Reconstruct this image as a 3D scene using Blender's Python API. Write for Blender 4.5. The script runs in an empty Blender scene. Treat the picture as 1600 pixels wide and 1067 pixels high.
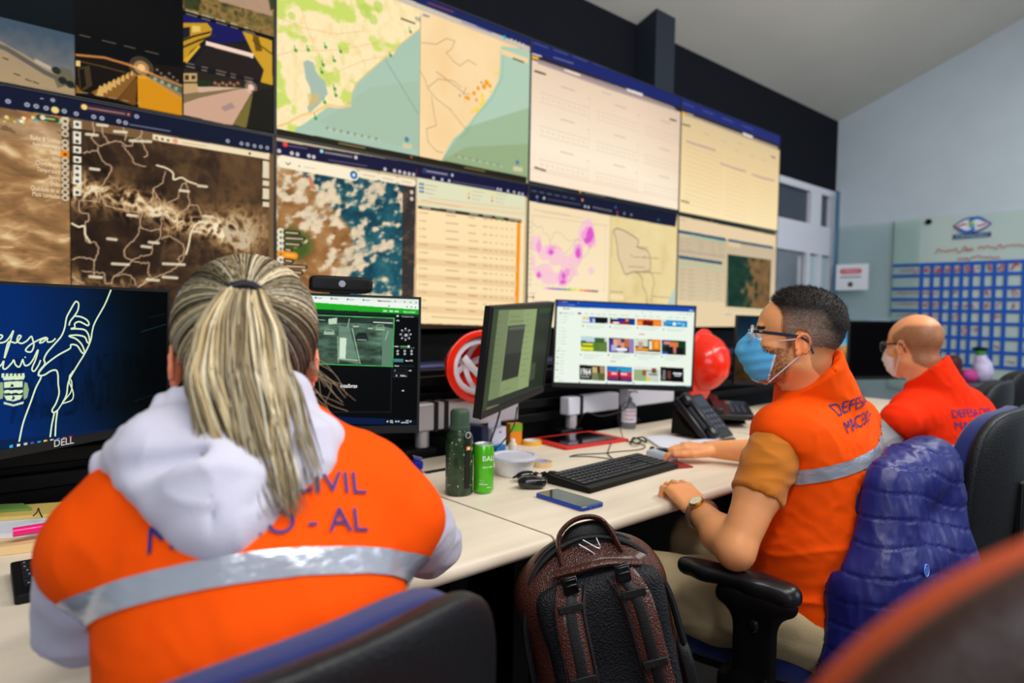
import bpy, bmesh, math, random
import numpy as np
from math import sin, cos, pi, radians, sqrt, atan2
from mathutils import Vector, Matrix, Euler
from mathutils.bvhtree import BVHTree

random.seed(7)
RNG = np.random.default_rng(11)
sc = bpy.context.scene
col = sc.collection

# ------------------------------------------------------------------ camera, world, lights, exposure
# world frame: x runs along the video wall (to the right), y towards the video wall, z up
FPX, CXP, CYP = 1067.0, 800.0, 533.5
AZ, PITCH, ROLL, CAM_H = radians(47.63), radians(-2.45), radians(0.95), 1.2
_f = np.array([cos(AZ) * cos(PITCH), sin(AZ) * cos(PITCH), sin(PITCH)])
_r0 = np.array([sin(AZ), -cos(AZ), 0.0])
_u0 = np.cross(_r0, _f)
_r = _r0 * cos(ROLL) + _u0 * sin(ROLL)
_u = -_r0 * sin(ROLL) + _u0 * cos(ROLL)
_C = np.array([0, 0, CAM_H])
cam_data = bpy.data.cameras.new('camera')
cam = bpy.data.objects.new('camera', cam_data)
col.objects.link(cam)
M = Matrix(((_r[0], _u[0], -_f[0], 0), (_r[1], _u[1], -_f[1], 0), (_r[2], _u[2], -_f[2], CAM_H), (0, 0, 0, 1)))
cam.matrix_world = M
cam_data.sensor_width = 36
cam_data.lens = FPX * 36 / 1600
cam_data.clip_start = 0.02
cam_data.dof.use_dof = True
cam_data.dof.focus_distance = 1.27
cam_data.dof.aperture_fstop = 2.7
sc.camera = cam

sc.view_settings.view_transform = 'Standard'
sc.view_settings.look = 'None'
sc.view_settings.exposure = 0.0
sc.view_settings.gamma = 1.0
sc.view_settings.use_curve_mapping = False
world = bpy.data.worlds.new('world')
sc.world = world
world.use_nodes = True
world.node_tree.nodes['Background'].inputs[0].default_value = (0.75, 0.85, 1.0, 1)
world.node_tree.nodes['Background'].inputs[1].default_value = 0.3

def area(name, loc, target, size, power, color=(1, 1, 1), size_y=None):
    l = bpy.data.lights.new(name, 'AREA')
    l.shape = 'RECTANGLE'
    l.size = size
    l.size_y = size_y or size
    l.energy = power
    l.color = color
    o = bpy.data.objects.new(name, l)
    col.objects.link(o)
    o.location = loc
    o.rotation_euler = (Vector(target) - Vector(loc)).to_track_quat('-Z', 'Y').to_euler()
    return o

# ceiling luminaires of the room (all behind or above the frame), then added unseen fill lights
area('ceiling_light_row', (0.5, -0.35, 3.1), (0.6, 0.5, 0.8), 2.2, 47, (1.0, 0.97, 0.93), 0.35)
area('ceiling_light_row', (2.9, -0.2, 3.05), (2.5, 0.7, 0.8), 2.0, 44, (1.0, 0.97, 0.93), 0.35)
area('ceiling_light_row', (4.9, 0.2, 3.0), (5.0, 0.8, 0.9), 1.6, 16, (0.95, 0.98, 1.0), 0.35)
area('ceiling_fill', (3.2, -1.0, 2.3), (3.6, 0.2, 4.0), 2.5, 38, (1.0, 0.98, 0.96), 1.5)  # added floating uplight that brightens the ceiling, no real fixture
area('cool_fill', (-1.7, -2.2, 1.9), (1.6, 0.9, 0.9), 2.2, 52, (0.86, 0.92, 1.0), 1.3)  # added cool fill from behind the camera, no window there
area('cool_fill', (3.6, -2.6, 2.0), (3.2, 1.0, 1.2), 2.4, 42, (0.86, 0.92, 1.0), 1.3)  # second added cool fill, further right

# ------------------------------------------------------------------ helpers
def ray(px, py):
    return _f + _r * (px - CXP) / FPX - _u * (py - CYP) / FPX
def on_y(px, py, y):
    d = ray(px, py)
    return _C + d * (y / d[1])
def on_x(px, py, x):
    d = ray(px, py)
    return _C + d * (x / d[0])
def on_z(px, py, z):
    d = ray(px, py)
    return _C + d * ((z - CAM_H) / d[2])

def lin(c):
    c = np.asarray(c, float)
    if c.max() > 1.001:
        c = c / 255.0
    return np.where(c <= 0.04045, c / 12.92, ((c + 0.055) / 1.055) ** 2.4)

_mats = {}
def mat(name, color, rough=0.5, metal=0.0, spec=0.5, var=0.0, vscale=8.0, bump=0.0, bscale=60.0, coat=0.0,
        sheen=0.0, stretch=(1, 1, 1), trans=0.0, ior=1.45, sss=0.0, attr=False, emit=0.0, alpha=1.0, kind='noise', crough=0.1):
    if name in _mats:
        return _mats[name]
    m = bpy.data.materials.new(name)
    m.use_nodes = True
    nt = m.node_tree
    b = nt.nodes['Principled BSDF']
    lc = lin(color)
    b.inputs['Base Color'].default_value = (*lc, 1)
    b.inputs['Roughness'].default_value = rough
    b.inputs['Metallic'].default_value = metal
    b.inputs['Specular IOR Level'].default_value = spec
    b.inputs['Coat Weight'].default_value = coat
    b.inputs['Coat Roughness'].default_value = crough
    b.inputs['Sheen Weight'].default_value = sheen
    b.inputs['Transmission Weight'].default_value = trans
    b.inputs['IOR'].default_value = ior
    b.inputs['Alpha'].default_value = alpha
    if sss:
        b.inputs['Subsurface Weight'].default_value = sss
        b.inputs['Subsurface Radius'].default_value = (1.0, 0.35, 0.2)
        b.inputs['Subsurface Scale'].default_value = 0.008
    tc = nt.nodes.new('ShaderNodeTexCoord')
    mp = nt.nodes.new('ShaderNodeMapping')
    mp.inputs['Scale'].default_value = stretch
    nt.links.new(tc.outputs['Object'], mp.inputs['Vector'])
    src = None
    if attr:
        at = nt.nodes.new('ShaderNodeAttribute')
        at.attribute_name = 'Col'
        src = at.outputs['Color']
        nt.links.new(src, b.inputs['Base Color'])
    if var > 0:
        n = nt.nodes.new('ShaderNodeTexNoise')
        n.inputs['Scale'].default_value = vscale
        n.inputs['Detail'].default_value = 5
        nt.links.new(mp.outputs[0], n.inputs['Vector'])
        mr = nt.nodes.new('ShaderNodeMapRange')
        mr.inputs['From Min'].default_value = 0.3
        mr.inputs['From Max'].default_value = 0.7
        mr.inputs['To Min'].default_value = 1 - var
        mr.inputs['To Max'].default_value = 1 + var
        nt.links.new(n.outputs['Fac'], mr.inputs['Value'])
        mx = nt.nodes.new('ShaderNodeMix')
        mx.data_type = 'RGBA'
        mx.blend_type = 'MULTIPLY'
        mx.inputs['Factor'].default_value = 1
        if src is not None:
            nt.links.new(src, mx.inputs['A'])
        else:
            mx.inputs['A'].default_value = (*lc, 1)
        nt.links.new(mr.outputs[0], mx.inputs['B'])
        nt.links.new(mx.outputs['Result'], b.inputs['Base Color'])
        src = mx.outputs['Result']
    if bump > 0:
        n2 = nt.nodes.new('ShaderNodeTexVoronoi' if kind == 'voronoi' else 'ShaderNodeTexNoise')
        n2.inputs['Scale'].default_value = bscale
        if kind != 'voronoi':
            n2.inputs['Detail'].default_value = 4
        nt.links.new(mp.outputs[0], n2.inputs['Vector'])
        bp = nt.nodes.new('ShaderNodeBump')
        bp.inputs['Strength'].default_value = bump
        bp.inputs['Distance'].default_value = 0.004
        nt.links.new(n2.outputs[0], bp.inputs['Height'])
        nt.links.new(bp.outputs[0], b.inputs['Normal'])
    if emit > 0:
        b.inputs['Emission Color'].default_value = (*lc, 1)
        b.inputs['Emission Strength'].default_value = emit
    _mats[name] = m
    return m

def screen_mat(name='lit_screen', strength=1.0):
    if name in _mats:
        return _mats[name]
    m = bpy.data.materials.new(name)
    m.use_nodes = True
    nt = m.node_tree
    b = nt.nodes['Principled BSDF']
    at = nt.nodes.new('ShaderNodeAttribute')
    at.attribute_name = 'Col'
    b.inputs['Base Color'].default_value = (0.001, 0.001, 0.0012, 1)
    b.inputs['Roughness'].default_value = 0.3
    b.inputs['Specular IOR Level'].default_value = 0.02
    nt.links.new(at.outputs['Color'], b.inputs['Emission Color'])
    b.inputs['Emission Strength'].default_value = strength
    _mats[name] = m
    return m

def tag(o, label=None, cat=None, group=None, kind=None):
    if label: o['label'] = label
    if cat: o['category'] = cat
    if group: o['group'] = group
    if kind: o['kind'] = kind
    return o

def thing(name, label, cat, loc=(0, 0, 0), rot=(0, 0, 0), group=None):
    o = bpy.data.objects.new(name, None)
    col.objects.link(o)
    o.empty_display_size = 0.05
    o.location = loc
    o.rotation_euler = rot
    return tag(o, label, cat, group)

def copy_tree(o, parent=None):
    c = o.copy()
    col.objects.link(c)
    c.parent = parent
    for ch in [x for x in bpy.data.objects if x.parent == o]:
        copy_tree(ch, c)
    return c

def link_mesh(name, verts, faces, m, parent=None, smooth=True, sharp=None, bevel=0, colors=None, label=None, mats=None, mat_idx=None):
    me = bpy.data.meshes.new(name)
    verts = np.asarray(verts, np.float32)
    if isinstance(faces, np.ndarray):
        nf, k = faces.shape
        me.vertices.add(len(verts)); me.vertices.foreach_set('co', verts.ravel())
        me.loops.add(nf * k); me.loops.foreach_set('vertex_index', faces.astype(np.int32).ravel())
        me.polygons.add(nf); me.polygons.foreach_set('loop_start', np.arange(0, nf * k, k, dtype=np.int32))
        me.update(calc_edges=True)
    else:
        me.from_pydata([tuple(map(float, v)) for v in verts], [], [tuple(map(int, f)) for f in faces])
    me.validate()
    if smooth:
        me.polygons.foreach_set('use_smooth', np.ones(len(me.polygons), bool))
        if sharp:
            me.set_sharp_from_angle(angle=radians(sharp))
    if colors is not None:
        ca = me.color_attributes.new('Col', 'FLOAT_COLOR', 'POINT')
        c4 = np.ones((len(me.vertices), 4), np.float32)
        c4[:, :3] = colors
        ca.data.foreach_set('color', c4.ravel())
    for mm in (mats or [m]):
        me.materials.append(mm)
    if mat_idx is not None:
        me.polygons.foreach_set('material_index', np.asarray(mat_idx, np.int32))
    me.update()
    o = bpy.data.objects.new(name, me)
    col.objects.link(o)
    if parent is not None:
        o.parent = parent
    if bevel:
        bv = o.modifiers.new('bevel', 'BEVEL')
        bv.width = bevel; bv.segments = 2; bv.limit_method = 'ANGLE'; bv.angle_limit = radians(40)
    if label:
        o['label'] = label
    return o

def rotm(rx=0, ry=0, rz=0):
    return np.array(Euler((rx, ry, rz), 'XYZ').to_matrix())

class MB:
    """collects shapes into one mesh"""
    def __init__(s):
        s.v = []; s.f = []; s.c = []; s.mi = []; s.n = 0
    def add(s, V, Fc, color=None, mi=0):
        V = np.asarray(V, float)
        s.v.append(V)
        s.f += [tuple(i + s.n for i in f) for f in Fc]
        s.mi += [mi] * len(Fc)
        s.n += len(V)
        if color is not None or s.c:
            s.c.append(np.tile(lin(color if color is not None else (0.5, 0.5, 0.5)), (len(V), 1)))
        return s
    def box(s, c, size, rot=None, color=None, mi=0):
        x, y, z = [q / 2 for q in size]
        V = np.array([(a * x, b * y, d * z) for d in (-1, 1) for b in (-1, 1) for a in (-1, 1)])
        if rot is not None: V = V @ np.asarray(rot).T
        return s.add(V + np.asarray(c), [(0, 2, 3, 1), (4, 5, 7, 6), (0, 1, 5, 4), (2, 6, 7, 3), (0, 4, 6, 2), (1, 3, 7, 5)], color, mi)
    def cyl(s, a, b, r, r2=None, n=20, color=None, caps=True, mi=0):
        a = np.asarray(a, float); b = np.asarray(b, float)
        r2 = r if r2 is None else r2
        d = b - a; d = d / (np.linalg.norm(d) + 1e-12)
        t = np.array([1, 0, 0]) if abs(d[0]) < 0.9 else np.array([0, 1, 0])
        e1 = np.cross(d, t); e1 /= np.linalg.norm(e1); e2 = np.cross(d, e1)
        th = np.arange(n) * 2 * pi / n
        ring = np.cos(th)[:, None] * e1 + np.sin(th)[:, None] * e2
        V = np.vstack([a + ring * r, b + ring * r2])
        Fc = [(i, (i + 1) % n, n + (i + 1) % n, n + i) for i in range(n)]
        if caps:
            Fc += [tuple(range(n - 1, -1, -1)), tuple(range(n, 2 * n))]
        return s.add(V, Fc, color, mi)
    def lathe(s, prof, c=(0, 0, 0), n=32, rot=None, color=None, mi=0, cap=True):
        th = np.arange(n) * 2 * pi / n
        V = np.vstack([np.stack([r * np.cos(th), r * np.sin(th), np.full(n, z)], 1) for r, z in prof])
        if rot is not None: V = V @ np.asarray(rot).T
        k = len(prof)
        Fc = [(j * n + i, j * n + (i + 1) % n, (j + 1) * n + (i + 1) % n, (j + 1) * n + i) for j in range(k - 1) for i in range(n)]
        if cap:
            Fc += [tuple(range(n - 1, -1, -1)), tuple(range((k - 1) * n, k * n))]
        return s.add(V + np.asarray(c), Fc, color, mi)
    def tube(s, path, r, n=8, color=None, flat=1.0, up=(0, 0, 1), mi=0, closed=False):
        P = np.asarray(path, float); m = len(P)
        R = np.full(m, r) if np.isscalar(r) else np.asarray(r)
        if closed:
            T = np.roll(P, -1, 0) - np.roll(P, 1, 0)
        else:
            T = np.gradient(P, axis=0)
        T /= np.linalg.norm(T, axis=1)[:, None] + 1e-12
        up = np.asarray(up, float)
        V = []
        e = np.cross(T[0], up)
        if np.linalg.norm(e) < 1e-3: e = np.cross(T[0], (0, 1, 0.2))
        e /= np.linalg.norm(e)
        th = np.arange(n) * 2 * pi / n
        for i in range(m):
            e = e - T[i] * (e @ T[i]); e /= np.linalg.norm(e) + 1e-12
            g = np.cross(T[i], e)
            V.append(P[i] + (np.cos(th)[:, None] * e + np.sin(th)[:, None] * g * flat) * R[i])
        V = np.vstack(V)
        Fc = [(j * n + i, j * n + (i + 1) % n, (j + 1) * n + (i + 1) % n, (j + 1) * n + i) for j in range(m - 1) for i in range(n)]
        if closed:
            Fc += [((m - 1) * n + i, (m - 1) * n + (i + 1) % n, (i + 1) % n, i) for i in range(n)]
        else:
            Fc += [tuple(range(n - 1, -1, -1)), tuple(range((m - 1) * n, m * n))]
        return s.add(V, Fc, color, mi)
    def prism(s, pts, z0, z1, rot=None, c=(0, 0, 0), color=None, mi=0):
        k = len(pts)
        V = np.array([(x, y, z0) for x, y in pts] + [(x, y, z1) for x, y in pts], float)
        if rot is not None: V = V @ np.asarray(rot).T
        Fc = [tuple(range(k - 1, -1, -1)), tuple(range(k, 2 * k))] + [(i, (i + 1) % k, k + (i + 1) % k, k + i) for i in range(k)]
        return s.add(V + np.asarray(c), Fc, color, mi)
    def ell(s, c, r, rot=None, nu=24, nv=14, e1=1.0, e2=1.0, color=None, mi=0):
        """(super)ellipsoid"""
        th = np.arange(nu) * 2 * pi / nu
        ph = np.linspace(-pi / 2, pi / 2, nv)
        sg = lambda w, e: np.sign(w) * np.abs(w) ** e
        V = []
        for p in ph:
            V.append(np.stack([r[0] * sg(np.full(nu, cos(p)), e1) * sg(np.cos(th), e2), r[1] * sg(np.full(nu, cos(p)), e1) * sg(np.sin(th), e2), np.full(nu, r[2] * np.sign(sin(p)) * abs(sin(p)) ** e1)], 1))
        V = np.vstack(V)
        if rot is not None: V = V @ np.asarray(rot).T
        Fc = [(j * nu + i, j * nu + (i + 1) % nu, (j + 1) * nu + (i + 1) % nu, (j + 1) * nu + i) for j in range(nv - 1) for i in range(nu)]
        return s.add(V + np.asarray(c), Fc, color, mi)
    def xf(s, fn):
        s.v = [fn(v) for v in s.v]; return s
    def build(s, name, m, parent=None, smooth=True, sharp=38, bevel=0, label=None, mats=None):
        V = np.vstack(s.v)
        return link_mesh(name, V, s.f, m, parent, smooth, sharp, bevel, np.vstack(s.c) if s.c else None, label, mats, s.mi if mats else None)

def cr(pts, n=8, closed=False):
    """catmull-rom through points"""
    P = np.asarray(pts, float)
    if closed: P = np.vstack([P[-1], P, P[0], P[1]])
    else: P = np.vstack([2 * P[0] - P[1], P, 2 * P[-1] - P[-2]])
    out = []
    for i in range(1, len(P) - 2):
        t = np.linspace(0, 1, n, endpoint=False)[:, None]
        a, b, c, d = P[i - 1], P[i], P[i + 1], P[i + 2]
        out.append(0.5 * ((2 * b) + (-a + c) * t + (2 * a - 5 * b + 4 * c - d) * t ** 2 + (-a + 3 * b - 3 * c + d) * t ** 3))
    if not closed: out.append(P[-2][None])
    return np.vstack(out)

_tcache = {}
def text_tris(s, bold=False, res=3):
    key = (s, bold, res)
    if key in _tcache: return _tcache[key]
    cu = bpy.data.curves.new('t', 'FONT')
    cu.body = s; cu.size = 1.0; cu.resolution_u = res
    if bold: cu.offset = 0.018
    o = bpy.data.objects.new('t', cu)
    col.objects.link(o)
    dg = bpy.context.evaluated_depsgraph_get()
    me = bpy.data.meshes.new_from_object(o.evaluated_get(dg))
    V = np.zeros(len(me.vertices) * 3); me.vertices.foreach_get('co', V); V = V.reshape(-1, 3)[:, :2]
    me.calc_loop_triangles()
    T = np.zeros(len(me.loop_triangles) * 3, int)
    me.loop_triangles.foreach_get('vertices', T)
    T = T.reshape(-1, 3)
    bpy.data.objects.remove(o); bpy.data.curves.remove(cu); bpy.data.meshes.remove(me)
    _tcache[key] = (V, T)
    return V, T

# value noise
def _hash(ix, iy, iz, seed):
    h = (ix * 374761393 + iy * 668265263 + iz * 2147483647 + seed * 1274126177) & 0xFFFFFFFF
    h = ((h ^ (h >> 13)) * 1274126177) & 0xFFFFFFFF
    h = h ^ (h >> 16)
    return (h & 0xFFFFFF) / float(0xFFFFFF)
def vnoise(p, seed=0):
    p = np.asarray(p, float)
    if p.shape[-1] == 2: p = np.concatenate([p, np.zeros(p.shape[:-1] + (1,))], -1)
    i = np.floor(p).astype(np.int64); f = p - i
    f = f * f * (3 - 2 * f)
    r = 0
    for dx in (0, 1):
        for dy in (0, 1):
            for dz in (0, 1):
                w = (f[..., 0] if dx else 1 - f[..., 0]) * (f[..., 1] if dy else 1 - f[..., 1]) * (f[..., 2] if dz else 1 - f[..., 2])
                r = r + w * _hash(i[..., 0] + dx, i[..., 1] + dy, i[..., 2] + dz, seed)
    return r
def fbm(p, oct=4, seed=0):
    a = 0.5; r = 0; t = 0
    p = np.asarray(p, float)
    for k in range(oct):
        r = r + a * vnoise(p, seed + k); t += a; a *= 0.5; p = p * 2.03
    return r / t

# ------------------------------------------------------------------ signed-distance modelling
def _rot(p, c, R):
    q = p - np.asarray(c)
    return q if R is None else q @ np.asarray(R)
def ELL(c, r, R=None):
    r = np.asarray(r, float)
    def f(p):
        q = _rot(p, c, R)
        k0 = np.sqrt(((q / r) ** 2).sum(-1)); k1 = np.sqrt(((q / r ** 2) ** 2).sum(-1)) + 1e-9
        return k0 * (k0 - 1) / k1
    m = max(r); f.bb = (np.asarray(c) - m, np.asarray(c) + m)
    return f
def CAP(a, b, ra, rb=None):
    a = np.asarray(a, float); b = np.asarray(b, float); rb = ra if rb is None else rb
    ab = b - a; L = ab @ ab + 1e-12
    def f(p):
        t = np.clip(((p - a) @ ab) / L, 0, 1)
        return np.linalg.norm(p - a - t[..., None] * ab, axis=-1) - (ra + (rb - ra) * t)
    m = max(ra, rb); f.bb = (np.minimum(a, b) - m, np.maximum(a, b) + m)
    return f
def BOX(c, h, r=0.01, R=None):
    h = np.asarray(h, float)
    def f(p):
        q = np.abs(_rot(p, c, R)) - (h - r)
        return np.linalg.norm(np.maximum(q, 0), axis=-1) + np.minimum(q.max(-1), 0) - r
    m = np.linalg.norm(h); f.bb = (np.asarray(c) - m, np.asarray(c) + m)
    return f
def PLANE(p0, n):
    n = np.asarray(n, float); n = n / np.linalg.norm(n); p0 = np.asarray(p0, float)
    return lambda p: (p - p0) @ n           # negative on the side opposite to n (kept by inter)

class SDF:
    def __init__(s): s.ops = []; s.bb = None
    def add(s, *fs, k=0.01):
        for f in fs:
            s.ops.append(('a', f, k))
            if hasattr(f, 'bb'):
                s.bb = f.bb if s.bb is None else (np.minimum(s.bb[0], f.bb[0]), np.maximum(s.bb[1], f.bb[1]))
        return s
    def chain(s, pts, rs, k=0.02):
        for i in range(len(pts) - 1): s.add(CAP(pts[i], pts[i + 1], rs[i], rs[i + 1]), k=k)
        return s
    def sub(s, *fs, k=0.005):
        for f in fs: s.ops.append(('s', f, k))
        return s
    def cut(s, *fs, k=0.002):
        for f in fs: s.ops.append(('i', f, k))
        return s
    @staticmethod
    def ev(ops, p):
        d = None
        for t, f, k in ops:
            e = f(p)
            if t == 'a':
                if d is None: d = e; continue
                h = np.clip(0.5 + 0.5 * (d - e) / k, 0, 1)
                d = d * (1 - h) + e * h - k * h * (1 - h)
            else:
                if d is None: continue
                if t == 's': e = -e
                h = np.clip(0.5 - 0.5 * (d - e) / k, 0, 1)
                d = d * (1 - h) + e * h + k * h * (1 - h)
        return d
    def __call__(s, p): return SDF.ev(s.ops, p)
    def mesh(s, h, lo=None, hi=None, n=14):
        pad = 0.02
        lo = (np.asarray(s.bb[0]) - pad) if lo is None else np.asarray(lo, float)
        hi = (np.asarray(s.bb[1]) + pad) if hi is None else np.asarray(hi, float)
        nb = np.maximum(1, np.ceil((hi - lo) / (h * n)).astype(int))
        Rb = h * n * 0.87
        bi = np.stack(np.meshgrid(*[np.arange(q) for q in nb], indexing='ij'), -1).reshape(-1, 3)
        cen = lo + (bi + 0.5) * h * n
        dv = np.stack([f(cen) for _, f, _ in s.ops], 1)
        dt = s(cen)
        act = np.abs(dt) < Rb * 1.7 + 0.012
        bi, cen, dv = bi[act], cen[act], dv[act]
        NT = nb * n + 4
        g = np.arange(n + 1)
        GX, GY, GZ = np.meshgrid(g, g, g, indexing='ij')
        loc = np.stack([GX, GY, GZ], -1).reshape(-1, 3)
        keys = []; vs = []; quads = []
        corner = [(a, b, c) for a in (0, 1) for b in (0, 1) for c in (0, 1)]
        for b, c, d in zip(bi, cen, dv):
            ops = [o for o, e in zip(s.ops, d) if (o[0] == 'a' and e < Rb * 1.7 + o[2]) or (o[0] == 's' and e < Rb * 1.7 + o[2]) or (o[0] == 'i' and e > -Rb * 1.7 - o[2])]
            if not any(o[0] == 'a' for o in ops): continue
            gi = loc + b * n
            val = SDF.ev(ops, lo + gi * h).reshape(n + 1, n + 1, n + 1)
            if val.min() > 0 or val.max() < 0: continue
            ins = val < 0
            acc = np.zeros((n, n, n, 3)); cnt = np.zeros((n, n, n))
            for ax in range(3):
                for o1 in (0, 1):
                    for o2 in (0, 1):
                        off = [0, 0, 0]; oth = [q for q in range(3) if q != ax]
                        off[oth[0]] = o1; off[oth[1]] = o2
                        s0 = tuple(slice(off[q], off[q] + n) for q in range(3))
                        off2 = list(off); off2[ax] = 1
                        s1 = tuple(slice(off2[q], off2[q] + n) for q in range(3))
                        v0, v1 = val[s0], val[s1]
                        cr_ = ins[s0] != ins[s1]
                        t = np.where(cr_, v0 / np.where(cr_, v0 - v1, 1), 0)
                        P = np.zeros((n, n, n, 3))
                        P[..., oth[0]] = o1; P[..., oth[1]] = o2; P[..., ax] = t
                        acc += P * cr_[..., None]; cnt += cr_
            m = cnt > 0
            idx = np.argwhere(m)
            if len(idx) == 0: continue
            pos = acc[m] / cnt[m][:, None]
            gidx = idx + b * n
            keys.append((gidx[:, 0] * NT[1] + gidx[:, 1]) * NT[2] + gidx[:, 2])
            vs.append(lo + (gidx + pos) * h)
            for ax in range(3):
                s0 = (slice(0, n),) * 3
                s1 = tuple(slice(1, n + 1) if q == ax else slice(0, n) for q in range(3))
                a, e = ins[s0], ins[s1]
                w = np.argwhere(a != e)
                if len(w) == 0: continue
                flip = a[a != e]
                w = w + b * n
                o1, o2 = [q for q in range(3) if q != ax]
                E1 = np.zeros(3, int); E1[o1] = 1
                E2 = np.zeros(3, int); E2[o2] = 1
                q4 = np.stack([w - E1 - E2, w - E2, w, w - E1], 1)
                kk = (q4[..., 0] * NT[1] + q4[..., 1]) * NT[2] + q4[..., 2]
                if ax == 1: flip = ~flip
                kk = np.where(flip[:, None], kk, kk[:, ::-1])
                quads.append(kk)
        keys = np.concatenate(keys); vs = np.concatenate(vs); quads = np.concatenate(quads)
        order = np.argsort(keys); ks = keys[order]; vs = vs[order]
        pos = np.searchsorted(ks, quads); pos = np.clip(pos, 0, len(ks) - 1)
        ok = (ks[pos] == quads).all(1)
        return vs, pos[ok]

def vnormals(V, Q):
    a, b, c, d = V[Q[:, 0]], V[Q[:, 1]], V[Q[:, 2]], V[Q[:, 3]]
    n = np.cross(c - a, d - b)
    N = np.zeros_like(V)
    for i in range(4): np.add.at(N, Q[:, i], n)
    return N / (np.linalg.norm(N, axis=1)[:, None] + 1e-12)

def relax(V, Q, it=2, lam=0.5):
    for _ in range(it):
        S = np.zeros_like(V); C = np.zeros(len(V))
        for i in range(4):
            j = (i + 1) % 4
            np.add.at(S, Q[:, i], V[Q[:, j]]); np.add.at(C, Q[:, i], 1)
            np.add.at(S, Q[:, j], V[Q[:, i]]); np.add.at(C, Q[:, j], 1)
        V = V * (1 - lam) + lam * S / np.maximum(C, 1)[:, None]
    return V

def sdf_obj(name, sdf, h, m, parent=None, disp=None, color=None, it=1, label=None, lo=None, hi=None, xf=None):
    V, Q = sdf.mesh(h, lo, hi)
    V = relax(V, Q, it, 0.4)
    if disp is not None:
        N = vnormals(V, Q)
        V = V + N * disp(V)[:, None]
    C = None if color is None else color(V)
    o = link_mesh(name, V if xf is None else xf(V), Q, m, parent, True, None, 0, C, label)
    return o, V, Q

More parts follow.
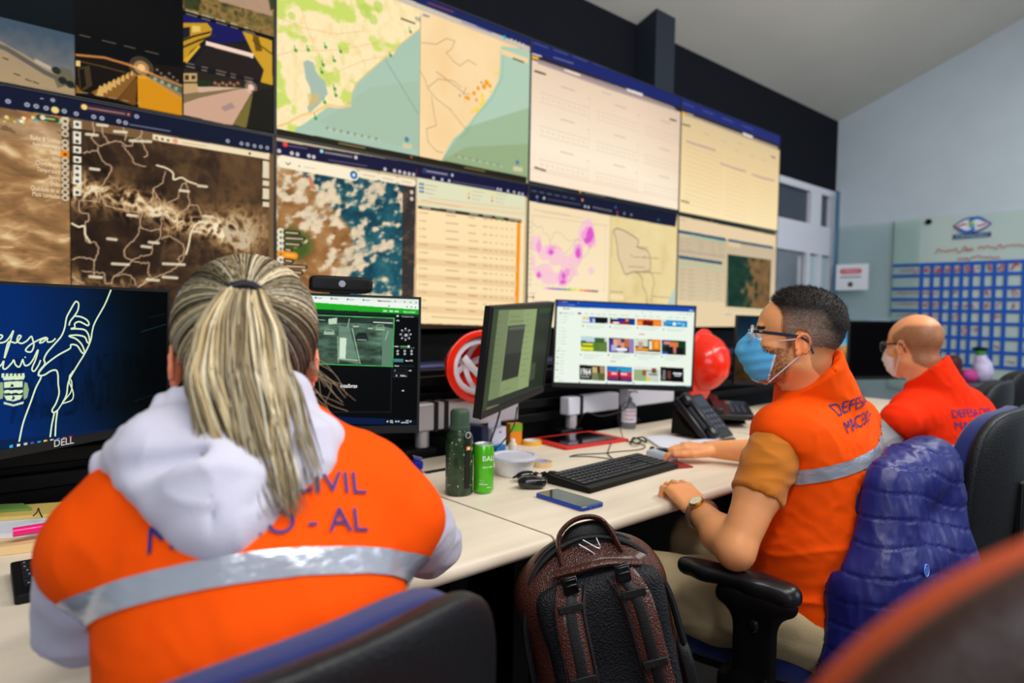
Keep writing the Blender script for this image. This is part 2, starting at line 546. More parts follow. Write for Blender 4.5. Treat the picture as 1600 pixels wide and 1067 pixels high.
# ------------------------------------------------------------------ drawing the content of lit screens
class Canvas:
    """colour raster carried by the vertices of a screen's mesh; width and height in metres"""
    def __init__(s, W, H, rx, ry, bg=(0, 0, 0), to_uv=None):
        s.W, s.H, s.rx, s.ry = W, H, rx, ry
        s.px = np.zeros((ry, rx, 3)); s.px[:] = np.asarray(bg) / 255.0
        s.to_uv = to_uv
        s.tv = []; s.tf = []; s.tc = []; s.n = 0
    def m(s, pts):
        P = np.asarray(pts, float).reshape(-1, 2)
        if s.to_uv: P = np.array([s.to_uv(*q) for q in P])
        return P * (s.rx - 1, s.ry - 1)
    def blend(s, y0, y1, x0, x1, mask, color, a=1.0):
        c = np.asarray(color, float)
        if c.ndim == 1: c = c / 255.0
        w = (mask * a)[..., None]
        s.px[y0:y1, x0:x1] = s.px[y0:y1, x0:x1] * (1 - w) + c * w
    def _bb(s, P, pad=0):
        x0 = max(0, int(math.floor(P[:, 0].min() - pad))); x1 = min(s.rx, int(math.ceil(P[:, 0].max() + pad)) + 1)
        y0 = max(0, int(math.floor(P[:, 1].min() - pad))); y1 = min(s.ry, int(math.ceil(P[:, 1].max() + pad)) + 1)
        return x0, x1, y0, y1
    def poly(s, pts, color, a=1.0, raw=False):
        P = s.m(pts) if not raw else np.asarray(pts, float)
        x0, x1, y0, y1 = s._bb(P)
        if x1 <= x0 or y1 <= y0: return s
        acc = 0
        for oy in (-0.25, 0.25):
            for ox in (-0.25, 0.25):
                X, Y = np.meshgrid(np.arange(x0, x1) + ox, np.arange(y0, y1) + oy)
                ins = np.zeros(X.shape, bool)
                j = len(P) - 1
                for i in range(len(P)):
                    xi, yi, xj, yj = P[i, 0], P[i, 1], P[j, 0], P[j, 1]
                    if yi != yj:
                        ins ^= ((yi > Y) != (yj > Y)) & (X < (xj - xi) * (Y - yi) / (yj - yi) + xi)
                    j = i
                acc = acc + ins * 0.25
        s.blend(y0, y1, x0, x1, acc, color, a)
        return s
    def line(s, pts, w, color, a=1.0, raw=False):
        P = s.m(pts) if not raw else np.asarray(pts, float)
        for i in range(len(P) - 1):
            A, B = P[i], P[i + 1]
            x0, x1, y0, y1 = s._bb(np.array([A, B]), w + 1)
            if x1 <= x0 or y1 <= y0: continue
            X, Y = np.meshgrid(np.arange(x0, x1), np.arange(y0, y1))
            d = B - A; L = d @ d + 1e-9
            t = np.clip(((X - A[0]) * d[0] + (Y - A[1]) * d[1]) / L, 0, 1)
            D = np.hypot(X - A[0] - t * d[0], Y - A[1] - t * d[1])
            s.blend(y0, y1, x0, x1, np.clip(w / 2 + 0.5 - D, 0, 1), color, a)
        return s
    def dot(s, p, r, color, a=1.0, ry=None):
        P = s.m([p])[0]; ry = ry or r
        x0, x1, y0, y1 = s._bb(P[None], max(r, ry) + 1)
        if x1 <= x0 or y1 <= y0: return s
        X, Y = np.meshgrid(np.arange(x0, x1), np.arange(y0, y1))
        D = np.hypot((X - P[0]) / r, (Y - P[1]) / ry) * min(r, ry)
        s.blend(y0, y1, x0, x1, np.clip(min(r, ry) + 0.5 - D, 0, 1), color, a)
        return s
    def rect(s, u0, v0, u1, v1, color, a=1.0):
        """in 0..1 of the screen"""
        return s.poly([(u0 * (s.rx - 1), v0 * (s.ry - 1)), (u1 * (s.rx - 1), v0 * (s.ry - 1)), (u1 * (s.rx - 1), v1 * (s.ry - 1)), (u0 * (s.rx - 1), v1 * (s.ry - 1))], color, a, raw=True)
    def uvline(s, pts, w, color, a=1.0):
        return s.line(np.asarray(pts, float) * (s.rx - 1, s.ry - 1), w, color, a, raw=True)
    def uvpoly(s, pts, color, a=1.0):
        return s.poly(np.asarray(pts, float) * (s.rx - 1, s.ry - 1), color, a, raw=True)
    def field(s, u0, v0, u1, v1, fn):
        """fn(U,V,old)->rgb 0..1 over a sub-rectangle"""
        x0, x1, y0, y1 = int(u0 * s.rx), int(u1 * s.rx), int(v0 * s.ry), int(v1 * s.ry)
        U, V = np.meshgrid(np.linspace(0, 1, x1 - x0), np.linspace(0, 1, y1 - y0))
        s.px[y0:y1, x0:x1] = fn(U, V, s.px[y0:y1, x0:x1])
        return s
    def text(s, string, u, v, size, color, bold=False, align='l', width=None):
        """crisp letters; u,v baseline start in 0..1, size = cap height in metres"""
        V, T = text_tris(string, bold)
        if len(V) == 0: return s
        k = size / 0.69
        V = V * k
        w = V[:, 0].max()
        if width: V = V * (width / w, 1); w = width
        ox = u * s.W - (w if align == 'r' else w / 2 if align == 'c' else 0)
        P = np.stack([ox + V[:, 0], -v * s.H + V[:, 1]], 1)
        s.tv.append(P); s.tf.append(T + s.n); s.n += len(P)
        s.tc.append(np.tile(lin(color), (len(P), 1)))
        return s
    def stroke(s, pts, w, color):
        """crisp ribbon through uv points, w in metres"""
        P = np.asarray(pts, float) * (s.W, -s.H)
        T = np.gradient(P, axis=0); T /= np.linalg.norm(T, axis=1)[:, None] + 1e-9
        Nn = np.stack([-T[:, 1], T[:, 0]], 1) * w / 2
        V = np.vstack([P + Nn, P - Nn]); k = len(P)
        Tt = np.array([(i, i + 1, k + i + 1) for i in range(k - 1)] + [(i, k + i + 1, k + i) for i in range(k - 1)])
        s.tv.append(V); s.tf.append(Tt + s.n); s.n += len(V)
        s.tc.append(np.tile(lin(color), (len(V), 1)))
        return s
    def build(s, name, parent, origin=(0, 0, 0), ex=(1, 0, 0), up=(0, 0, 1), m=None, gain=1.0):
        """origin = top left corner of the lit area"""
        ex = np.asarray(ex, float); up = np.asarray(up, float); nrm = np.cross(ex, up); o = np.asarray(origin, float)
        U, V = np.meshgrid(np.linspace(0, s.W, s.rx), np.linspace(0, s.H, s.ry))
        P = o + U.reshape(-1, 1) * ex - V.reshape(-1, 1) * up
        idx = np.arange(s.rx * s.ry).reshape(s.ry, s.rx)
        Q = np.stack([idx[1:, :-1], idx[1:, 1:], idx[:-1, 1:], idx[:-1, :-1]], -1).reshape(-1, 4)
        C = lin(np.clip(s.px, 0, 1).reshape(-1, 3)) * gain
        me = bpy.data.meshes.new(name)
        nv0 = len(P)
        loops = Q.ravel(); starts = np.arange(0, len(Q) * 4, 4)
        if s.tv:
            # neighbouring glyph layers sit a hair apart so they never fight
            TV = np.vstack(s.tv)
            P2 = o + TV[:, :1] * ex + TV[:, 1:] * up + nrm * 0.0004
            T = np.vstack(s.tf) + nv0
            P = np.vstack([P, P2]); C = np.vstack([C, np.vstack(s.tc) * gain])
            starts = np.concatenate([starts, len(loops) + np.arange(0, len(T) * 3, 3)])
            loops = np.concatenate([loops, T.ravel()])
        me.vertices.add(len(P)); me.vertices.foreach_set('co', P.astype(np.float32).ravel())
        me.loops.add(len(loops)); me.loops.foreach_set('vertex_index', loops.astype(np.int32))
        me.polygons.add(len(starts)); me.polygons.foreach_set('loop_start', starts.astype(np.int32))
        me.update(calc_edges=True)
        ca = me.color_attributes.new('Col', 'FLOAT_COLOR', 'POINT')
        c4 = np.ones((len(P), 4), np.float32); c4[:, :3] = C
        ca.data.foreach_set('color', c4.ravel())
        me.materials.append(m or screen_mat())
        ob = bpy.data.objects.new(name, me); col.objects.link(ob)
        if parent is not None: ob.parent = parent
        return ob
# ------------------------------------------------------------------ the room
Y_WALL, X_WALL = 2.6, 6.24
def ceil_z(y): return 2.935 + (2.6 - y) * 0.381
M_dark = mat('dark_navy_paint', (8, 12, 22), 0.8, spec=.2, var=0.08, vscale=3)
M_white = mat('white_plaster', (192, 204, 214), 0.85, var=0.03, vscale=4, bump=0.15, bscale=160)
M_ceil = mat('ceiling_paint', (196, 194, 186), 0.9, var=0.05, vscale=1.2, bump=0.1, bscale=120)
M_floor = mat('floor_vinyl', (58, 56, 54), 0.45, var=0.15, vscale=5)
M_frame = mat('white_aluminium', (215, 218, 230), 0.4)
M_black = mat('black_plastic', (8, 8, 10), 0.45, spec=0.25, bump=0.12, bscale=400)
M_gloss = mat('gloss_black', (8, 8, 10), 0.12, coat=0.5)
M_silver = mat('silver_metal', (205, 205, 212), 0.35, metal=0.6)
M_rubber = mat('black_rubber', (10, 10, 10), 0.6)

X0, Y0 = -2.9, -3.4
def struct(name, mb, m, **k):
    return tag(mb.build(name, m, **k), kind='structure')
struct('floor', MB().box(((X0 + X_WALL) / 2, (Y0 + 4.2) / 2, -0.05), (X_WALL - X0 + 0.6, 4.2 - Y0 + 0.4, 0.1)), M_floor)
# sloping ceiling, highest behind the camera
zf, zb = ceil_z(Y_WALL + 0.1), ceil_z(Y0 - 0.1)
mb = MB()
mb.add([(X0 - .1, Y_WALL + .1, zf), (X_WALL + .1, Y_WALL + .1, zf), (X_WALL + .1, Y0 - .1, zb), (X0 - .1, Y0 - .1, zb),
        (X0 - .1, Y_WALL + .1, zf + .1), (X_WALL + .1, Y_WALL + .1, zf + .1), (X_WALL + .1, Y0 - .1, zb + .1), (X0 - .1, Y0 - .1, zb + .1)],
       [(0, 1, 2, 3), (7, 6, 5, 4), (0, 4, 5, 1), (1, 5, 6, 2), (2, 6, 7, 3), (3, 7, 4, 0)])
struct('ceiling', mb, M_ceil)
# wall behind the displays: solid up to x 5.15, a dark lintel over the glazed opening beyond
OPX = 5.02
mb = MB()
zt = ceil_z(Y_WALL) - 0.0
zl = 2.31
mb.box(((X0 + OPX) / 2, Y_WALL + .05, zt / 2), (OPX - X0, .1, zt))
mb.box(((OPX + X_WALL) / 2, Y_WALL + .05, (zt + zl) / 2), (X_WALL - OPX, .1, zt - zl))
struct('wall_front', mb, M_dark)
# column standing out of that wall
struct('trim_1', MB().box((3.44, Y_WALL - .07, 1.5), (.19, .14, 3.1)), mat('column_paint', (20, 32, 46), .7, var=.08, vscale=3))
struct('wall_right', MB().box((X_WALL + .05, (Y0 + 4.2) / 2, 2.6), (.1, 4.2 - Y0, 5.2)), M_white)
struct('wall_left', MB().box((X0 - .05, (Y0 + Y_WALL) / 2, 2.6), (.1, Y_WALL - Y0, 5.2)), M_white)
struct('wall_back', MB().box(((X0 + X_WALL) / 2, Y0 - .05, 2.6), (X_WALL - X0, .1, 5.2)), M_white)
# passage behind the opening
struct('wall_passage', MB().box(((OPX + X_WALL) / 2 - .5, 4.15, 1.5), (X_WALL - OPX + 1.4, .1, 3.0)), mat('passage_paint', (120, 122, 120), 0.9))
struct('wall_passage_side', MB().box((4.2, 3.4, 1.5), (.1, 1.5, 3.0)), mat('passage_paint', (0, 0, 0)))
struct('ceiling_passage', MB().box((5.2, 3.45, 2.75), (2.2, 1.5, .1)), mat('passage_paint', (0, 0, 0)))
area('passage_light', (5.4, 3.4, 2.6), (5.4, 3.4, 0), 0.8, 7, (0.9, 0.95, 1.0))

# glazed white aluminium partition in the opening
wn = thing('window_1', None, None, (0, 0, 0)); tag(wn, kind='structure')
fr = MB()
yF = Y_WALL + .03
p = lambda px, py: on_y(px, py, yF)
zt1 = zl
z_a, z_b = 2.285, 1.93          # top light between these
z_c = 1.74                      # underside of the white band
xm0, xm1, xm2 = p(1261, 300)[0], p(1277, 305)[0], p(1292, 310)[0]
zm0, zm1 = 1.985, 2.275
fr.box(((OPX + X_WALL) / 2, yF, (zt1 + zm1) / 2 - .01), (X_WALL - OPX, .08, zt1 - zm1 + .02))
fr.box(((OPX + X_WALL) / 2, yF, (zm0 + z_c) / 2), (X_WALL - OPX, .08, zm0 - z_c))
fr.box(((xm0 + xm1) / 2, yF, (zm0 + zm1) / 2), (xm1 - xm0, .078, zm1 - zm0)); fr.box(((xm2 + X_WALL) / 2, yF, (zm0 + zm1) / 2), (X_WALL - xm2, .078, zm1 - zm0))
xd = p(1253, 420)[0]
for xx, ww in ((xd + .03, .06), (6.2, .08), ((xd + 6.2) / 2, .05)): fr.box((xx, yF, .87), (ww, .078, 1.74))
fo = fr.build('window_frame', M_frame, wn)
gl = MB().box(((OPX + xm0) / 2, yF, (zm0 + zm1) / 2), (xm0 - OPX, .008, zm1 - zm0)).box(((xm1 + xm2) / 2, yF, (zm0 + zm1) / 2), (xm2 - xm1, .008, zm1 - zm0))
gl.build('window_pane', mat('dark_glass', (52, 64, 78), 0.06, spec=.5), fo)
MB().box(((xd + 6.2) / 2, yF, .87), (6.2 - xd, .008, 1.72)).build('door_pane', mat('frosted_glass', (172, 196, 202), 0.4), fo)

# glass screen standing beside the corner, with its blue-green edge
gs = thing('glass_partition', 'tall clear green-tinted glass panel standing before the white wall, printed notice on it', 'glass partition', (0, 0, 0))
xg = 6.13
MB().box((xg, 2.2, 1.0), (.012, .64, 1.98)).build('panel', mat('tinted_glass', (196, 218, 212), 0.05, trans=0.95, ior=1.02, spec=.3, alpha=.4), gs)
MB().box((xg - .0, 2.535, 1.15), (.03, .03, 2.3)).build('edge_post', mat('glass_edge', (88, 122, 150), 0.25), gs)

# ------------------------------------------------------------------ planning board on the right wall
bd = thing('planning_board', 'glass planning board with a blue grid and red handwriting on the white wall', 'board', (X_WALL - .03, 0, 0))
y_l, y_r = 2.10, -0.35
zb0, zb1 = 0.62, 2.02
MB().box((0.012, (y_l + y_r) / 2, (zb0 + zb1) / 2), (.012, y_l - y_r, zb1 - zb0)).build('glass_sheet', mat('board_glass', (186, 206, 204), 0.12, spec=.5), bd, bevel=.002)
gx = -.001
# lines run along -y (to the right in the picture)
m_blue = mat('blue_tape', (18, 88, 190), 0.5)
px_lines = [1442, 1458, 1474, 1489, 1504, 1519, 1537, 1555, 1573, 1601, 1625, 1650, 1678]
row_px = [414, 431, 451, 468, 486, 505, 527, 548, 570]
rows_z = []
for k in range(len(row_px)):
    rows_z.append(on_x(1440 if k < 4 else 1500, row_px[k] + (0 if k < 4 else 0), X_WALL)[2])
cols_y = [on_x(q, 440, X_WALL)[1] for q in px_lines]
cols_y = [c for c in cols_y if c > y_r + .1]
g = MB()
for k, z in enumerate(rows_z):
    g.box((gx, (y_l + y_r) / 2, z), (.003, y_l - y_r, .026))
for c in cols_y:
    g.box((gx - .0012, c, (rows_z[0] + rows_z[-1]) / 2), (.003, .026, rows_z[0] - rows_z[-1]))
g.build('blue_grid', m_blue, bd, smooth=False)
g = MB()
m_red = mat('red_marker', (205, 66, 74), 0.6)
def scribble(mb_, y, z, w, h, n, seed):
    r = random.Random(seed)
    pts = []
    for i in range(n):
        pts.append((gx - .002, y - w * i / (n - 1), z + (r.random() - .5) * h * .5 + (h * .35 if i % 2 else 0)))
    mb_.tube(cr(pts, 3), .0028, 4)
scribble(g, on_x(1464, 394, X_WALL)[1], 1.735, .26, .055, 14, 1)
scribble(g, on_x(1506, 392, X_WALL)[1], 1.745, .07, .05, 5, 2)
scribble(g, on_x(1530, 389, X_WALL)[1], 1.75, .34, .05, 18, 3)
scribble(g, on_x(1498, 401, X_WALL)[1], 1.675, .28, .045, 15, 4)
scribble(g, 2.04, (rows_z[0] + rows_z[1]) / 2 - .015, .32, .05, 18, 5)
for rr, w in ((2, .3), (3, .32), (4, .34)):
    scribble(g, 2.06, (rows_z[rr] + rows_z[rr + 1]) / 2 + .005, w, .03, 16, 6 + rr)
def digit(y, z, sx, rr):
    r = random.Random(rr)
    pts = [(gx - .002, y + (r.random() - .5) * sx, z + (r.random() - .5) * sx * 1.3) for _ in range(4)]
    g.tube(cr(pts, 3), .0028, 4)
for i in range(len(cols_y) - 1):
    yc = (cols_y[i] + cols_y[i + 1]) / 2
    for q in range(2): digit(yc, (rows_z[0] + rows_z[1]) / 2, .05, i * 3 + q)
    digit(yc, (rows_z[3] + rows_z[4]) / 2, .04, 90 + i)
    if i in (3, 6, 8): digit(yc, (rows_z[2] + rows_z[3]) / 2, .05, 50 + i)
    if i in (3, 7): digit(yc, (rows_z[4] + rows_z[5]) / 2, .06, 60 + i)
    if i in (4, 5): digit(yc, (rows_z[5] + rows_z[6]) / 2, .06, 70 + i)
    if i in (7, 9): digit(yc, (rows_z[6] + rows_z[7]) / 2, .05, 80 + i)
    if i in (8, 10): digit(yc, (rows_z[7] + rows_z[8]) / 2, .05, 85 + i)
g.build('red_handwriting', m_red, bd)['kind'] = 'stuff'
# eye-shaped emblem with a dark caption plate under it
lg = MB()
c = on_x(1521, 352, X_WALL)
ly, lz = c[1], c[2]
def eye(w, h, y=ly, z=lz):
    t = np.linspace(0, 1, 13)
    up_ = [(y + w * (1 - 2 * a), z + h * (1 - (1 - 2 * a) ** 2)) for a in t]
    dn = [(y - w * (1 - 2 * a), z - h * (1 - (1 - 2 * a) ** 2)) for a in t[1:-1]]
    return up_ + dn
def yz_plate(mb_, pts, x0, x1, colr):
    k = len(pts)
    V = [(x0, a, b) for a, b in pts] + [(x1, a, b) for a, b in pts]
    Fc = [tuple(range(k)), tuple(range(2 * k - 1, k - 1, -1))] + [(i, k + i, k + (i + 1) % k, (i + 1) % k) for i in range(k)]
    mb_.add(V, Fc, colr)
circ = lambda y, z, r, n=16: [(y + r * cos(a), z + r * sin(a)) for a in np.arange(n) * 2 * pi / n]
yz_plate(lg, eye(.195, .075), gx, gx - .004, (32, 70, 150))
yz_plate(lg, eye(.17, .058), gx - .004, gx - .006, (228, 232, 240))
for s_ in (-1, 1):
    pts = [(ly + s_ * (.15 - .1 * t + .012 * sin(t * 9)), lz + s_ * (-.02 + .06 * t * (1.5 - t))) for t in np.linspace(0, 1, 8)]
    V0 = np.array([(gx - .007, a, b) for a, b in pts]); lg.tube(V0, .008, 4, color=(205, 60, 60))
    pts = [(ly + s_ * (-.13 + .16 * t), lz + s_ * (.03 + .035 * sin(t * 3.1))) for t in np.linspace(0, 1, 9)]
    V0 = np.array([(gx - .008, a, b) for a, b in pts]); lg.tube(V0, .015, 5, color=(40, 110, 200), flat=.3, up=(1, 0, 0))
yz_plate(lg, circ(ly, lz + .002, .03), gx - .008, gx - .0105, (70, 180, 190))
yz_plate(lg, circ(ly + .004, lz + .014, .022), gx - .0105, gx - .0125, (120, 190, 70))
yz_plate(lg, circ(ly - .008, lz + .02, .01), gx - .0125, gx - .014, (245, 210, 60))
yz_plate(lg, [(ly + .19, lz - .082), (ly - .19, lz - .076), (ly - .19, lz - .118), (ly + .19, lz - .124)], gx, gx - .003, (30, 66, 112))
V, T = text_tris('CIMADEC', True)
k = .33 / V[:, 0].max()
lg.add([(gx - .0045, ly + .165 - a * k, lz - .115 + b * k * .5) for a, b in V], [tuple(t) for t in T], (150, 180, 215))
lg.xf(lambda v: np.stack([v[:, 0], ly + (v[:, 1] - ly) * .66, lz + (v[:, 2] - lz) * .82], 1)); lg.build('emblem', mat('printed_vinyl', (0, 0, 0), 0.5, attr=True), bd, smooth=False)

# notice on the glass
ns = thing('notice_sign', 'white printed notice with a red rounded header taped to the glass panel', 'sign', (xg - .012, 0, 0))
a0 = on_x(1304, 414, xg); a1 = on_x(1357, 453, xg)
ya, yb, za, zb_ = a0[1], a1[1], a0[2], a1[2]
s_ = MB()
yz_plate(s_, [(ya, za), (yb, za), (yb, zb_), (ya, zb_)], 0, -.003, (235, 238, 246))
yc, w_ = (ya + yb) / 2, abs(ya - yb)
hh = za - zb_
def rrect(cy, cz, w, h, r):
    out = []
    for (sx, sz, a0_) in ((1, 1, 0), (-1, 1, 90), (-1, -1, 180), (1, -1, 270)):
        for q in range(5):
            a = radians(a0_ + q * 22.5)
            out.append((cy + sx * (w / 2 - r) + r * cos(a), cz + sz * (h / 2 - r) + r * sin(a)))
    return out
yz_plate(s_, rrect(yc, za - hh * .27, w_ * .62, hh * .2, hh * .09), -.003, -.004, (214, 70, 84))
V, T = text_tris('ATENÇÃO', True)
k = w_ * .48 / V[:, 0].max()
s_.add([(-.0045, yc + w_ * .24 - a * k, za - hh * .31 + b * k) for a, b in V], [tuple(t) for t in T], (245, 225, 228))
yz_plate(s_, [(yc + w_ * .3, za - hh * .47), (yc - w_ * .3, za - hh * .47), (yc - w_ * .3, za - hh * .52), (yc + w_ * .3, za - hh * .52)], -.003, -.004, (120, 122, 130))
yz_plate(s_, circ(yc, za - hh * .78, hh * .1), -.003, -.004, (70, 50, 60))
s_.build('sheet', mat('printed_vinyl', (0, 0, 0), attr=True), ns, smooth=False)
for k_, (q, w) in enumerate(((1367, 16), (1386, 16))):
    a0 = on_x(q, 506, X_WALL); ww = .085
    bx = MB().box((X_WALL - .012, a0[1], a0[2]), (.018, ww * 1.2, .1), color=(196, 205, 232))
    bx.box((X_WALL - .022, a0[1], a0[2]), (.004, ww * .8, .06), color=(214, 220, 240))
    o = bx.build('wall_socket', mat('printed_vinyl', (0, 0, 0), attr=True))
    tag(o, ['pale socket plate low on the white wall, nearer the corner', 'pale socket plate low on the white wall, nearer the planning board'][k_], 'socket', 'socket plates on the white wall')
# black fixing above the board
o = MB().cyl((X_WALL - .04, on_x(1453, 350, X_WALL)[1], 1.985), (X_WALL - .003, on_x(1453, 350, X_WALL)[1], 1.985), .022).build('board_fixing', M_black, bd)
o.location = (-(X_WALL - .03), 0, 0)

# ------------------------------------------------------------------ video wall
VX = [-0.215, 0.990, 2.195, 3.400, 4.605]
VZ = [2.458, 1.792, 1.126]
VY = 2.31
CW, CH = VX[1] - VX[0], VZ[0] - VZ[1]
VLAB = {
    (0, 0): 'wall display showing night street camera pictures, top row at the left',
    (1, 0): 'wall display showing two coastal street maps with green sea, top row',
    (2, 0): 'wall display of pale line charts under a blue bar, directly right of the coastal maps',
    (3, 0): 'rightmost wall display of the top row, yellowish chart page with purple traces',
    (0, 1): 'wall display of brown satellite imagery with state borders, bottom row at the left',
    (1, 1): 'wall display split between a green satellite image and an alert table, bottom row',
    (2, 1): 'wall display with a pink rain map and a beige outline map, bottom row',
    (3, 1): 'rightmost wall display of the bottom row, pale lists beside a dark aerial map',
}
M_bezel = mat('display_bezel', (10, 10, 12), 0.4)
def uvf(i, j):
    def f(px, py):
        q = on_y(px, py, VY)
        return (q[0] - VX[i]) / CW, (VZ[j] - q[2]) / CH
    return f
def Cc(ox, oy, s):
    return lambda pts: [(ox + a / s, oy + b / s) for a, b in pts]
cA = Cc(100, 0, 4.706); cB = Cc(420, 0, 3.81); cD = Cc(800, 40, 3.557); cE = Cc(0, 140, 3.334); cG = Cc(420, 200, 3.333); cH = Cc(800, 280, 3.636)
def P2(*a): return [(a[i], a[i + 1]) for i in range(0, len(a), 2)]
def panel(i, j, draw, bg, rx=460, ry=256, gain=1.0):
    t = thing('wall_display', VLAB[(i, j)], 'display', ((VX[i] + VX[i + 1]) / 2, VY, (VZ[j] + VZ[j + 1]) / 2), group='displays of the video wall')
    g_ = .0022
    MB().box((0, .045, 0), (CW - g_, .085, CH - g_)).build('housing', M_bezel, t)
    b = MB(); w = .0035
    for s_ in (-1, 1):
        b.box((s_ * (CW / 2 - g_ / 2 - w / 2), .001, 0), (w, .006, CH - g_)); b.box((0, .001, s_ * (CH / 2 - g_ / 2 - w / 2)), (CW - g_ - 2 * w, .006, w))
    b.build('bezel', M_bezel, t)
    cv = Canvas(CW - g_ - 2 * w, CH - g_ - 2 * w, rx, ry, bg, uvf(i, j))
    draw(cv)
    cv.build('screen', t, (-(CW - g_) / 2 + w, .0015, (CH - g_) / 2 - w), gain=gain)
    return t
def scatter_text(cv, u0, v0, u1, v1, n, rows, color, a=.6, seed=0, w=1.0, lo=.3):
    r = random.Random(seed)
    for k in range(rows):
        v = v0 + (v1 - v0) * (k + .5) / rows
        for q in range(n):
            ua = u0 + (u1 - u0) * q / n; ub = ua + (u1 - u0) / n * (lo + (0.85 - lo) * r.random())
            cv.uvline([(ua, v), (ub, v)], w, color, a)
def topbar(cv, h, color, dots=(), tab=None, txt=(200, 200, 215)):
    cv.rect(0, 0, 1, h, color)
    for u in dots: cv.dot_uv(u, h * .72, 1.6, txt)
Canvas.dot_uv = lambda s, u, v, r, c, a=1.0: s._dotraw((u * (s.rx - 1), v * (s.ry - 1)), r, c, a)
def _dotraw(s, P, r, c, a):
    f = s.to_uv; s.to_uv = None
    s.dot((P[0] / (s.rx - 1), P[1] / (s.ry - 1)), r, c, a); s.to_uv = f
Canvas._dotraw = _dotraw
def fcol(stops, t):
    t = np.clip(t, 0, 1); xs = [a for a, _ in stops]
    return np.stack([np.interp(t, xs, [c[k] / 255 for _, c in stops]) for k in range(3)], -1)

def d_cctv(cv):
    # u boundaries of the mosaic
    q = cv.to_uv
    uA = q(118, 110)[0]; uB = q(287, 100)[0]
    vT = [0, .25, .5, .75, 1.0]
    cv.rect(0, 0, 1, 1, (4, 6, 9))
    cv.field(0, 0, uA, .75, lambda U, V, o: fcol([(0, (10, 34, 46)), (1, (4, 12, 18))], V * .7 + U * .3))
    # camera picture, grey-blue road
    cv.field(0, .74, uA, 1, lambda U, V, o: fcol([(0, (66, 82, 98)), (.5, (112, 112, 112)), (1, (176, 146, 108))], V + .25 * fbm(np.stack([U * 30, V * 6], -1), 3) - .2))
    cv.poly([(-380, 10), (0, 66), (40, 88), (118, 134), (118, 148), (0, 128), (-380, 70)], (176, 148, 110), .8)
    cv.line([(-20, 66), (10, 78), (70, 115), (118, 138)], 5, (96, 92, 84))
    cv.poly([(54, 93), (80, 106), (80, 112), (54, 99)], (186, 170, 150))
    cv.poly([(84, 124), (96, 106), (112, 112), (118, 132), (90, 140)], (100, 96, 70), .8)
    for a, b in ((88, 112), (98, 128), (110, 134)): cv.dot((a, b), 4, (18, 24, 24), .8)
    for a, b in ((22, 117), (40, 126), (52, 130), (4, 92)): cv.line([(a, b), (a + 8, b + 3)], 1, (40, 36, 30))
    # black pictures over the bridge
    cv.rect(uA, 0, uB, .745, (3, 4, 6))
    # bridge at night
    cv.poly(cA([(85, 425), (880, 500), (880, 860), (85, 700)]), (22, 16, 12))
    cv.poly(cA([(545, 560), (600, 560), (875, 730), (880, 862), (550, 800)]), (214, 142, 22))
    cv.poly(cA([(600, 570), (700, 590), (878, 690), (878, 745)]), (196, 150, 96), .8)
    cv.poly(cA([(640, 560), (760, 570), (878, 640), (878, 705)]), (86, 96, 84), .9)
    for k in range(9):
        a = 650 + k * 26; cv.dot(cA([(a, 575 + k * 12)])[0], 2.2, (170, 176, 160) if k % 2 else (60, 110, 70), .8)
    cv.line(cA([(85, 410), (300, 430), (470, 480), (580, 520), (720, 580), (878, 640)]), 2.6, (190, 122, 60))
    cv.line(cA([(85, 450), (300, 500), (450, 540)]), 1.5, (120, 84, 40), .7)
    cv.poly(cA([(200, 690), (500, 530), (545, 560), (400, 740), (240, 715)]), (150, 100, 44), .9)
    for k in range(8):
        t = k / 7.; x = 240 + 250 * t; y = 700 - 150 * t; h = 62 - 38 * t
        cv.poly(cA([(x, y + 10), (x + 22 - 8 * t, y - h), (x + 46 - 26 * t, y - h + 8), (x + 52 - 26 * t, y + 20)]), (214, 170, 96))
    cv.poly(cA([(400, 745), (530, 580), (548, 590), (530, 790)]), (112, 72, 26))
    cv.poly(cA([(85, 452), (122, 456), (122, 498), (85, 492)]), (232, 196, 120))
    cv.poly(cA([(100, 505), (190, 490), (210, 640), (120, 690)]), (70, 54, 34)); cv.poly(cA([(112, 520), (150, 512), (165, 640), (128, 670)]), (22, 18, 14))
    cv.poly(cA([(85, 620), (130, 690), (210, 700), (88, 695)]), (150, 100, 30))
    for r_, a_ in ((13, .25), (8, .5), (4, 1)): cv.dot(cA([(575, 505)])[0], r_, (250, 196, 130), a_)
    for k in range(6): cv.dot(cA([(690 + 30 * k, 520 + 18 * (k % 3) + 9 * k)])[0], 1.5, (170, 140, 120), .7)
    scatter_text(cv, uA + .01, .72, uA + .2, .745, 4, 1, (150, 140, 120), .7, 3)
    scatter_text(cv, uA + .01, .965, uB - .08, .99, 5, 1, (190, 170, 140), .7, 4)
    # right column, four pictures
    cv.field(uB, 0, 1, .5, lambda U, V, o: fcol([(0, (46, 44, 26)), (.45, (112, 96, 50)), (.7, (150, 118, 66)), (1, (70, 62, 34))], fbm(np.stack([U * 14, V * 16], -1), 4, 5) * 1.2))
    cv.poly(cA([(1040, -300), (1540, -300), (1545, 120), (1150, 10)]), (188, 152, 128), .85)
    cv.poly(cA([(880, -300), (1060, -300), (1000, 80), (890, 60)]), (40, 52, 24), .8)
    cv.poly(cA([(1480, -200), (1560, -200), (1560, 60), (1530, 80)]), (40, 52, 24), .8)
    cv.poly(cA([(885, 110), (1340, 230), (1550, 290), (1550, 635), (1300, 590), (885, 500)]), (22, 20, 30))
    cv.poly(cA([(885, 105), (1330, 230), (1360, 300), (1150, 330), (1090, 300), (885, 190)]), (24, 22, 88))
    cv.poly(cA([(885, 170), (1060, 170), (1095, 215), (1090, 255), (940, 380), (885, 470)]), (196, 148, 34))
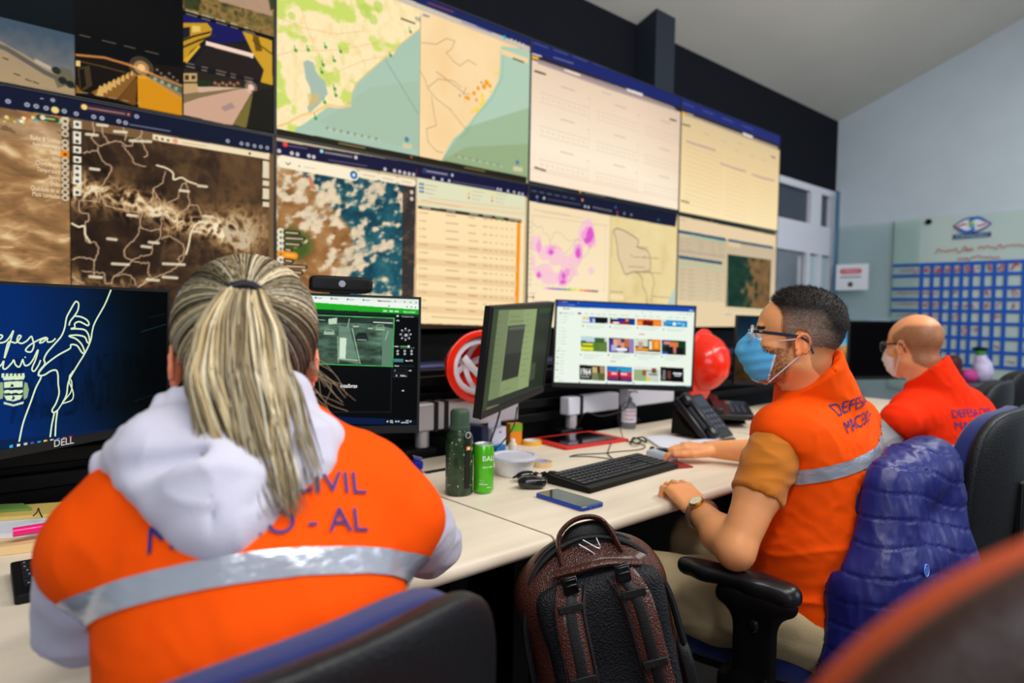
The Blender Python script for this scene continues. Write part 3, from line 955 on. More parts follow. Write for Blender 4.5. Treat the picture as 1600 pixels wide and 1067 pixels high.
    cv.poly(cA([(885, 205), (935, 200), (935, 270), (885, 290)]), (26, 26, 40)); cv.poly(cA([(950, 190), (1010, 195), (1010, 235), (950, 240)]), (230, 196, 96))
    cv.line(cA([(885, 300), (960, 270), (1080, 240)]), 2, (40, 30, 26)); cv.line(cA([(885, 350), (1000, 300), (1120, 260)]), 2, (50, 38, 24))
    cv.poly(cA([(885, 450), (1000, 330), (1010, 350), (910, 470)]), (220, 172, 40))
    cv.poly(cA([(1060, 310), (1350, 330), (1480, 470), (1470, 600), (960, 480)]), (34, 28, 26))
    cv.poly(cA([(1320, 230), (1540, 300), (1545, 635), (1455, 610), (1480, 520), (1400, 400)]), (206, 156, 36))
    cv.poly(cA([(1395, 260), (1440, 270), (1470, 380), (1420, 380)]), (110, 78, 20)); cv.line(cA([(1400, 300), (1540, 400)]), 2, (90, 66, 26))
    cv.poly(cA([(1052, 305), (1405, 400), (1402, 432), (1050, 335)]), (246, 214, 194))
    cv.poly(cA([(885, 505), (1300, 590), (1550, 640), (1550, 985), (1380, 950), (882, 860)]), (40, 34, 26))
    cv.poly(cA([(885, 640), (1100, 650), (1380, 660), (1390, 690), (1250, 930), (1190, 925), (885, 855)]), (206, 164, 138))
    cv.poly(cA([(1160, 800), (1240, 760), (1270, 800), (1190, 830)]), (150, 128, 130), .7)
    cv.poly(cA([(885, 700), (1100, 670), (1360, 650), (1000, 730), (885, 770)]), (112, 96, 60), .8)
    cv.poly(cA([(885, 545), (985, 545), (990, 680), (885, 690)]), (196, 160, 110)); cv.poly(cA([(895, 560), (925, 560), (925, 595), (895, 595)]), (60, 50, 34)); cv.poly(cA([(945, 562), (972, 562), (972, 590), (945, 590)]), (60, 50, 34))
    cv.line(cA([(885, 615), (990, 615)]), 2, (50, 60, 30))
    cv.poly(cA([(985, 650), (1160, 640), (1350, 650), (1000, 690)]), (210, 176, 150))
    cv.poly(cA([(1000, 590), (1100, 610), (1360, 640), (1350, 655), (1010, 640)]), (36, 48, 26))
    for k in range(7): cv.dot(cA([(1120 + k * 28, 618 + (k % 2) * 14)])[0], 2, (190, 120, 90), .8)
    for r_, a_ in ((8, .4), (4, 1)): cv.dot(cA([(1385, 650)])[0], r_, (240, 200, 180), a_)
    cv.poly(cA([(1250, 930), (1390, 700), (1400, 700), (1350, 950)]), (120, 106, 50))
    cv.poly(cA([(1400, 680), (1550, 650), (1550, 985), (1360, 950)]), (30, 28, 20))
    scatter_text(cv, uB + .01, .485, uB + .2, .52, 5, 2, (220, 210, 190), .8, 6); scatter_text(cv, uB + .01, .735, uB + .2, .765, 5, 2, (215, 190, 150), .7, 7)
    cv.uvline([(uA, .74), (uA, 1)], 1, (10, 10, 12)); cv.uvline([(uB, 0), (uB, 1)], 1, (10, 10, 12))

def sea(cv, pts, c0=(168, 196, 170), c1=(150, 162, 112)):
    cv.poly(pts, c0)
def d_maps(cv):
    q = cv.to_uv
    us = q(656, 150)[0]
    # left map: land with green patches
    def land(U, V, o):
        n = fbm(np.stack([U * 9, V * 11], -1), 4, 21); n2 = fbm(np.stack([U * 26, V * 20], -1), 3, 22)
        base = fcol([(0, (246, 214, 146)), (.5, (255, 236, 186)), (1, (255, 226, 170))], n2)
        w = np.clip((n - .54) * 9, 0, 1)[..., None]
        return base * (1 - w) + np.array([206, 222, 108]) / 255 * w
    cv.field(0, 0, us, 1, land)
    for (a, b, r) in ((575, 60, 30), (620, 110, 22), (130, 90, 16), (205, 230, 14), (650, 30, 24)):
        cv.dot(cB([(a, b)])[0], r / 3.0, (176, 208, 84), .55)
    # sea with a soft vertical shade of the panel's own picture
    cv.poly(cB([(900, 165), (840, 215), (770, 270), (745, 320), (690, 345), (640, 385), (580, 430), (520, 495), (490, 560), (484, 610), (484, 632), (430, 650), (350, 640), (280, 690), (200, 745), (150, 770), (150, 800), (400, 850), (895, 950)]), (171, 199, 178))
    cv.poly(cB([(600, 520), (890, 480), (890, 900), (400, 790), (300, 730)]), (164, 190, 160), .5)
    cv.poly(cB([(200, 370), (225, 355), (262, 372), (275, 420), (300, 460), (330, 480), (348, 560), (300, 620), (235, 680), (225, 640), (250, 590), (240, 520), (215, 470)]), (170, 190, 176))
    cv.poly(cB([(225, 560), (290, 560), (300, 600), (240, 650)]), (220, 186, 110), .7)
    cv.line(cB([(40, 760), (100, 740), (190, 690), (270, 670), (350, 625), (420, 640), (484, 632)]), 3, (248, 204, 140))
    cv.line(cB([(484, 632), (490, 560), (520, 495), (640, 385), (770, 270), (900, 165)]), 1.6, (240, 200, 130))
    for pts in (((190, 40), (210, 130), (260, 250), (300, 340), (330, 450), (400, 560)), ((40, 330), (150, 300), (300, 300), (450, 290), (640, 250)), ((330, 450), (420, 420), (560, 360), (700, 330)), ((60, 100), (190, 160), (400, 200), (560, 180))):
        cv.line(cB(pts), 1.1, (236, 160, 110), .45)
    for a, b in ((155, 298), (230, 295), (335, 278), (425, 305), (387, 360), (320, 385), (312, 430), (725, 328), (845, 185), (390, 530), (397, 570), (330, 612), (275, 708)):
        cv.dot(cB([(a, b)])[0], 2.4, (54, 158, 50)); cv.line(cB([(a - 8, b - 28), (a - 5, b - 5)]), 1.4, (70, 168, 60))
    cv.line(cB([(695, 355), (890, 680)]), 1, (120, 140, 140))
    cv.line(cB([(790, 105), (870, 135)]), 2.2, (50, 44, 36))
    # right map
    cv.field(us, 0, 1, 1, lambda U, V, o: fcol([(0, (248, 208, 148)), (1, (255, 226, 178))], fbm(np.stack([U * 5, V * 5], -1), 3, 31)))
    cv.poly(cB([(1385, 270), (1380, 400), (1370, 480), (1330, 560), (1270, 640), (1200, 730), (1150, 790), (1100, 830), (1060, 900), (1030, 960), (1560, 1090), (1560, 290)]), (178, 206, 182))
    cv.poly(cB([(1180, 760), (1560, 640), (1560, 1090), (1030, 960)]), (150, 172, 128), .55)
    cv.poly(cB([(1180, 880), (1560, 860), (1560, 1090), (1030, 960)]), (140, 160, 108), .45)
    cv.line(cB([(1405, 280), (1395, 460), (1330, 590), (1230, 700), (1180, 800), (1120, 830), (1040, 960)]), 1, (120, 150, 150), .6)
    for pts in (((910, 250), (1000, 260), (1060, 225), (1110, 240), (1090, 290), (1060, 310), (1100, 360), (1140, 390), (1190, 355), (1240, 385)),
                ((905, 425), (930, 470), (950, 530), (1000, 590), (1080, 650), (1150, 740), (1175, 770)), ((950, 520), (1010, 470), (1100, 480), (1150, 520)),
                ((970, 570), (985, 680), (1000, 750), (940, 770), (950, 850), (1000, 905), (1040, 915)), ((1180, 520), (1160, 560), (1200, 560))):
        cv.line(cB(pts), 1.1, (150, 120, 96), .7)
    cv.line(cB([(1000, 425), (1160, 550)]), 1, (120, 96, 70), .8)
    for a, b, r in ((1300, 490, 5), (1285, 515, 5), (1320, 510, 4), (1250, 525, 4), (1225, 555, 4), (1190, 585, 4), (1175, 580, 3), (1240, 595, 3)): cv.dot(cB([(a, b)])[0], r * .9, (246, 158, 24))
    for a, b, r in ((1275, 570, 4), (1280, 600, 4), (1270, 625, 4), (1240, 660, 4), (1215, 665, 3), (1325, 545, 3), (1360, 435, 3), (1315, 485, 2), (1250, 650, 3)): cv.dot(cB([(a, b)])[0], r * .9, (252, 216, 26))
    cv.dot(cB([(1270, 490)])[0], 2, (110, 150, 150)); cv.dot(cB([(1140, 570)])[0], 2, (130, 160, 160))
    cv.poly(cB([(1385, 285), (1550, 345), (1550, 375), (1390, 320)]), (244, 214, 160)); cv.line(cB([(1460, 345), (1522, 368)]), 2.4, (40, 36, 30))
    # header bars
    cv.poly(cB([(20, -420), (1570, 215), (1570, 320), (1550, 300), (20, -300)]), (28, 40, 92))
    cv.poly(cB([(20, -330), (1560, 275), (1560, 305), (20, -290)]), (206, 192, 176))
    for k in range(9): cv.dot(cB([(860 + k * 36, 12 + k * 15)])[0], 1.6, (220, 200, 170))
    cv.line(cB([(950, 10), (1100, 65)]), 3, (110, 60, 90)); cv.line(cB([(1150, 125), (1330, 190)]), 1.6, (110, 110, 180))
    cv.dot(cB([(1408, 218)])[0], 3.2, (40, 190, 200))
    for k in range(4): cv.dot(cB([(1450 + k * 24, 230 + k * 10)])[0], 1.6, (230, 220, 200))
    cv.poly(cB([(920, 75), (965, 90), (950, 100), (915, 85)]), (130, 150, 176)); cv.poly(cB([(870, 90), (905, 100), (905, 130), (870, 110)]), (190, 180, 150))
    cv.uvline([(us, .12), (us, 1)], 1, (120, 130, 120))
    # legend icons
    for base, n in (((345, 768), 8), ((1120, 932), 7)):
        for k in range(n):
            a = base[0] + k * 42; b = base[1] + k * 9
            cv.dot(cB([(a, b)])[0], 2, (130, 120, 100) if k not in (3, n - 1) else (70, 110, 150), .9)
            cv.line(cB([(a, b), (a + 22, b + 14)]), 1, (236, 226, 190), .8)
    for a, b in ((822, 835), (1485, 972)):
        cv.dot(cB([(a, b)])[0], 4, (74, 130, 160)); cv.poly(cB([(a - 25, b + 22), (a + 30, b + 30), (a + 30, b + 58), (a - 25, b + 50)]), (214, 204, 160))
    # dark bottom strip
    cv.poly(cB([(30, 768), (1540, 1060), (1540, 1100), (30, 815)]), (38, 34, 22))
    cv.line(cB([(415, 858), (570, 888)]), 2, (140, 116, 70)); cv.line(cB([(1170, 1003), (1290, 1026)]), 2, (140, 116, 70)); cv.dot(cB([(850, 940)])[0], 2, (190, 90, 40))
    cv.uvline([(us, .96), (us, 1)], 1, (20, 18, 14))

def d_chart(cv):
    cv.field(0, 0, 1, 1, lambda U, V, o: fcol([(0, (216, 190, 168)), (.4, (240, 214, 186)), (.8, (255, 238, 212)), (1, (255, 232, 206))], V * .9 + .15 - .55 * np.clip(U - .62, 0, 1)))
    cv.poly(cD([(40, 0), (1000, 330), (1000, 496), (40, 159)]), (30, 40, 104))
    cv.poly(cD([(40, 120), (1000, 476), (1000, 500), (40, 146)]), (40, 36, 44)); cv.poly(cD([(140, 180), (640, 350), (900, 448), (928, 478), (520, 345), (140, 205)]), (170, 150, 146), .9)
    cv.poly(cD([(290, 235), (380, 265), (380, 278), (290, 246)]), (240, 220, 200)); cv.poly(cD([(640, 345), (730, 375), (728, 390), (640, 358)]), (236, 224, 214))
    cv.poly(cD([(104, 158), (145, 170), (143, 186), (104, 176)]), (248, 176, 40)); cv.line(cD([(110, 150), (160, 165)]), 2.4, (230, 225, 220))
    for k in range(5): cv.line(cD([(120 + k * 110, 88 + k * 38), (200 + k * 110, 118 + k * 38)]), 1.6, (120, 120, 170), .7)
    cv.line(cD([(230, 170), (340, 205)]), 1.6, (170, 170, 190), .7)
    for a, b in ((150, 256), (150, 800), (900, 522)): cv.line(cD([(a - 26, b - 9), (a + 34, b + 10)]) if b != 522 else cD([(882, 518), (916, 528)]), 3, (34, 24, 22))
    for r_ in range(3):
        for c_ in range(3):
            u0 = .05 + c_ * .335; v0 = .27 + r_ * .235
            cv.uvline([(u0 + .12, v0 - .015), (u0 + .2, v0 - .015)], 1.5, (150, 130, 120), .6)
            cv.uvline([(u0, v0 + .075), (u0 + .29, v0 + .075)], .8, (200, 180, 164), .8); cv.uvline([(u0, v0 + .14), (u0 + .29, v0 + .14)], .8, (200, 180, 164), .8)
            cv.uvline([(u0 + .29, v0), (u0 + .29, v0 + .17)], .7, (205, 186, 170), .6)
            for k in range(9): cv.uvline([(u0 + .012 + k * .03, v0 + .1), (u0 + .022 + k * .03, v0 + .115)], 1.2, (190, 168, 160), .8)
            cv.dot_uv(u0 + .285, v0 + .005, 1.2, (140, 120, 110), .7)
    cv.uvline([(.42, .19), (.48, .19)], 1.2, (130, 150, 140), .7)
    cv.uvline([(0, .9), (1, .9)], .8, (200, 180, 160), .8)
    cv.poly(cD([(80, 862), (930, 1030), (930, 1045), (80, 880)]), (26, 38, 46)); cv.dot(cD([(380, 928)])[0], 2.4, (240, 170, 40)); cv.line(cD([(400, 932), (520, 955)]), 1.4, (150, 140, 120))

def d_chart2(cv):
    cv.field(0, 0, 1, 1, lambda U, V, o: fcol([(0, (212, 188, 146)), (.5, (240, 212, 160)), (1, (255, 232, 182))], V))
    cv.poly(cD([(860, 320), (1560, 600), (1560, 709), (860, 454)]), (36, 46, 112)); cv.poly(cD([(860, 427), (1560, 684), (1560, 717), (860, 454)]), (46, 40, 50))
    cv.poly(cD([(960, 480), (1480, 672), (1480, 692), (960, 495)]), (200, 180, 150), .8)
    cv.poly(cD([(936, 470), (965, 480), (963, 492), (936, 486)]), (248, 176, 40)); cv.line(cD([(970, 482), (1005, 494)]), 1.6, (230, 220, 200)); cv.poly(cD([(1285, 590), (1340, 612), (1338, 624), (1285, 602)]), (236, 226, 214))
    for k in range(4): cv.line(cD([(950 + k * 110, 425 + k * 42), (1010 + k * 110, 448 + k * 42)]), 1.3, (130, 130, 190), .7)
    for a, b in ((947, 544), (940, 975), (1444, 724)): cv.line(cD([(a, b), (a + (42 if a < 1400 else 22), b + 12)]), 2.6, (36, 28, 22))
    for pts in (((970, 640), (1010, 655), (1070, 672), (1130, 692)), ((1160, 765), (1230, 790), (1300, 810)), ((1335, 825), (1390, 845), (1460, 862))):
        cv.line(cD(pts), 4, (170, 140, 156), .75)
    for k in range(14):
        v = .36 + k * .042
        cv.uvline([(.05, v), (.36, v + .02)], .8, (196, 170, 128), .7); cv.uvline([(.42, v + .03), (.66, v + .05)], .8, (196, 170, 128), .7); cv.uvline([(.72, v + .05), (.97, v + .06)], .8, (196, 170, 128), .6)
    for u in (.375, .69): cv.uvline([(u, .3), (u, .9)], .8, (190, 165, 125), .6)
    for u, v in ((.2, .24), (.37, .25), (.53, .22), (.5, .3), (.66, .3), (.8, .3)): cv.uvline([(u, v), (u + .05, v)], 1.2, (150, 140, 120), .6)
    cv.uvline([(0, .995), (1, .995)], 2, (30, 50, 50))

def d_sat(cv):
    q = cv.to_uv
    us = q(110, 300)[0]; vt = .125
    def left(U, V, o):
        w = fbm(np.stack([U * 6, V * 9], -1), 3, 40) - .5
        n = fbm(np.stack([U * 9 + w * 1, V * 22 + w * 1.6], -1), 6, 41); st = 1 - np.abs(2 * fbm(np.stack([U * 16 + w * 1.5, V * 60 + w * 3 + U * 9], -1), 4, 44) - 1)
        g = fcol([(0, (106, 78, 50)), (.45, (158, 116, 74)), (.62, (190, 150, 102)), (.8, (228, 196, 150)), (1, (246, 224, 186))], .30 + (n - .5) * 1.15 + (st - .6) * .35 * (.4 + .6 * V) + .12 * V)
        k = (np.clip(1 - V / .24, 0, 1) * np.clip(U * 3 - 1.2, 0, 1) * np.clip((V - .12) * 30, 0, 1) * (n > .42))[..., None] * .8
        return g * (1 - k) + np.array([.97, .9, .8]) * k
    cv.field(0, 0, us, 1, left)
    r = random.Random(5)
    for k in range(46):
        c = r.choice([(240, 130, 40), (60, 150, 220), (240, 220, 60), (230, 90, 40), (80, 200, 170), (255, 250, 240)])
        cv.dot((4 + r.random() * 104, 176 + r.random() * 10 + 8 * r.random()), .8 + r.random(), c, .8)
    def right(U, V, o):
        w = fbm(np.stack([U * 7, V * 6], -1), 3, 50) - .5
        n = fbm(np.stack([U * 9 + w * 1.2, V * 8 - U * 2 + w * 1.2], -1), 6, 51)
        band = np.exp(-((V - (.28 + .22 * U) + w * .12) / .09) ** 2) * np.clip((.97 - U) * 8, 0, 1) + .6 * np.exp(-(((U - .84) / .13) ** 2 + ((V - .42) / .15) ** 2)) + .45 * np.exp(-((V - .76 + w * .1) / .04) ** 2) * np.clip((.45 - U) * 8, 0, 1)
        fine = 1 - np.abs(2 * fbm(np.stack([U * 28 + w * 2, V * 24 + w * 2], -1), 5, 53) - 1)
        t = .14 + .5 * (n - .45) + band * (fine - .46) * 1.25 + .10 * np.clip((U - .35) * 3, 0, 1) + .10 * (fine - .6)
        return fcol([(0, (34, 24, 18)), (.18, (58, 42, 30)), (.36, (104, 76, 48)), (.55, (164, 128, 88)), (.8, (232, 206, 162)), (1, (250, 236, 204))], t)
    cv.field(us, vt, .985, 1, right)
    cv.poly(cE([(500, 690), (840, 660), (860, 780), (820, 960), (600, 1000), (420, 980), (380, 700)]), (40, 29, 22), .5)
    cv.poly(cE([(1170, 240), (1370, 290), (1370, 870), (1200, 850), (1130, 600)]), (112, 80, 48), .35)
    bl = (206, 170, 136)
    for pts in (((480, 165), (490, 220), (478, 250), (520, 285), (570, 270), (610, 262), (640, 270), (660, 285), (690, 285), (700, 255), (735, 240), (740, 200), (700, 195)),
                ((530, 190), (545, 230), (570, 275)), ((640, 195), (660, 225), (655, 260)), ((735, 240), (760, 300), (775, 335), (750, 350)), ((510, 290), (515, 330), (545, 375), (585, 400), (575, 430), (545, 480), (520, 530), (540, 580), (575, 610), (680, 630), (745, 638)),
                ((430, 330), (470, 315), (510, 315)), ((640, 285), (680, 330), (710, 380), (760, 400)), ((870, 425), (850, 480), (805, 515), (835, 570), (850, 620), (845, 700), (835, 780), (810, 790)),
                ((805, 515), (800, 555), (765, 600), (745, 640), (735, 710), (760, 730), (800, 735), (835, 725)), ((735, 710), (715, 770), (680, 800), (650, 840), (655, 870), (690, 890), (740, 870), (790, 860), (800, 800)),
                ((975, 480), (950, 500), (930, 560), (880, 590), (860, 640), (880, 670), (910, 665), (930, 640), (975, 625), (990, 600), (985, 540), (975, 480)),
                ((985, 600), (1030, 605), (1050, 640), (1060, 690), (1000, 760), (985, 820), (960, 880), (920, 930), (870, 960), (800, 985), (730, 1030)), ((845, 780), (880, 765), (915, 780), (960, 810), (965, 850), (935, 880), (940, 905)),
                ((415, 580), (415, 635), (460, 650), (465, 680), (445, 700), (450, 790), (500, 800), (515, 845), (495, 900), (490, 980)), ((520, 530), (520, 578), (415, 575)), ((690, 890), (650, 940), (600, 975), (580, 1020)), ((600, 975), (660, 965), (700, 985), (710, 1030)),
                ((370, 890), (420, 875), (460, 880), (495, 895)), ((430, 950), (490, 955), (545, 965), (550, 1010), (580, 1015)), ((690, 895), (740, 905), (780, 910), (775, 950), (790, 980)), ((370, 980), (440, 1015)), ((780, 985), (720, 1035))):
        pp = cr(pts, 4); jit = np.random.default_rng(len(pts)).normal(0, 2.2, pp.shape)
        cv.line(cE([tuple(v) for v in pp + jit]), 1.15, bl, .85)
    for pts in (((820, 390), (870, 405), (905, 430), (910, 465), (950, 455), (985, 475), (1030, 490)), ((1070, 690), (1030, 700), (1000, 745), (990, 800), (975, 860)), ((370, 695), (410, 715), (440, 712), (445, 755), (470, 795))):
        cv.line(cE([tuple(v) for v in cr(pts, 4)]), 1.7, (246, 226, 188))
    for a, b, w in ((480, 228, 56), (630, 213, 62), (735, 262, 108), (535, 178, 50), (495, 410, 44), (690, 655, 44), (815, 650, 44), (585, 780, 44), (805, 798, 48), (765, 820, 44), (630, 912, 84), (500, 980, 60), (890, 982, 72), (910, 912, 110), (1060, 500, 44), (965, 525, 44), (1090, 660, 44), (1065, 690, 40), (1030, 740, 48), (800, 995, 60)):
        cv.line(cE([(a - w / 2, b - 2), (a + w / 2, b + 3)]), 3.2, (232, 216, 186), .9)
    # browser chrome
    cv.poly(cE([(-1400, -240), (370, 20), (1430, 235), (1430, 330), (375, 140), (-1400, -120)]), (20, 26, 48))
    cv.poly(cE([(420, 62), (690, 105), (688, 140), (418, 95)]), (58, 36, 52)); cv.line(cE([(465, 88), (650, 118)]), 2, (170, 130, 120), .8); cv.dot(cE([(440, 82)])[0], 3, (246, 214, 120)); cv.dot(cE([(672, 122)])[0], 1.4, (220, 120, 100))
    for a, b in ((715, 132), (40, 52), (140, 70), (188, 78), (240, 88), (287, 98), (335, 104), (398, 118), (490, 134), (533, 142), (622, 158), (657, 166), (1193, 262), (1265, 275), (1297, 280), (1333, 288), (1366, 293), (1400, 298)):
        cv.dot(cE([(a, b)])[0], 2.4, (200, 200, 214), .85); cv.dot(cE([(a, b)])[0], .9, (40, 46, 70), .9 if a not in (287,) else 0)
    cv.dot(cE([(287, 98)])[0], 3.6, (240, 214, 130))
    cv.line(cE([(680, 175), (890, 210)]), 1.5, (130, 130, 150), .8); cv.line(cE([(212, 36), (222, 38)]), 1, (180, 180, 190)); cv.dot(cE([(275, 46)])[0], 2.2, (180, 180, 190), .8)
    cv.poly(cE([(800, 226), (1412, 328), (1410, 360), (798, 255)]), (240, 222, 184))
    for k in range(3): cv.dot(cE([(820 + k * 30, 246 + k * 6)])[0], 1.5, (110, 90, 70))
    cv.dot(cE([(918, 262)])[0], 3, (214, 120, 90), .6); cv.dot(cE([(1308, 328)])[0], 1.6, (80, 60, 50))
    cv.line(cE([(955, 270), (1080, 290)]), 1.2, (210, 180, 140))
    for y0, y1 in ((152, 195), (208, 275), (288, 325), (340, 375), (385, 490), (512, 550)):
        cv.poly(cE([(382, y0), (424, y0 + 6), (424, y1 + 3), (382, y1)]), (236, 228, 206))
        for z in range(y0 + 20, y1, 34): cv.dot(cE([(403, z + 2)])[0], 1.8, (60, 60, 60))
    for y0, y1 in ((366, 460), (468, 500), (510, 570), (580, 610)): cv.poly(cE([(1377, y0), (1410, y0 + 6), (1410, y1), (1375, y1 - 4)]), (226, 212, 178))
    # menu column
    cv.line(cE([(340, 160), (338, 570)]), 6.5, (52, 36, 24), .75)
    for k, b in enumerate((158, 190, 224, 270, 300, 333, 365, 398, 432, 466, 498, 532, 563)):
        cv.dot(cE([(340, b)])[0], 3.6 if k not in (0, 5) else 4.5, (226, 208, 176) if k != 5 else (250, 146, 30), .9)
        cv.dot(cE([(340, b)])[0], 1.6, (60, 44, 30), .8)
    cv.line(cE([(205, 136), (292, 150)]), 6, (60, 70, 40)); cv.dot(cE([(222, 138)])[0], 2.5, (230, 220, 190)); cv.line(cE([(240, 142), (282, 148)]), 1.8, (170, 190, 130))
    q2 = lambda a, b: q(a / 3.334, 140 + b / 3.334)
    for (b, tx, wd) in ((272, 'Radar & Satélite', 155), (300, 'Radar meteorológico', 142), (332, 'Satélite', 52), (364, 'Vento', 42), (398, 'Chuva, trovão', 126), (432, 'Temperatura', 120), (464, 'Nuvens', 58), (498, 'Ondas', 52), (532, 'Qualidade do ar', 152), (562, 'Mais camadas', 146)):
        u, v = q2(312, b); u0, _ = q2(312 - wd, b)
        cv.text(tx, u, v + .004, .0125 if b != 300 else .009, (240, 222, 188), align='r', width=(u - u0) * cv.W)
    cv.line(cE([(0, 822), (65, 824)]), 1, (220, 190, 150))
    cv.uvline([(us, vt * .8), (us, 1)], 1.2, (20, 16, 14))

def d_sat2(cv):
    q = cv.to_uv
    us = q(650, 400)[0]
    def img(U, V, o):
        sea_ = fcol([(0, (12, 44, 62)), (.5, (26, 82, 96)), (1, (60, 120, 124))], fbm(np.stack([U * 14, V * 16], -1), 4, 61) + .25 * V - .1)
        coast = .30 + .5 * np.clip(.55 - np.abs(V - .42) * 1.4, 0, .4) + .08 * fbm(np.stack([U * 0 + 2, V * 9], -1), 3, 64) - .1 * (V > .8)
        diag = (V - .22) - (U - .28) * .9
        landm = np.clip((coast - U) * 26, 0, 1) * np.clip(diag * 22 + 2, 0, 1)
        land = fcol([(0, (96, 58, 30)), (.4, (146, 98, 54)), (.7, (176, 130, 80)), (1, (206, 178, 130))], fbm(np.stack([U * 12, V * 13], -1), 4, 62) + .05)
        green = np.clip(1 - np.hypot((U - .1) / .16, (V - .48) / .12), 0, 1) * 2 + np.clip(1 - np.hypot((U - .2) / .3, (V - .98) / .12), 0, 1) * 1.5
        land = land * (1 - np.clip(green, 0, .8)[..., None]) + np.array([48, 92, 30]) / 255 * np.clip(green, 0, .8)[..., None]
        px_ = sea_ * (1 - landm[..., None]) + land * landm[..., None]
        n = fbm(np.stack([U * 20 + V * 7, V * 24], -1), 5, 66)
        cl = np.clip(1.1 - np.hypot((U - .25) / .42, (V - .28) / .22), 0, 1) * 1.1 + np.clip(1 - np.abs(V - .50 + .25 * (U - .6)) / .12, 0, 1) * (U > .3) + .5 * np.clip(1 - np.abs(V - .78) / .14, 0, 1) * (U > .55) + .25 * (U > .5) * (V > .35) + .6 * (V < .2)
        cl += np.clip(1 - np.abs(U - .52 + .35 * (V - .5)) / .12, 0, 1) * .9
        w = np.clip((n - .60 + .22 * np.clip(cl, 0, 1.2)) * 6, 0, 1)[..., None]
        return px_ * (1 - w) + fcol([(0, (150, 150, 134)), (1, (240, 214, 178))], n * 1.3) * w
    cv.field(0, .13, us, 1, img)
    cv.rect(us - .055, .13, us, 1, (58, 44, 40), .85)
    cv.poly(cG([(195, 235), (215, 245), (245, 320), (215, 310)]), (196, 110, 80), .8)
    cv.poly(cG([(20, 55), (1360, 275), (1350, 360), (770, 250), (20, 130)]), (24, 24, 58))
    cv.poly(cG([(255, 95), (450, 128), (450, 158), (255, 122)]), (44, 42, 64)); cv.line(cG([(290, 120), (430, 143)]), 2, (180, 170, 170), .8); cv.dot(cG([(272, 113)])[0], 2.6, (170, 220, 240))
    cv.dot(cG([(80, 77)])[0], 3.4, (240, 70, 60)); cv.line(cG([(95, 84), (195, 99)]), 1.6, (110, 90, 110)); cv.line(cG([(310, 160), (510, 192)]), 1.5, (120, 100, 130), .8)
    for a, b in ((48, 112), (115, 124), (145, 130), (205, 138), (230, 144), (452, 146), (605, 209), (655, 217), (682, 222), (708, 228), (732, 233), (755, 237)): cv.dot(cG([(a, b)])[0], 2.8, (226, 214, 214), .9)
    for a, b in ((815, 214), (958, 240), (860, 256), (905, 264), (942, 270), (1196, 314), (1212, 317), (1250, 324), (1282, 330), (1308, 336), (1326, 340)): cv.dot(cG([(a, b)])[0], 2.6, (216, 210, 220), .9)
    cv.poly(cG([(800, 205), (940, 228), (940, 250), (800, 228)]), (54, 52, 92)); cv.line(cG([(825, 218), (930, 236)]), 1.6, (180, 170, 190)); cv.line(cG([(960, 274), (1180, 310)]), 1.4, (150, 140, 170), .7)
    # search field and buttons
    f = cG([(70, 168), (440, 238)]); cv.line([f[0], f[1]], 17, (252, 238, 206)); cv.dot(cG([(441, 239)])[0], 6, (30, 104, 170)); cv.dot(cG([(441, 239)])[0], 2.4, (230, 240, 250))
    cv.line(cG([(85, 175), (95, 184), (108, 176)]), 1.4, (110, 110, 110)); cv.dot(cG([(154, 192)])[0], 1.1, (120, 110, 100)); cv.line(cG([(180, 196), (240, 206)]), .8, (200, 180, 150))
    for a, b, a2, b2 in ((480, 235, 560, 248), (585, 252, 655, 265), (685, 270, 750, 281)): cv.line(cG([(a, b), (a2, b2)]), 11, (248, 232, 200)); cv.line(cG([(a + 10, b + 2), (a2 - 8, b2)]), 1, (190, 160, 130))
    for b in (330, 365): cv.dot(cG([(745, b)])[0], 3.2, (214, 196, 180))
    # layer buttons
    r = random.Random(2)
    for k, b in enumerate((540, 570, 600, 630, 658, 688, 718, 748)):
        if k < 6: cv.dot(cG([(57, b)])[0], 5.2, (240, 228, 200) if k != 4 else (248, 150, 30)); cv.dot(cG([(57, b)])[0], 2, (110, 110, 110))
        L = (150, 176, 156, 110, 130, 116, 188, 166)[k]
        cv.line(cG([(80, b + 2), (L, b + 8)]), 6 if k != 4 else 9, (52, 36, 24) if k != 4 else (248, 150, 30)); cv.line(cG([(84, b + 3), (L - 4, b + 8)]), 1.8, (226, 206, 170) if k != 4 else (255, 200, 90))
    # alert table
    cv.poly(cG([(768, 252), (1342, 352), (1325, 1050), (755, 1030)]), (255, 226, 176))
    cv.poly(cG([(768, 252), (1342, 352), (1340, 470), (766, 400)]), (226, 226, 190))
    cv.poly(cG([(766, 370), (1338, 440), (1338, 452), (766, 384)]), (250, 206, 160)); cv.line(cG([(838, 362), (1320, 418)]), 2, (240, 200, 160)); cv.line(cG([(800, 372), (1000, 408)]), 1, (220, 160, 130))
    for j_, (a, cc) in enumerate(((790, (60, 90, 170)), (803, (90, 60, 140)), (1045, None), (1167, None))):
        for k in range(3):
            c = cc or [(250, 220, 90), (248, 160, 60), (220, 80, 50)][k]
            cv.dot(cG([(a, 286 + k * 20 + (a - 790) * .13)])[0], 2, c, .9)
            cv.line(cG([(a + 18, 290 + k * 20 + (a - 790) * .13), (a + 18 + 60 - k * 10, 300 + k * 20 + (a - 790) * .13)]), 1, (190, 170, 150), .9)
    cv.poly(cG([(778, 400), (1322, 474), (1320, 492), (778, 416)]), (44, 40, 38)); 
    for a in (800, 930, 1050, 1122, 1185, 1255, 1290): cv.line(cG([(a, 406 + (a - 778) * .137), (a + 42, 413 + (a - 778) * .137)]), 1.8, (230, 210, 180), .9)
    cv.dot(cG([(1213, 468)])[0], 3, (60, 170, 60))
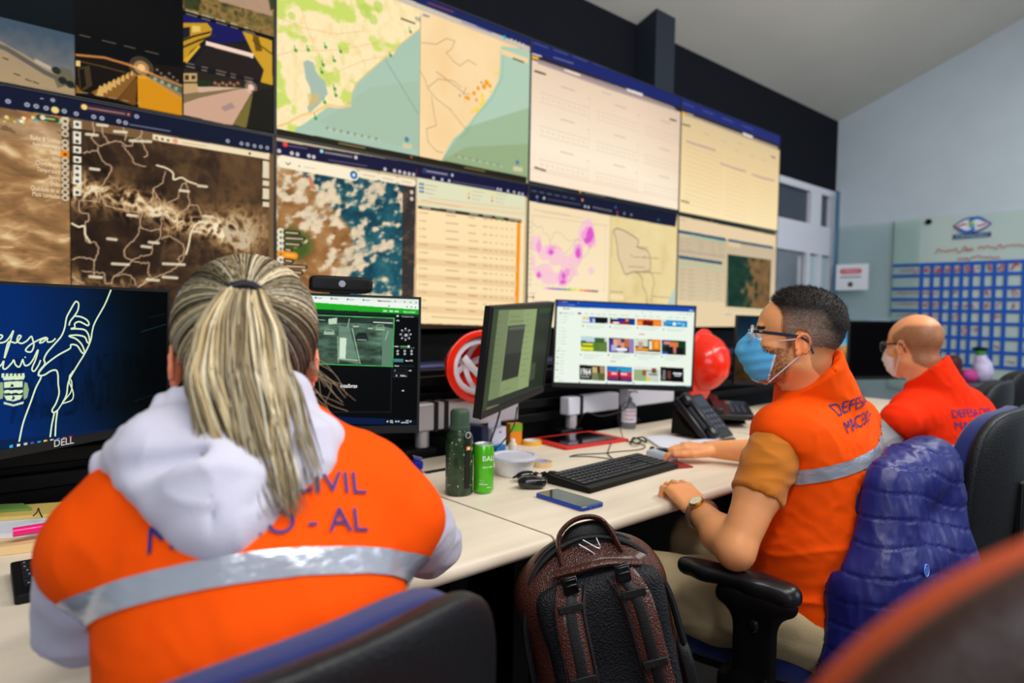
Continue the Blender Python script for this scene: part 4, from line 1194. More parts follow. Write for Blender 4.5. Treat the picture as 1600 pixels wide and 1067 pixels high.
    cv.poly(cG([(1298, 490), (1316, 492), (1306, 920), (1286, 918)]), (248, 150, 26))
    for k in range(13):
        b = 436 + k * 42
        if k % 2 == 0 and k > 2: cv.poly(cG([(765, b - 14), (1296, b + 40 - k * 1.5), (1296, b + 74 - k * 1.5), (765, b + 22)]), (232, 196, 146), .6)
        for a, w in ((785, 8), (800, 30), (926, 80), (1044, 50), (1120, 24), (1155, 14), (1185, 10), (1215, 10), (1240, 10), (1268, 8)):
            sl = .1 - k * .003
            cv.line(cG([(a, b + (a - 780) * sl), (a + w * (.6 + .4 * r.random()), b + 2 + (a + w * .6 - 780) * sl)]), 1.2, (150, 110, 90) if not (k > 9 and a == 1044) else (170, 50, 60), .75)
    cv.line(cG([(850, 988), (1250, 1010)]), 1, (170, 140, 100)); cv.poly(cG([(755, 1022), (1325, 1040), (1325, 1080), (755, 1060)]), (60, 40, 26))
    cv.uvline([(us, 0.03), (us, 1)], 1.3, (150, 60, 40), .7)

def d_rain(cv):
    q = cv.to_uv
    us = q(952, 400)[0]
    cv.field(0, 0, 1, 1, lambda U, V, o: fcol([(0, (246, 222, 180)), (1, (255, 236, 200))], V))
    cv.field(us, .0, 1, 1, lambda U, V, o: fcol([(0, (216, 192, 132)), (.5, (234, 212, 154)), (1, (240, 220, 166))], fbm(np.stack([U * 5, V * 5], -1), 4, 71) * 1.3 - .1))
    def blob(cx, cy, rx_, ry_, c, a, sd):
        P = [(cx + rx_ * cos(t) * (1 + .35 * (vnoise(np.array([cos(t) * 1.7, sin(t) * 1.7, sd])) - .5) * 2), cy + ry_ * sin(t) * (1 + .35 * (vnoise(np.array([sin(t) * 1.7, cos(t) * 1.7, sd + 9])) - .5) * 2)) for t in np.arange(28) * 2 * pi / 28]
        cv.poly(cH(P), c, a)
    lp, mp_, hp = (250, 200, 214), (240, 150, 214), (222, 76, 196)
    for i_, (a, b, x, y) in enumerate(((430, 310, 52, 80), (370, 420, 34, 70), (330, 500, 50, 60), (290, 560, 50, 45), (140, 370, 34, 60), (185, 420, 40, 40), (230, 400, 60, 36), (260, 450, 50, 40), (170, 520, 60, 40), (220, 560, 50, 40), (450, 520, 18, 22), (120, 470, 12, 34))): blob(a, b, x, y, lp, .85, i_)
    for i_, (a, b, x, y) in enumerate(((440, 320, 36, 62), (378, 410, 24, 44), (220, 405, 26, 26), (290, 560, 26, 44), (150, 545, 18, 22), (315, 525, 18, 24), (150, 380, 14, 34))): blob(a, b, x, y, mp_, .7, 20 + i_)
    for i_, (a, b, x, y) in enumerate(((445, 310, 22, 36), (425, 345, 20, 18), (378, 420, 16, 28), (220, 412, 14, 14), (288, 585, 14, 12), (150, 545, 9, 14), (292, 550, 10, 20))): blob(a, b, x, y, hp, .85, 40 + i_)
    for pts in (((110, 240), (140, 270), (165, 265), (180, 300), (205, 320), (215, 350), (240, 300), (275, 305), (300, 330), (330, 350), (370, 340), (400, 350)), ((215, 350), (225, 380), (270, 390), (300, 420), (330, 390), (360, 350), (380, 340)), ((330, 480), (350, 540), (320, 590)), ((380, 470), (420, 430), (450, 380), (470, 330))):
        cv.line(cH(cr(pts, 3)), .9, (176, 160, 150), .7)
    cv.line(cH([(112, 200), (545, 262)]), .8, (190, 176, 150)); cv.line(cH([(112, 200), (104, 620)]), .8, (190, 176, 150)); cv.line(cH([(535, 258), (525, 640)]), .8, (190, 176, 150), .6)
    cv.line(cH([(120, 168), (330, 200)]), 1, (190, 160, 140), .8); cv.line(cH([(170, 184), (400, 216)]), 1, (190, 160, 140), .6)
    for k in range(13): cv.line(cH([(92, 240 + k * 30), (102, 241 + k * 30)]), 1, (170, 150, 130)); cv.line(cH([(130 + k * 32, 600 + k * 3), (142 + k * 32, 601 + k * 3)]), 1, (190, 170, 150), .7)
    grad = [(230, 180, 220), (200, 60, 190), (120, 60, 200), (40, 60, 210), (30, 120, 130), (40, 170, 40), (190, 220, 40), (255, 220, 40), (250, 140, 30), (220, 50, 30), (150, 30, 30), (50, 40, 36)]
    for k, c in enumerate(grad):
        a = 180 + k * 25.5; b = 621 + k * 1.55
        cv.line(cH([(a, b), (a + 26, b + 1.6)]), 2.6, c)
    cv.line(cH([(95, 650), (130, 652)]), 1, (160, 140, 120)); cv.dot(cH([(118, 673)])[0], 2.4, (50, 40, 40)); cv.dot(cH([(102, 672)])[0], 1.6, (120, 100, 90)); cv.dot(cH([(88, 671)])[0], 1.4, (120, 100, 90))
    cv.line(cH([(110, 694), (540, 712)]), 1, (190, 160, 130))
    # beige outline map
    pts = ((600, 275), (640, 290), (690, 320), (720, 345), (720, 385), (765, 400), (785, 430), (790, 490), (780, 520), (720, 528), (690, 528), (645, 540), (625, 490), (605, 440), (600, 390), (590, 330), (580, 290), (600, 275))
    cv.poly(cH(pts), (226, 202, 166), .8); cv.line(cH(cr(pts, 4)), 1.8, (110, 96, 84), .9)
    pts = ((710, 530), (740, 560), (745, 610), (765, 650), (770, 710)); cv.line(cH(cr(pts, 4)), 1.6, (130, 112, 100), .9)
    pts = ((780, 520), (800, 545), (810, 590), (800, 640), (795, 700)); cv.line(cH(cr(pts, 4)), 1.6, (130, 112, 100), .9)
    for a, b, w in ((705, 382, 70), (690, 440, 150), (665, 495, 90), (700, 525, 150), (800, 668, 110), (560, 640, 70)): cv.line(cH([(a, b), (a + w, b + w * .07)]), 1.3, (130, 110, 90), .8)
    cv.dot(cH([(755, 440)])[0], 2, (80, 150, 70)); cv.dot(cH([(680, 432)])[0], 1.8, (110, 150, 80))
    cv.poly(cH([(885, 710), (930, 610), (930, 720)]), (190, 206, 196))
    cv.poly(cH([(556, 655), (635, 660), (635, 690), (556, 685)]), (244, 224, 178)); cv.line(cH([(570, 290), (568, 440)]), 1, (130, 120, 90))
    r = random.Random(9)
    for k in range(26):
        a, b = 570 + r.random() * 340, 240 + r.random() * 440
        cv.line(cH([(a, b), (a + 20 * r.random() + 4, b + 14 * (r.random() - .5))]), .8, (200, 176, 130), .8)
    # browser chrome
    cv.poly(cH([(82, 15), (945, 190), (932, 268), (90, 118)]), (22, 26, 50))
    for k in range(6): cv.line(cH([(110 + k * 44, 58 + k * 8.5), (136 + k * 44, 64 + k * 8.5)]), 1.8, (120, 118, 130), .8)
    for a, b, c in ((140, 95, (150, 150, 170)), (180, 102, (220, 215, 215)), (400, 113, (250, 180, 90)), (415, 150, (220, 220, 220)), (435, 154, (220, 220, 220)), (590, 155, (60, 110, 190)), (835, 228, (40, 130, 160)), (600, 184, (200, 60, 50)), (600, 206, (180, 180, 190)), (140, 120, (40, 80, 180)), (640, 190, (160, 160, 170)), (680, 198, (160, 160, 170))): cv.dot(cH([(a, b)])[0], 2.6, c, .9)
    for k in range(8): cv.dot(cH([(465 + k * 14, 155 + k * 3)])[0], 1.5, (200, 196, 200), .9)
    cv.line(cH([(200, 108), (390, 140)]), 1.4, (120, 110, 120), .8)
    cv.line(cH([(560, 215), (555, 700)]), .9, (190, 170, 140))

def d_dash(cv):
    q = cv.to_uv
    cv.field(0, 0, 1, 1, lambda U, V, o: fcol([(0, (196, 176, 144)), (.4, (206, 188, 156)), (1, (228, 208, 168))], V))
    cv.poly(cH([(945, 195), (1500, 315), (1500, 385), (945, 290)]), (234, 208, 168))
    cv.poly(cH([(945, 283), (1215, 332), (1215, 350), (945, 300)]), (30, 84, 112)); cv.poly(cH([(1230, 336), (1485, 380), (1485, 394), (1230, 352)]), (30, 84, 112))
    cv.poly(cH([(945, 430), (1195, 468), (1195, 485), (945, 448)]), (30, 84, 112))
    cv.poly(cH([(1010, 310), (1215, 350), (1215, 366), (1010, 325)]), (176, 190, 160)); cv.poly(cH([(945, 472), (1215, 508), (1215, 518), (945, 482)]), (170, 200, 160))
    cv.poly(cH([(945, 305), (1010, 316), (1010, 330), (945, 322)]), (206, 192, 160))
    cv.poly(cH([(945, 395), (1210, 432), (1210, 446), (945, 412)]), (190, 170, 150))
    r = random.Random(3)
    for k in range(7):
        for a in (950, 990, 1060, 1130, 1175): cv.line(cH([(a, 328 + k * 12 + (a - 945) * .15), (a + 26 * r.random() + 8, 331 + k * 12 + (a - 945) * .15)]), .9, (160, 146, 124), .8)
    for k in range(14):
        b = 505 + k * 24
        cv.line(cH([(948, b), (1215, b + 26)]), .7, (170, 150, 128), .6)
        for a in (955, 1000, 1010, 1100, 1160): cv.line(cH([(a, b + 8 + (a - 945) * .1), (a + 20 * r.random() + 10, b + 10 + (a - 945) * .1)]), 1, (150, 132, 114), .7)
    def aerial(U, V, o):
        n = fbm(np.stack([U * 9, V * 9], -1), 4, 81)
        dark = fcol([(0, (16, 40, 34)), (1, (40, 74, 56))], n); br = fcol([(0, (70, 56, 34)), (.5, (120, 92, 58)), (1, (150, 112, 74))], n)
        w = np.clip((U - .42 + (n - .5) * .9) * 5, 0, 1)[..., None]
        return dark * (1 - w) + br * w
    u0 = q(1137, 400)[0]; u1 = q(1206, 400)[0]
    cv.field(u0, .3, u1, .93, aerial)
    cv.poly(cH([(1210, 725), (1500, 745), (1500, 880), (930, 860), (930, 690), (1210, 700)]), (232, 208, 168))
    cv.poly(cH([(1228, 350), (1300, 362), (1300, 388), (1228, 376)]), (224, 200, 160))
    cv.line(cH([(1225, 350), (1222, 730)]), 2.4, (214, 192, 150)); cv.line(cH([(1212, 770), (1250, 772)]), 1, (120, 100, 80)); cv.line(cH([(1230, 742), (1480, 758)]), 1.6, (170, 190, 170))
    cv.poly(cH([(940, 186), (1500, 300), (1500, 316), (940, 202)]), (30, 44, 40))
    cv.dot(cH([(1135, 232)])[0], 2, (230, 130, 40)); cv.line(cH([(952, 222), (985, 229)]), 1.2, (150, 140, 130))
panel(0, 0, d_cctv, (4, 6, 9)); panel(1, 0, d_maps, (255, 230, 180)); panel(2, 0, d_chart, (250, 225, 200)); panel(3, 0, d_chart2, (250, 225, 180))
panel(0, 1, d_sat, (120, 90, 60)); panel(1, 1, d_sat2, (200, 180, 140)); panel(2, 1, d_rain, (250, 228, 190)); panel(3, 1, d_dash, (210, 190, 160))
# steel frame carrying the displays, and the tube rail under them
vf = thing('display_rack', 'dark rack carrying the wall displays, with a long round rail below them', 'rack', (2.2, 2.45, 0))
MB().box((0, -.02, 1.0), (4.7, .04, .2)).build('panel_board', M_black, vf)
MB().cyl((-2.6, -.16, .965), (2.2, -.16, .965), .03, n=20).build('rail', mat('dark_blue_metal', (46, 50, 84), 0.3, metal=.5), vf)
for x in (-2.3, -1.1, .1, 1.3, 2.3): MB().box((x, -.02, .9), (.05, .06, 1.8)).build('upright', M_black, vf)
# ------------------------------------------------------------------ desks
YF, YB, ZD = .94, 1.70, .75
M_wood = mat('pale_maple_laminate', (232, 218, 196), 0.38, var=0.07, vscale=2.2, stretch=(1.2, 9, 9), spec=.4)
M_edge = mat('pale_edge_band', (236, 228, 212), 0.3)
def desk(x0, x1, label):
    t = thing('desk', label, 'desk', ((x0 + x1) / 2, 0, 0), group='pale desks in a row')
    w = x1 - x0 - .007
    prof = [(YF + .012, ZD), (YF + .004, ZD - .003), (YF, ZD - .010), (YF - .001, ZD - .016), (YF, ZD - .022), (YF + .004, ZD - .028), (YF + .012, ZD - .031)]
    mb = MB().prism([(y, z) for y, z in prof] + [(YB, ZD - .031), (YB, ZD)], -w / 2, w / 2)
    mb.xf(lambda v: v[:, [2, 0, 1]])
    mb.build('tabletop', M_wood, t, sharp=60)
    MB().box((0, 1.30, .40), (w - .08, .02, .62)).build('modesty_panel', M_black, t)
    for s in (-1, 1):
        b = MB().box((s * (w / 2 - .09), (YF + YB) / 2 + .06, .37), (.05, .5, .7)).box((s * (w / 2 - .09), (YF + YB) / 2 + .06, .02), (.07, .66, .04))
        b.build('leg', M_black, t)
    return t
desk(-.95, .982, 'pale wooden desk top in front of the woman with the ponytail')
desk(.982, 2.42, 'pale wooden desk top carrying the green flask, phone and black keyboard')
desk(2.42, 4.1, 'pale wooden desk top beyond the black desk telephone')
d3 = [o for o in bpy.data.objects if o.name.startswith('desk')][0]
# black slatted rail along the back of the desks
sr = thing('slat_rail', 'black slatted equipment rail running behind the desks below the video wall', 'rail', (1.4, 1.86, 0))
for k in range(4):
    MB().box((0, 0, .80 + k * .055), (5.4, .035, .036)).build('slat', M_black, sr, bevel=.004)
MB().box((0, .03, .5), (5.4, .02, 1.0)).build('back_panel', M_black, sr)

# ------------------------------------------------------------------ monitors
def yzrot(yaw, pitch, roll):
    return (Matrix.Rotation(radians(yaw), 3, 'Z') @ Matrix.Rotation(radians(-pitch), 3, 'X') @ Matrix.Rotation(radians(-roll), 3, 'Y'))
M_mon = mat('monitor_plastic', (16, 17, 20), 0.45, spec=.4)
def monitor(label, c, yaw, pitch, roll, draw, W=.545, H=.33, rx=360, ry=206, bot=.018, side=.006, logo=None, gain=1.0, arm=True, adx=0):
    R = yzrot(yaw, pitch, roll)
    t = thing('monitor', label, 'monitor', c, R.to_euler(), group='computer monitors on the desks')
    Rn = np.array(R)
    ex, nb, up = Rn[:, 0], Rn[:, 1], Rn[:, 2]     # nb points to the back
    hs = MB().box((0, .014, 0), (W, .022, H))
    hs.build('housing', M_mon, t, bevel=.003)
    MB().ell((0, .030, -.02), (W * .3, .022, H * .33), e1=.4, e2=.4).build('back_cover', M_mon, t)
    w, h = W - 2 * side, H - bot - side
    def uv(px, py):
        d = ray(px, py); o = np.asarray(c) + nb * 0.0025
        k = ((o - _C) @ nb) / (d @ nb); q = _C + d * k - np.asarray(c)
        return (q @ ex + w / 2) / w, (H / 2 - side - q @ up) / h
    cv = Canvas(w, h, rx, ry, (8, 8, 10), uv)
    draw(cv)
    cv.build('screen', t, (-w / 2, .0022, H / 2 - side), gain=gain)
    b = MB()
    b.box((0, .0012, -H / 2 + bot / 2), (W, .004, bot)); b.box((0, .0012, H / 2 - side / 2), (W, .004, side))
    for s in (-1, 1): b.box((s * (W / 2 - side / 2), .0012, (bot - side) / 2), (side, .004, h))
    b.build('bezel', M_mon, t)
    if logo:
        V, T = text_tris(logo, True); k = .045 / V[:, 0].max()
        g = MB(); g.add([((a - V[:, 0].max() / 2) * k, -.0012, -H / 2 + .0045 + bb * k) for a, bb in V], [tuple(q) for q in T])
        g.build('maker_logo', mat('logo_grey', (190, 190, 195), .5), t)
    if arm:
        a = MB(); back = np.array(c) + nb * .05
        foot = np.array([back[0] + adx, 1.835, .93])
        a.box((0, .055, 0), (.1, .012, .1))
        ao = a.build('mounting_plate', M_black, t)
        Ri = Rn.T
        fl = Ri @ (foot - np.array(c)); bl = np.array([0, .06, 0])
        m_ = MB().tube([bl, bl + (fl - bl) * .15 + np.array([0, .02, -.03]), (bl + fl) / 2 + np.array([0, .01, -.04]), fl], .016, 10)
        m_.build('support_arm', M_black, t)
    return t, cv
def Cr(ox, oy, s): return lambda pts: [(ox + a / s, oy + b / s) for a, b in pts]
k1 = Cr(0, 420, 3.333); k2 = Cr(470, 430, 3.953); k4 = Cr(820, 460, 5.336); k3 = Cr(740, 450, 3.81)
CREAM = (218, 236, 196)
def scr_dell(cv):
    cv.field(0, 0, 1, 1, lambda U, V, o: fcol([(0, (4, 44, 108)), (.3, (4, 42, 104)), (.62, (6, 30, 66)), (.85, (4, 14, 22)), (1, (3, 6, 8))], .42 + (U - .45) * 1.2 + .16 * np.abs(V - .35) - .3 * np.clip(V - .82, 0, 1) * 2))  # navy wallpaper; viewing-angle light falloff towards the right is painted in
    cv.field(.3, .45, 1, .85, lambda U, V, o: o * (1 - .30 * np.clip(fbm(np.stack([U * 40, V * 5], -1), 3, 3) - .45, 0, .3)[..., None] * 3))
    cv.line(k1([(735, 328), (885, 282)]), 1.5, (30, 70, 80), .6); cv.line(k1([(770, 255), (860, 235)]), 1, (20, 60, 70), .5); cv.line(k1([(700, 690), (800, 655)]), 1.2, (20, 50, 60), .6)
    S = lambda pts, w=.0034: cv.stroke([cv.to_uv(*q) for q in k1([tuple(v) for v in cr(pts, 6)])], w, CREAM)
    S([(578, 106), (545, 185), (495, 275), (480, 320), (470, 375), (440, 440), (385, 530), (355, 590), (345, 655), (322, 702)])
    S([(300, 735), (330, 690), (368, 640), (372, 590), (360, 560), (385, 530)], .0026)
    S([(322, 702), (370, 685), (381, 660), (376, 630), (360, 590), (362, 560), (380, 530)], .0026)
    S([(98, 900), (120, 800), (160, 690), (185, 620), (212, 565), (200, 550), (205, 530), (232, 495), (228, 470), (245, 435), (280, 395), (318, 350), (336, 305), (345, 255), (365, 215), (385, 180), (396, 170), (408, 182), (404, 215), (386, 245), (365, 272), (358, 295)])
    S([(386, 245), (420, 250), (450, 265), (462, 285), (455, 295), (435, 285), (410, 275), (388, 285), (388, 305), (368, 312), (400, 312), (440, 318), (460, 345), (465, 385), (452, 380), (440, 355), (400, 345), (358, 350), (395, 365), (425, 395), (440, 438), (425, 435), (400, 400), (368, 395), (362, 415), (300, 450), (240, 495), (205, 535), (200, 555), (230, 552), (262, 532), (290, 528), (300, 550), (302, 600), (306, 650), (290, 700), (270, 735), (280, 748), (300, 735)])
    S([(298, 735), (290, 800), (286, 872)]); S([(282, 748), (268, 815), (260, 876)])
    # handwritten words
    for pts in (((-60, 330), (-40, 360), (-60, 392), (-90, 380), (-80, 340), (-60, 330)), ((-30, 375), (0, 365), (12, 350), (-2, 345), (-14, 368), (0, 385), (30, 376), (52, 350), (68, 322), (62, 345), (45, 400), (28, 450), (22, 462), (30, 420), (45, 380), (80, 385), (100, 365), (108, 350), (95, 348), (88, 375), (110, 388), (138, 375), (160, 352), (168, 365), (175, 400), (160, 432), (132, 425), (150, 400), (190, 375), (225, 360), (240, 358), (215, 370), (205, 385), (225, 380), (245, 360), (246, 380), (270, 378), (288, 362)),
                ((-60, 500), (-80, 520), (-50, 532), (0, 505), (18, 480), (14, 515), (30, 520), (60, 490), (70, 475), (80, 500), (100, 510), (115, 475), (118, 475), (128, 502), (150, 498), (172, 470), (190, 432), (197, 425), (185, 470), (165, 520), (178, 532), (200, 500), (210, 475)), ((128, 462), (132, 458)), ((20, 462), (24, 458))):
        S(pts, .0031)
    # crest with mural crown, wreath and wavy bands
    P = lambda pts: cv.stroke([cv.to_uv(*q) for q in k1(pts)], .003, CREAM)
    cv.poly(k1([(20, 588), (118, 584), (118, 660), (105, 680), (70, 690), (34, 684), (22, 664)]), CREAM)
    cv.poly(k1([(12, 560), (130, 556), (124, 576), (18, 580)]), CREAM)
    for i in range(6): cv.poly(k1([(8 + i * 21, 545), (22 + i * 21, 544), (22 + i * 21, 566), (8 + i * 21, 566)]), CREAM)
    cv.poly(k1([(0, 590), (14, 592), (18, 640), (14, 675), (-2, 680), (-8, 630)]), (150, 176, 130)); cv.poly(k1([(128, 588), (142, 596), (150, 630), (142, 670), (124, 684), (120, 640)]), (150, 176, 130))
    cv.poly(k1([(22, 620), (118, 616), (118, 630), (22, 634)]), (14, 40, 70)); cv.poly(k1([(22, 648), (118, 644), (118, 657), (24, 660)]), (14, 40, 70))
    S([(22, 640), (40, 634), (58, 646), (78, 634), (98, 646), (118, 636)], .003)
    cv.poly(k1([(52, 615), (60, 598), (68, 602), (72, 614)]), (14, 40, 70)); cv.poly(k1([(60, 682), (68, 660), (78, 672), (70, 682)]), (14, 40, 70))
    cv.poly(k1([(18, 692), (70, 706), (122, 690), (122, 702), (70, 716), (20, 704)]), CREAM)
    # taskbar
    cv.poly(k1([(-900, 985), (560, 835), (900, 800), (900, 850), (560, 880), (-900, 1090)]), (10, 34, 70), .9)
    for (a, b, c) in ((58, 926, (60, 180, 230)), (96, 920, (220, 230, 230)), (132, 914, (200, 200, 170)), (167, 910, (90, 80, 190)), (203, 905, (40, 160, 210)), (236, 900, (240, 200, 70)), (269, 896, (225, 225, 215)), (303, 891, (60, 150, 220)), (334, 886, (240, 90, 40)), (367, 880, (214, 40, 40))):
        cv.poly(k1([(a - 9, b - 8), (a + 9, b - 10), (a + 9, b + 8), (a - 9, b + 10)]), c)
def scr_cam(cv):
    cv.rect(0, 0, 1, 1, (6, 8, 10))
    cv.poly(k2([(-900, 20), (740, 138), (735, 214), (-900, 140)]), (226, 238, 226)); cv.poly(k2([(-900, 65), (738, 180), (735, 216), (-900, 120)]), (238, 246, 238))
    for a, b in ((92, 139), (190, 144), (290, 149), (388, 153)):
        cv.dot(k2([(a, b)])[0], 1.8, (50, 130, 150)); cv.line(k2([(a + 12, b + 2), (a + 38, b + 3)]), 1, (90, 100, 100))
    cv.line(k2([(478, 158), (492, 160)]), 2.4, (160, 60, 60)); cv.line(k2([(496, 160), (556, 163)]), 1.2, (80, 90, 90))
    for a, b in ((583, 162), (642, 165), (678, 168), (712, 170), (545, 190), (656, 195), (683, 197), (708, 199)): cv.dot(k2([(a, b)])[0], 1.3, (90, 100, 100), .9)
    cv.poly(k2([(-900, 100), (735, 213), (735, 244), (-900, 155)]), (28, 172, 34))
    for a in (520, 558, 592): cv.line(k2([(a - 8, 219 + (a - 520) * .05), (a + 8, 221 + (a - 520) * .05)]), 3, (200, 240, 200)); 
    cv.poly(k2([(-900, 155), (735, 244), (735, 262), (-900, 190)]), (22, 40, 34))
    # night-vision car park
    cv.poly(k2([(60, 245), (575, 266), (563, 560), (50, 548), (-640, 530), (-640, 205)]), (96, 130, 108))
    def nv(U, V, o):
        n = fbm(np.stack([U * 16, V * 14], -1), 4, 91)
        return np.where((o[..., 1:2] > .35) & (o[..., 1:2] < .6), o * (.25 + 1.1 * n[..., None]) * (1 - .35 * np.clip(V - .2, 0, 1)[..., None]), o)
    cv.field(0, .1, .84, .62, nv)
    cv.poly(k2([(60, 250), (572, 268), (570, 330), (440, 300), (80, 290)]), (20, 30, 28), .7)
    cv.poly(k2([(170, 270), (225, 262), (222, 300), (172, 304)]), (190, 214, 190))
    cv.poly(k2([(235, 312), (300, 318), (358, 545), (350, 548), (230, 520)]), (120, 150, 130), .7); cv.poly(k2([(240, 385), (282, 388), (276, 515), (238, 512)]), (210, 230, 205)); cv.line(k2([(318, 330), (366, 546)]), 1.6, (170, 200, 170)); cv.line(k2([(228, 515), (352, 526)]), 1.6, (180, 206, 176)); cv.line(k2([(290, 320), (300, 270)]), 1.4, (170, 196, 170)); cv.line(k2([(228, 380), (232, 540)]), 1.2, (170, 196, 170))
    for (a, b, w, h, c) in ((175, 350, 36, 16, (150, 170, 150)), (378, 380, 40, 26, (34, 44, 42)), (340, 310, 20, 10, (130, 150, 130)), (430, 322, 18, 10, (120, 140, 120)), (490, 322, 32, 18, (120, 150, 124))):
        cv.poly(k2([(a - w, b + h), (a - w * .9, b - h * .2), (a - w * .6, b - h), (a + w * .6, b - h), (a + w * .9, b), (a + w, b + h)]), c); cv.line(k2([(a - w * .5, b - h * .5), (a + w * .5, b - h * .5)]), 1.6, (16, 22, 20)); cv.line(k2([(a - w * .7, b + h * .7), (a + w * .7, b + h * .8)]), 1.3, (220, 236, 214), .8)
    cv.line(k2([(540, 345), (522, 400)]), 1.4, (170, 190, 170)); 
    for pts in (((40, 243), (577, 265), (566, 566)), ((50, 546), (566, 563))): cv.line(k2(pts), 1.3, (80, 220, 110))
    cv.line(k2([(450, 290), (565, 296)]), 1.8, (220, 235, 220)); cv.line(k2([(90, 272), (150, 278)]), 1.2, (170, 190, 170))
    cv.line(k2([(180, 845), (555, 845), (562, 568)]), .9, (40, 50, 52))
    # control column
    cv.dot(k2([(598, 252)])[0], 2, (220, 226, 230))
    for k in range(8):
        a = k * pi / 4; cv.dot(k2([(647 + 32 * cos(a), 365 + 35 * sin(a))])[0], 1.4, (235, 240, 245))
    for k in range(20):
        a = k * pi / 10; b_ = a + pi / 10
        cv.line(k2([(647 + 24 * cos(a), 366 + 26 * sin(a)), (647 + 24 * cos(b_), 366 + 26 * sin(b_))]), .8, (120, 126, 130))
    cv.poly(k2([(640, 362), (660, 362), (660, 378), (640, 378)]), (190, 196, 200))
    cv.line(k2([(580, 439), (602, 440)]), 2, (170, 176, 180)); cv.line(k2([(616, 439), (664, 440)]), 1.4, (120, 220, 120)); cv.dot(k2([(666, 440)])[0], 2.2, (240, 244, 245))
    for k in range(7): cv.dot(k2([(620 + k * 13, 449)])[0], .8, (190, 196, 200))
    for a in (598, 642, 684):
        for b in (468, 486): cv.dot(k2([(a, b)])[0], 2.1, (220, 226, 228)); cv.dot(k2([(a, b)])[0], .8, (20, 24, 26))
    cv.poly(k2([(574, 515), (633, 517), (632, 537), (573, 535)]), (60, 130, 134)); cv.poly(k2([(573, 550), (700, 554), (699, 570), (572, 567)]), (22, 26, 30)); cv.line(k2([(572, 580), (656, 582), (655, 598), (572, 597), (572, 580)]), .8, (60, 66, 70))
    cv.line(k2([(572, 608), (658, 611), (657, 630), (572, 629), (572, 608)]), .8, (60, 66, 70)); cv.dot(k2([(591, 620)])[0], 1.4, (230, 234, 236)); cv.poly(k2([(622, 716), (631, 706), (640, 716)]), (230, 234, 236))
    cv.poly(k2([(-900, 830), (720, 893), (716, 924), (-900, 905)]), (8, 28, 66)); cv.poly(k2([(520, 885), (720, 893), (716, 924), (520, 921)]), (10, 20, 36))
    T = lambda s, a, b, w, h, c=(235, 240, 245), bold=True: cv.text(s, *cv.to_uv(*k2([(a, b)])[0]), h, c, bold, width=(cv.to_uv(*k2([(a + w, b)])[0])[0] - cv.to_uv(*k2([(a, b)])[0])[0]) * cv.W)
    T('Menu principal', 634, 230, 72, .0035, (220, 250, 220)); T('Configurações', 622, 258, 76, .0035, (190, 196, 200), False); T('PTZ', 590, 284, 18, .0032); T('intelbras', 244, 694, 104, .0085)
    T('Zoom', 580, 443, 22, .0025); T('Menu PTZ', 646, 532, 46, .0035); T('Preset', 578, 563, 28, .003); T('1', 578, 593, 5, .0035); T('100', 664, 593, 20, .003); T('Adici...', 614, 625, 40, .004)
    T('POR', 550, 903, 18, .003); T('PTB2', 550, 913, 20, .003); T('16:20', 646, 902, 20, .003); T('05/07/2022', 620, 914, 46, .003)
    for a in (535, 588, 604, 678): cv.dot(k2([(a, 903)])[0], 1.6, (220, 226, 230))
def scr_doc(cv):
    cv.field(0, 0, 1, 1, lambda U, V, o: fcol([(0, (60, 74, 50)), (1, (30, 38, 28))], U + .2 * fbm(np.stack([U * 8, V * 8], -1), 3, 5) - .1))
    cv.poly(k3([(150, 132), (378, 124), (325, 585), (85, 672)]), (134, 150, 104))
    cv.poly(k3([(150, 132), (212, 129), (150, 650), (85, 672)]), (112, 126, 92), .8)
    cv.poly(k3([(300, 127), (378, 124), (325, 585), (262, 608)]), (146, 164, 112), .7)
    cv.poly(k3([(205, 226), (308, 216), (262, 527), (165, 556)]), (62, 66, 58)); cv.poly(k3([(212, 232), (306, 222), (303, 244), (208, 252)]), (90, 96, 84)); cv.poly(k3([(185, 400), (285, 380), (265, 520), (170, 550)]), (44, 46, 42), .7)
    r = random.Random(4)
    for k in range(12):
        t = k / 12
        a, b = 140 - 45 * t, 170 + 420 * t; cv.line(k3([(a, b), (a + 20 + 20 * r.random(), b - 5)]), 1, (86, 96, 70), .8)
        a, b = 315 - 40 * t, 160 + 400 * t; cv.line(k3([(a, b), (a + 20 + 20 * r.random(), b - 6)]), 1, (96, 106, 78), .8)
    cv.line(k3([(220, 170), (270, 168)]), 1, (96, 106, 78)); cv.line(k3([(215, 200), (300, 196)]), 1.2, (90, 98, 70)); cv.dot(k3([(152, 200)])[0], 1.6, (150, 80, 60)); cv.line(k3([(165, 612), (220, 592)]), 1, (96, 106, 78)); cv.dot(k3([(163, 625)])[0], 1.6, (60, 66, 50))
    cv.poly(k3([(395, 120), (470, 118), (440, 150), (390, 150)]), (44, 74, 44), .8)
    cv.poly(k3([(345, 450), (370, 440), (360, 540), (320, 560)]), (110, 120, 90), .4); cv.dot(k3([(338, 560)])[0], 5, (30, 30, 26), .8); cv.dot(k3([(350, 500)])[0], 4, (40, 42, 34), .6)
    cv.poly(k3([(80, 674), (460, 560), (460, 600), (75, 735)]), (48, 52, 46)); cv.poly(k3([(78, 710), (150, 690), (150, 705), (75, 728)]), (104, 110, 90))
def thumb(cv, a, b, w, h, cols, kind, sl=.055):
    P = lambda x0, y0, x1, y1: k4([(a + w * x0, b + h * y0 + w * x0 * sl), (a + w * x1, b + h * y0 + w * x1 * sl), (a + w * x1, b + h * y1 + w * x1 * sl), (a + w * x0, b + h * y1 + w * x0 * sl)])
    cv.poly(P(0, 0, 1, 1), cols[0])
    for (x0, y0, x1, y1, c) in kind: cv.poly(P(x0, y0, x1, y1), c)
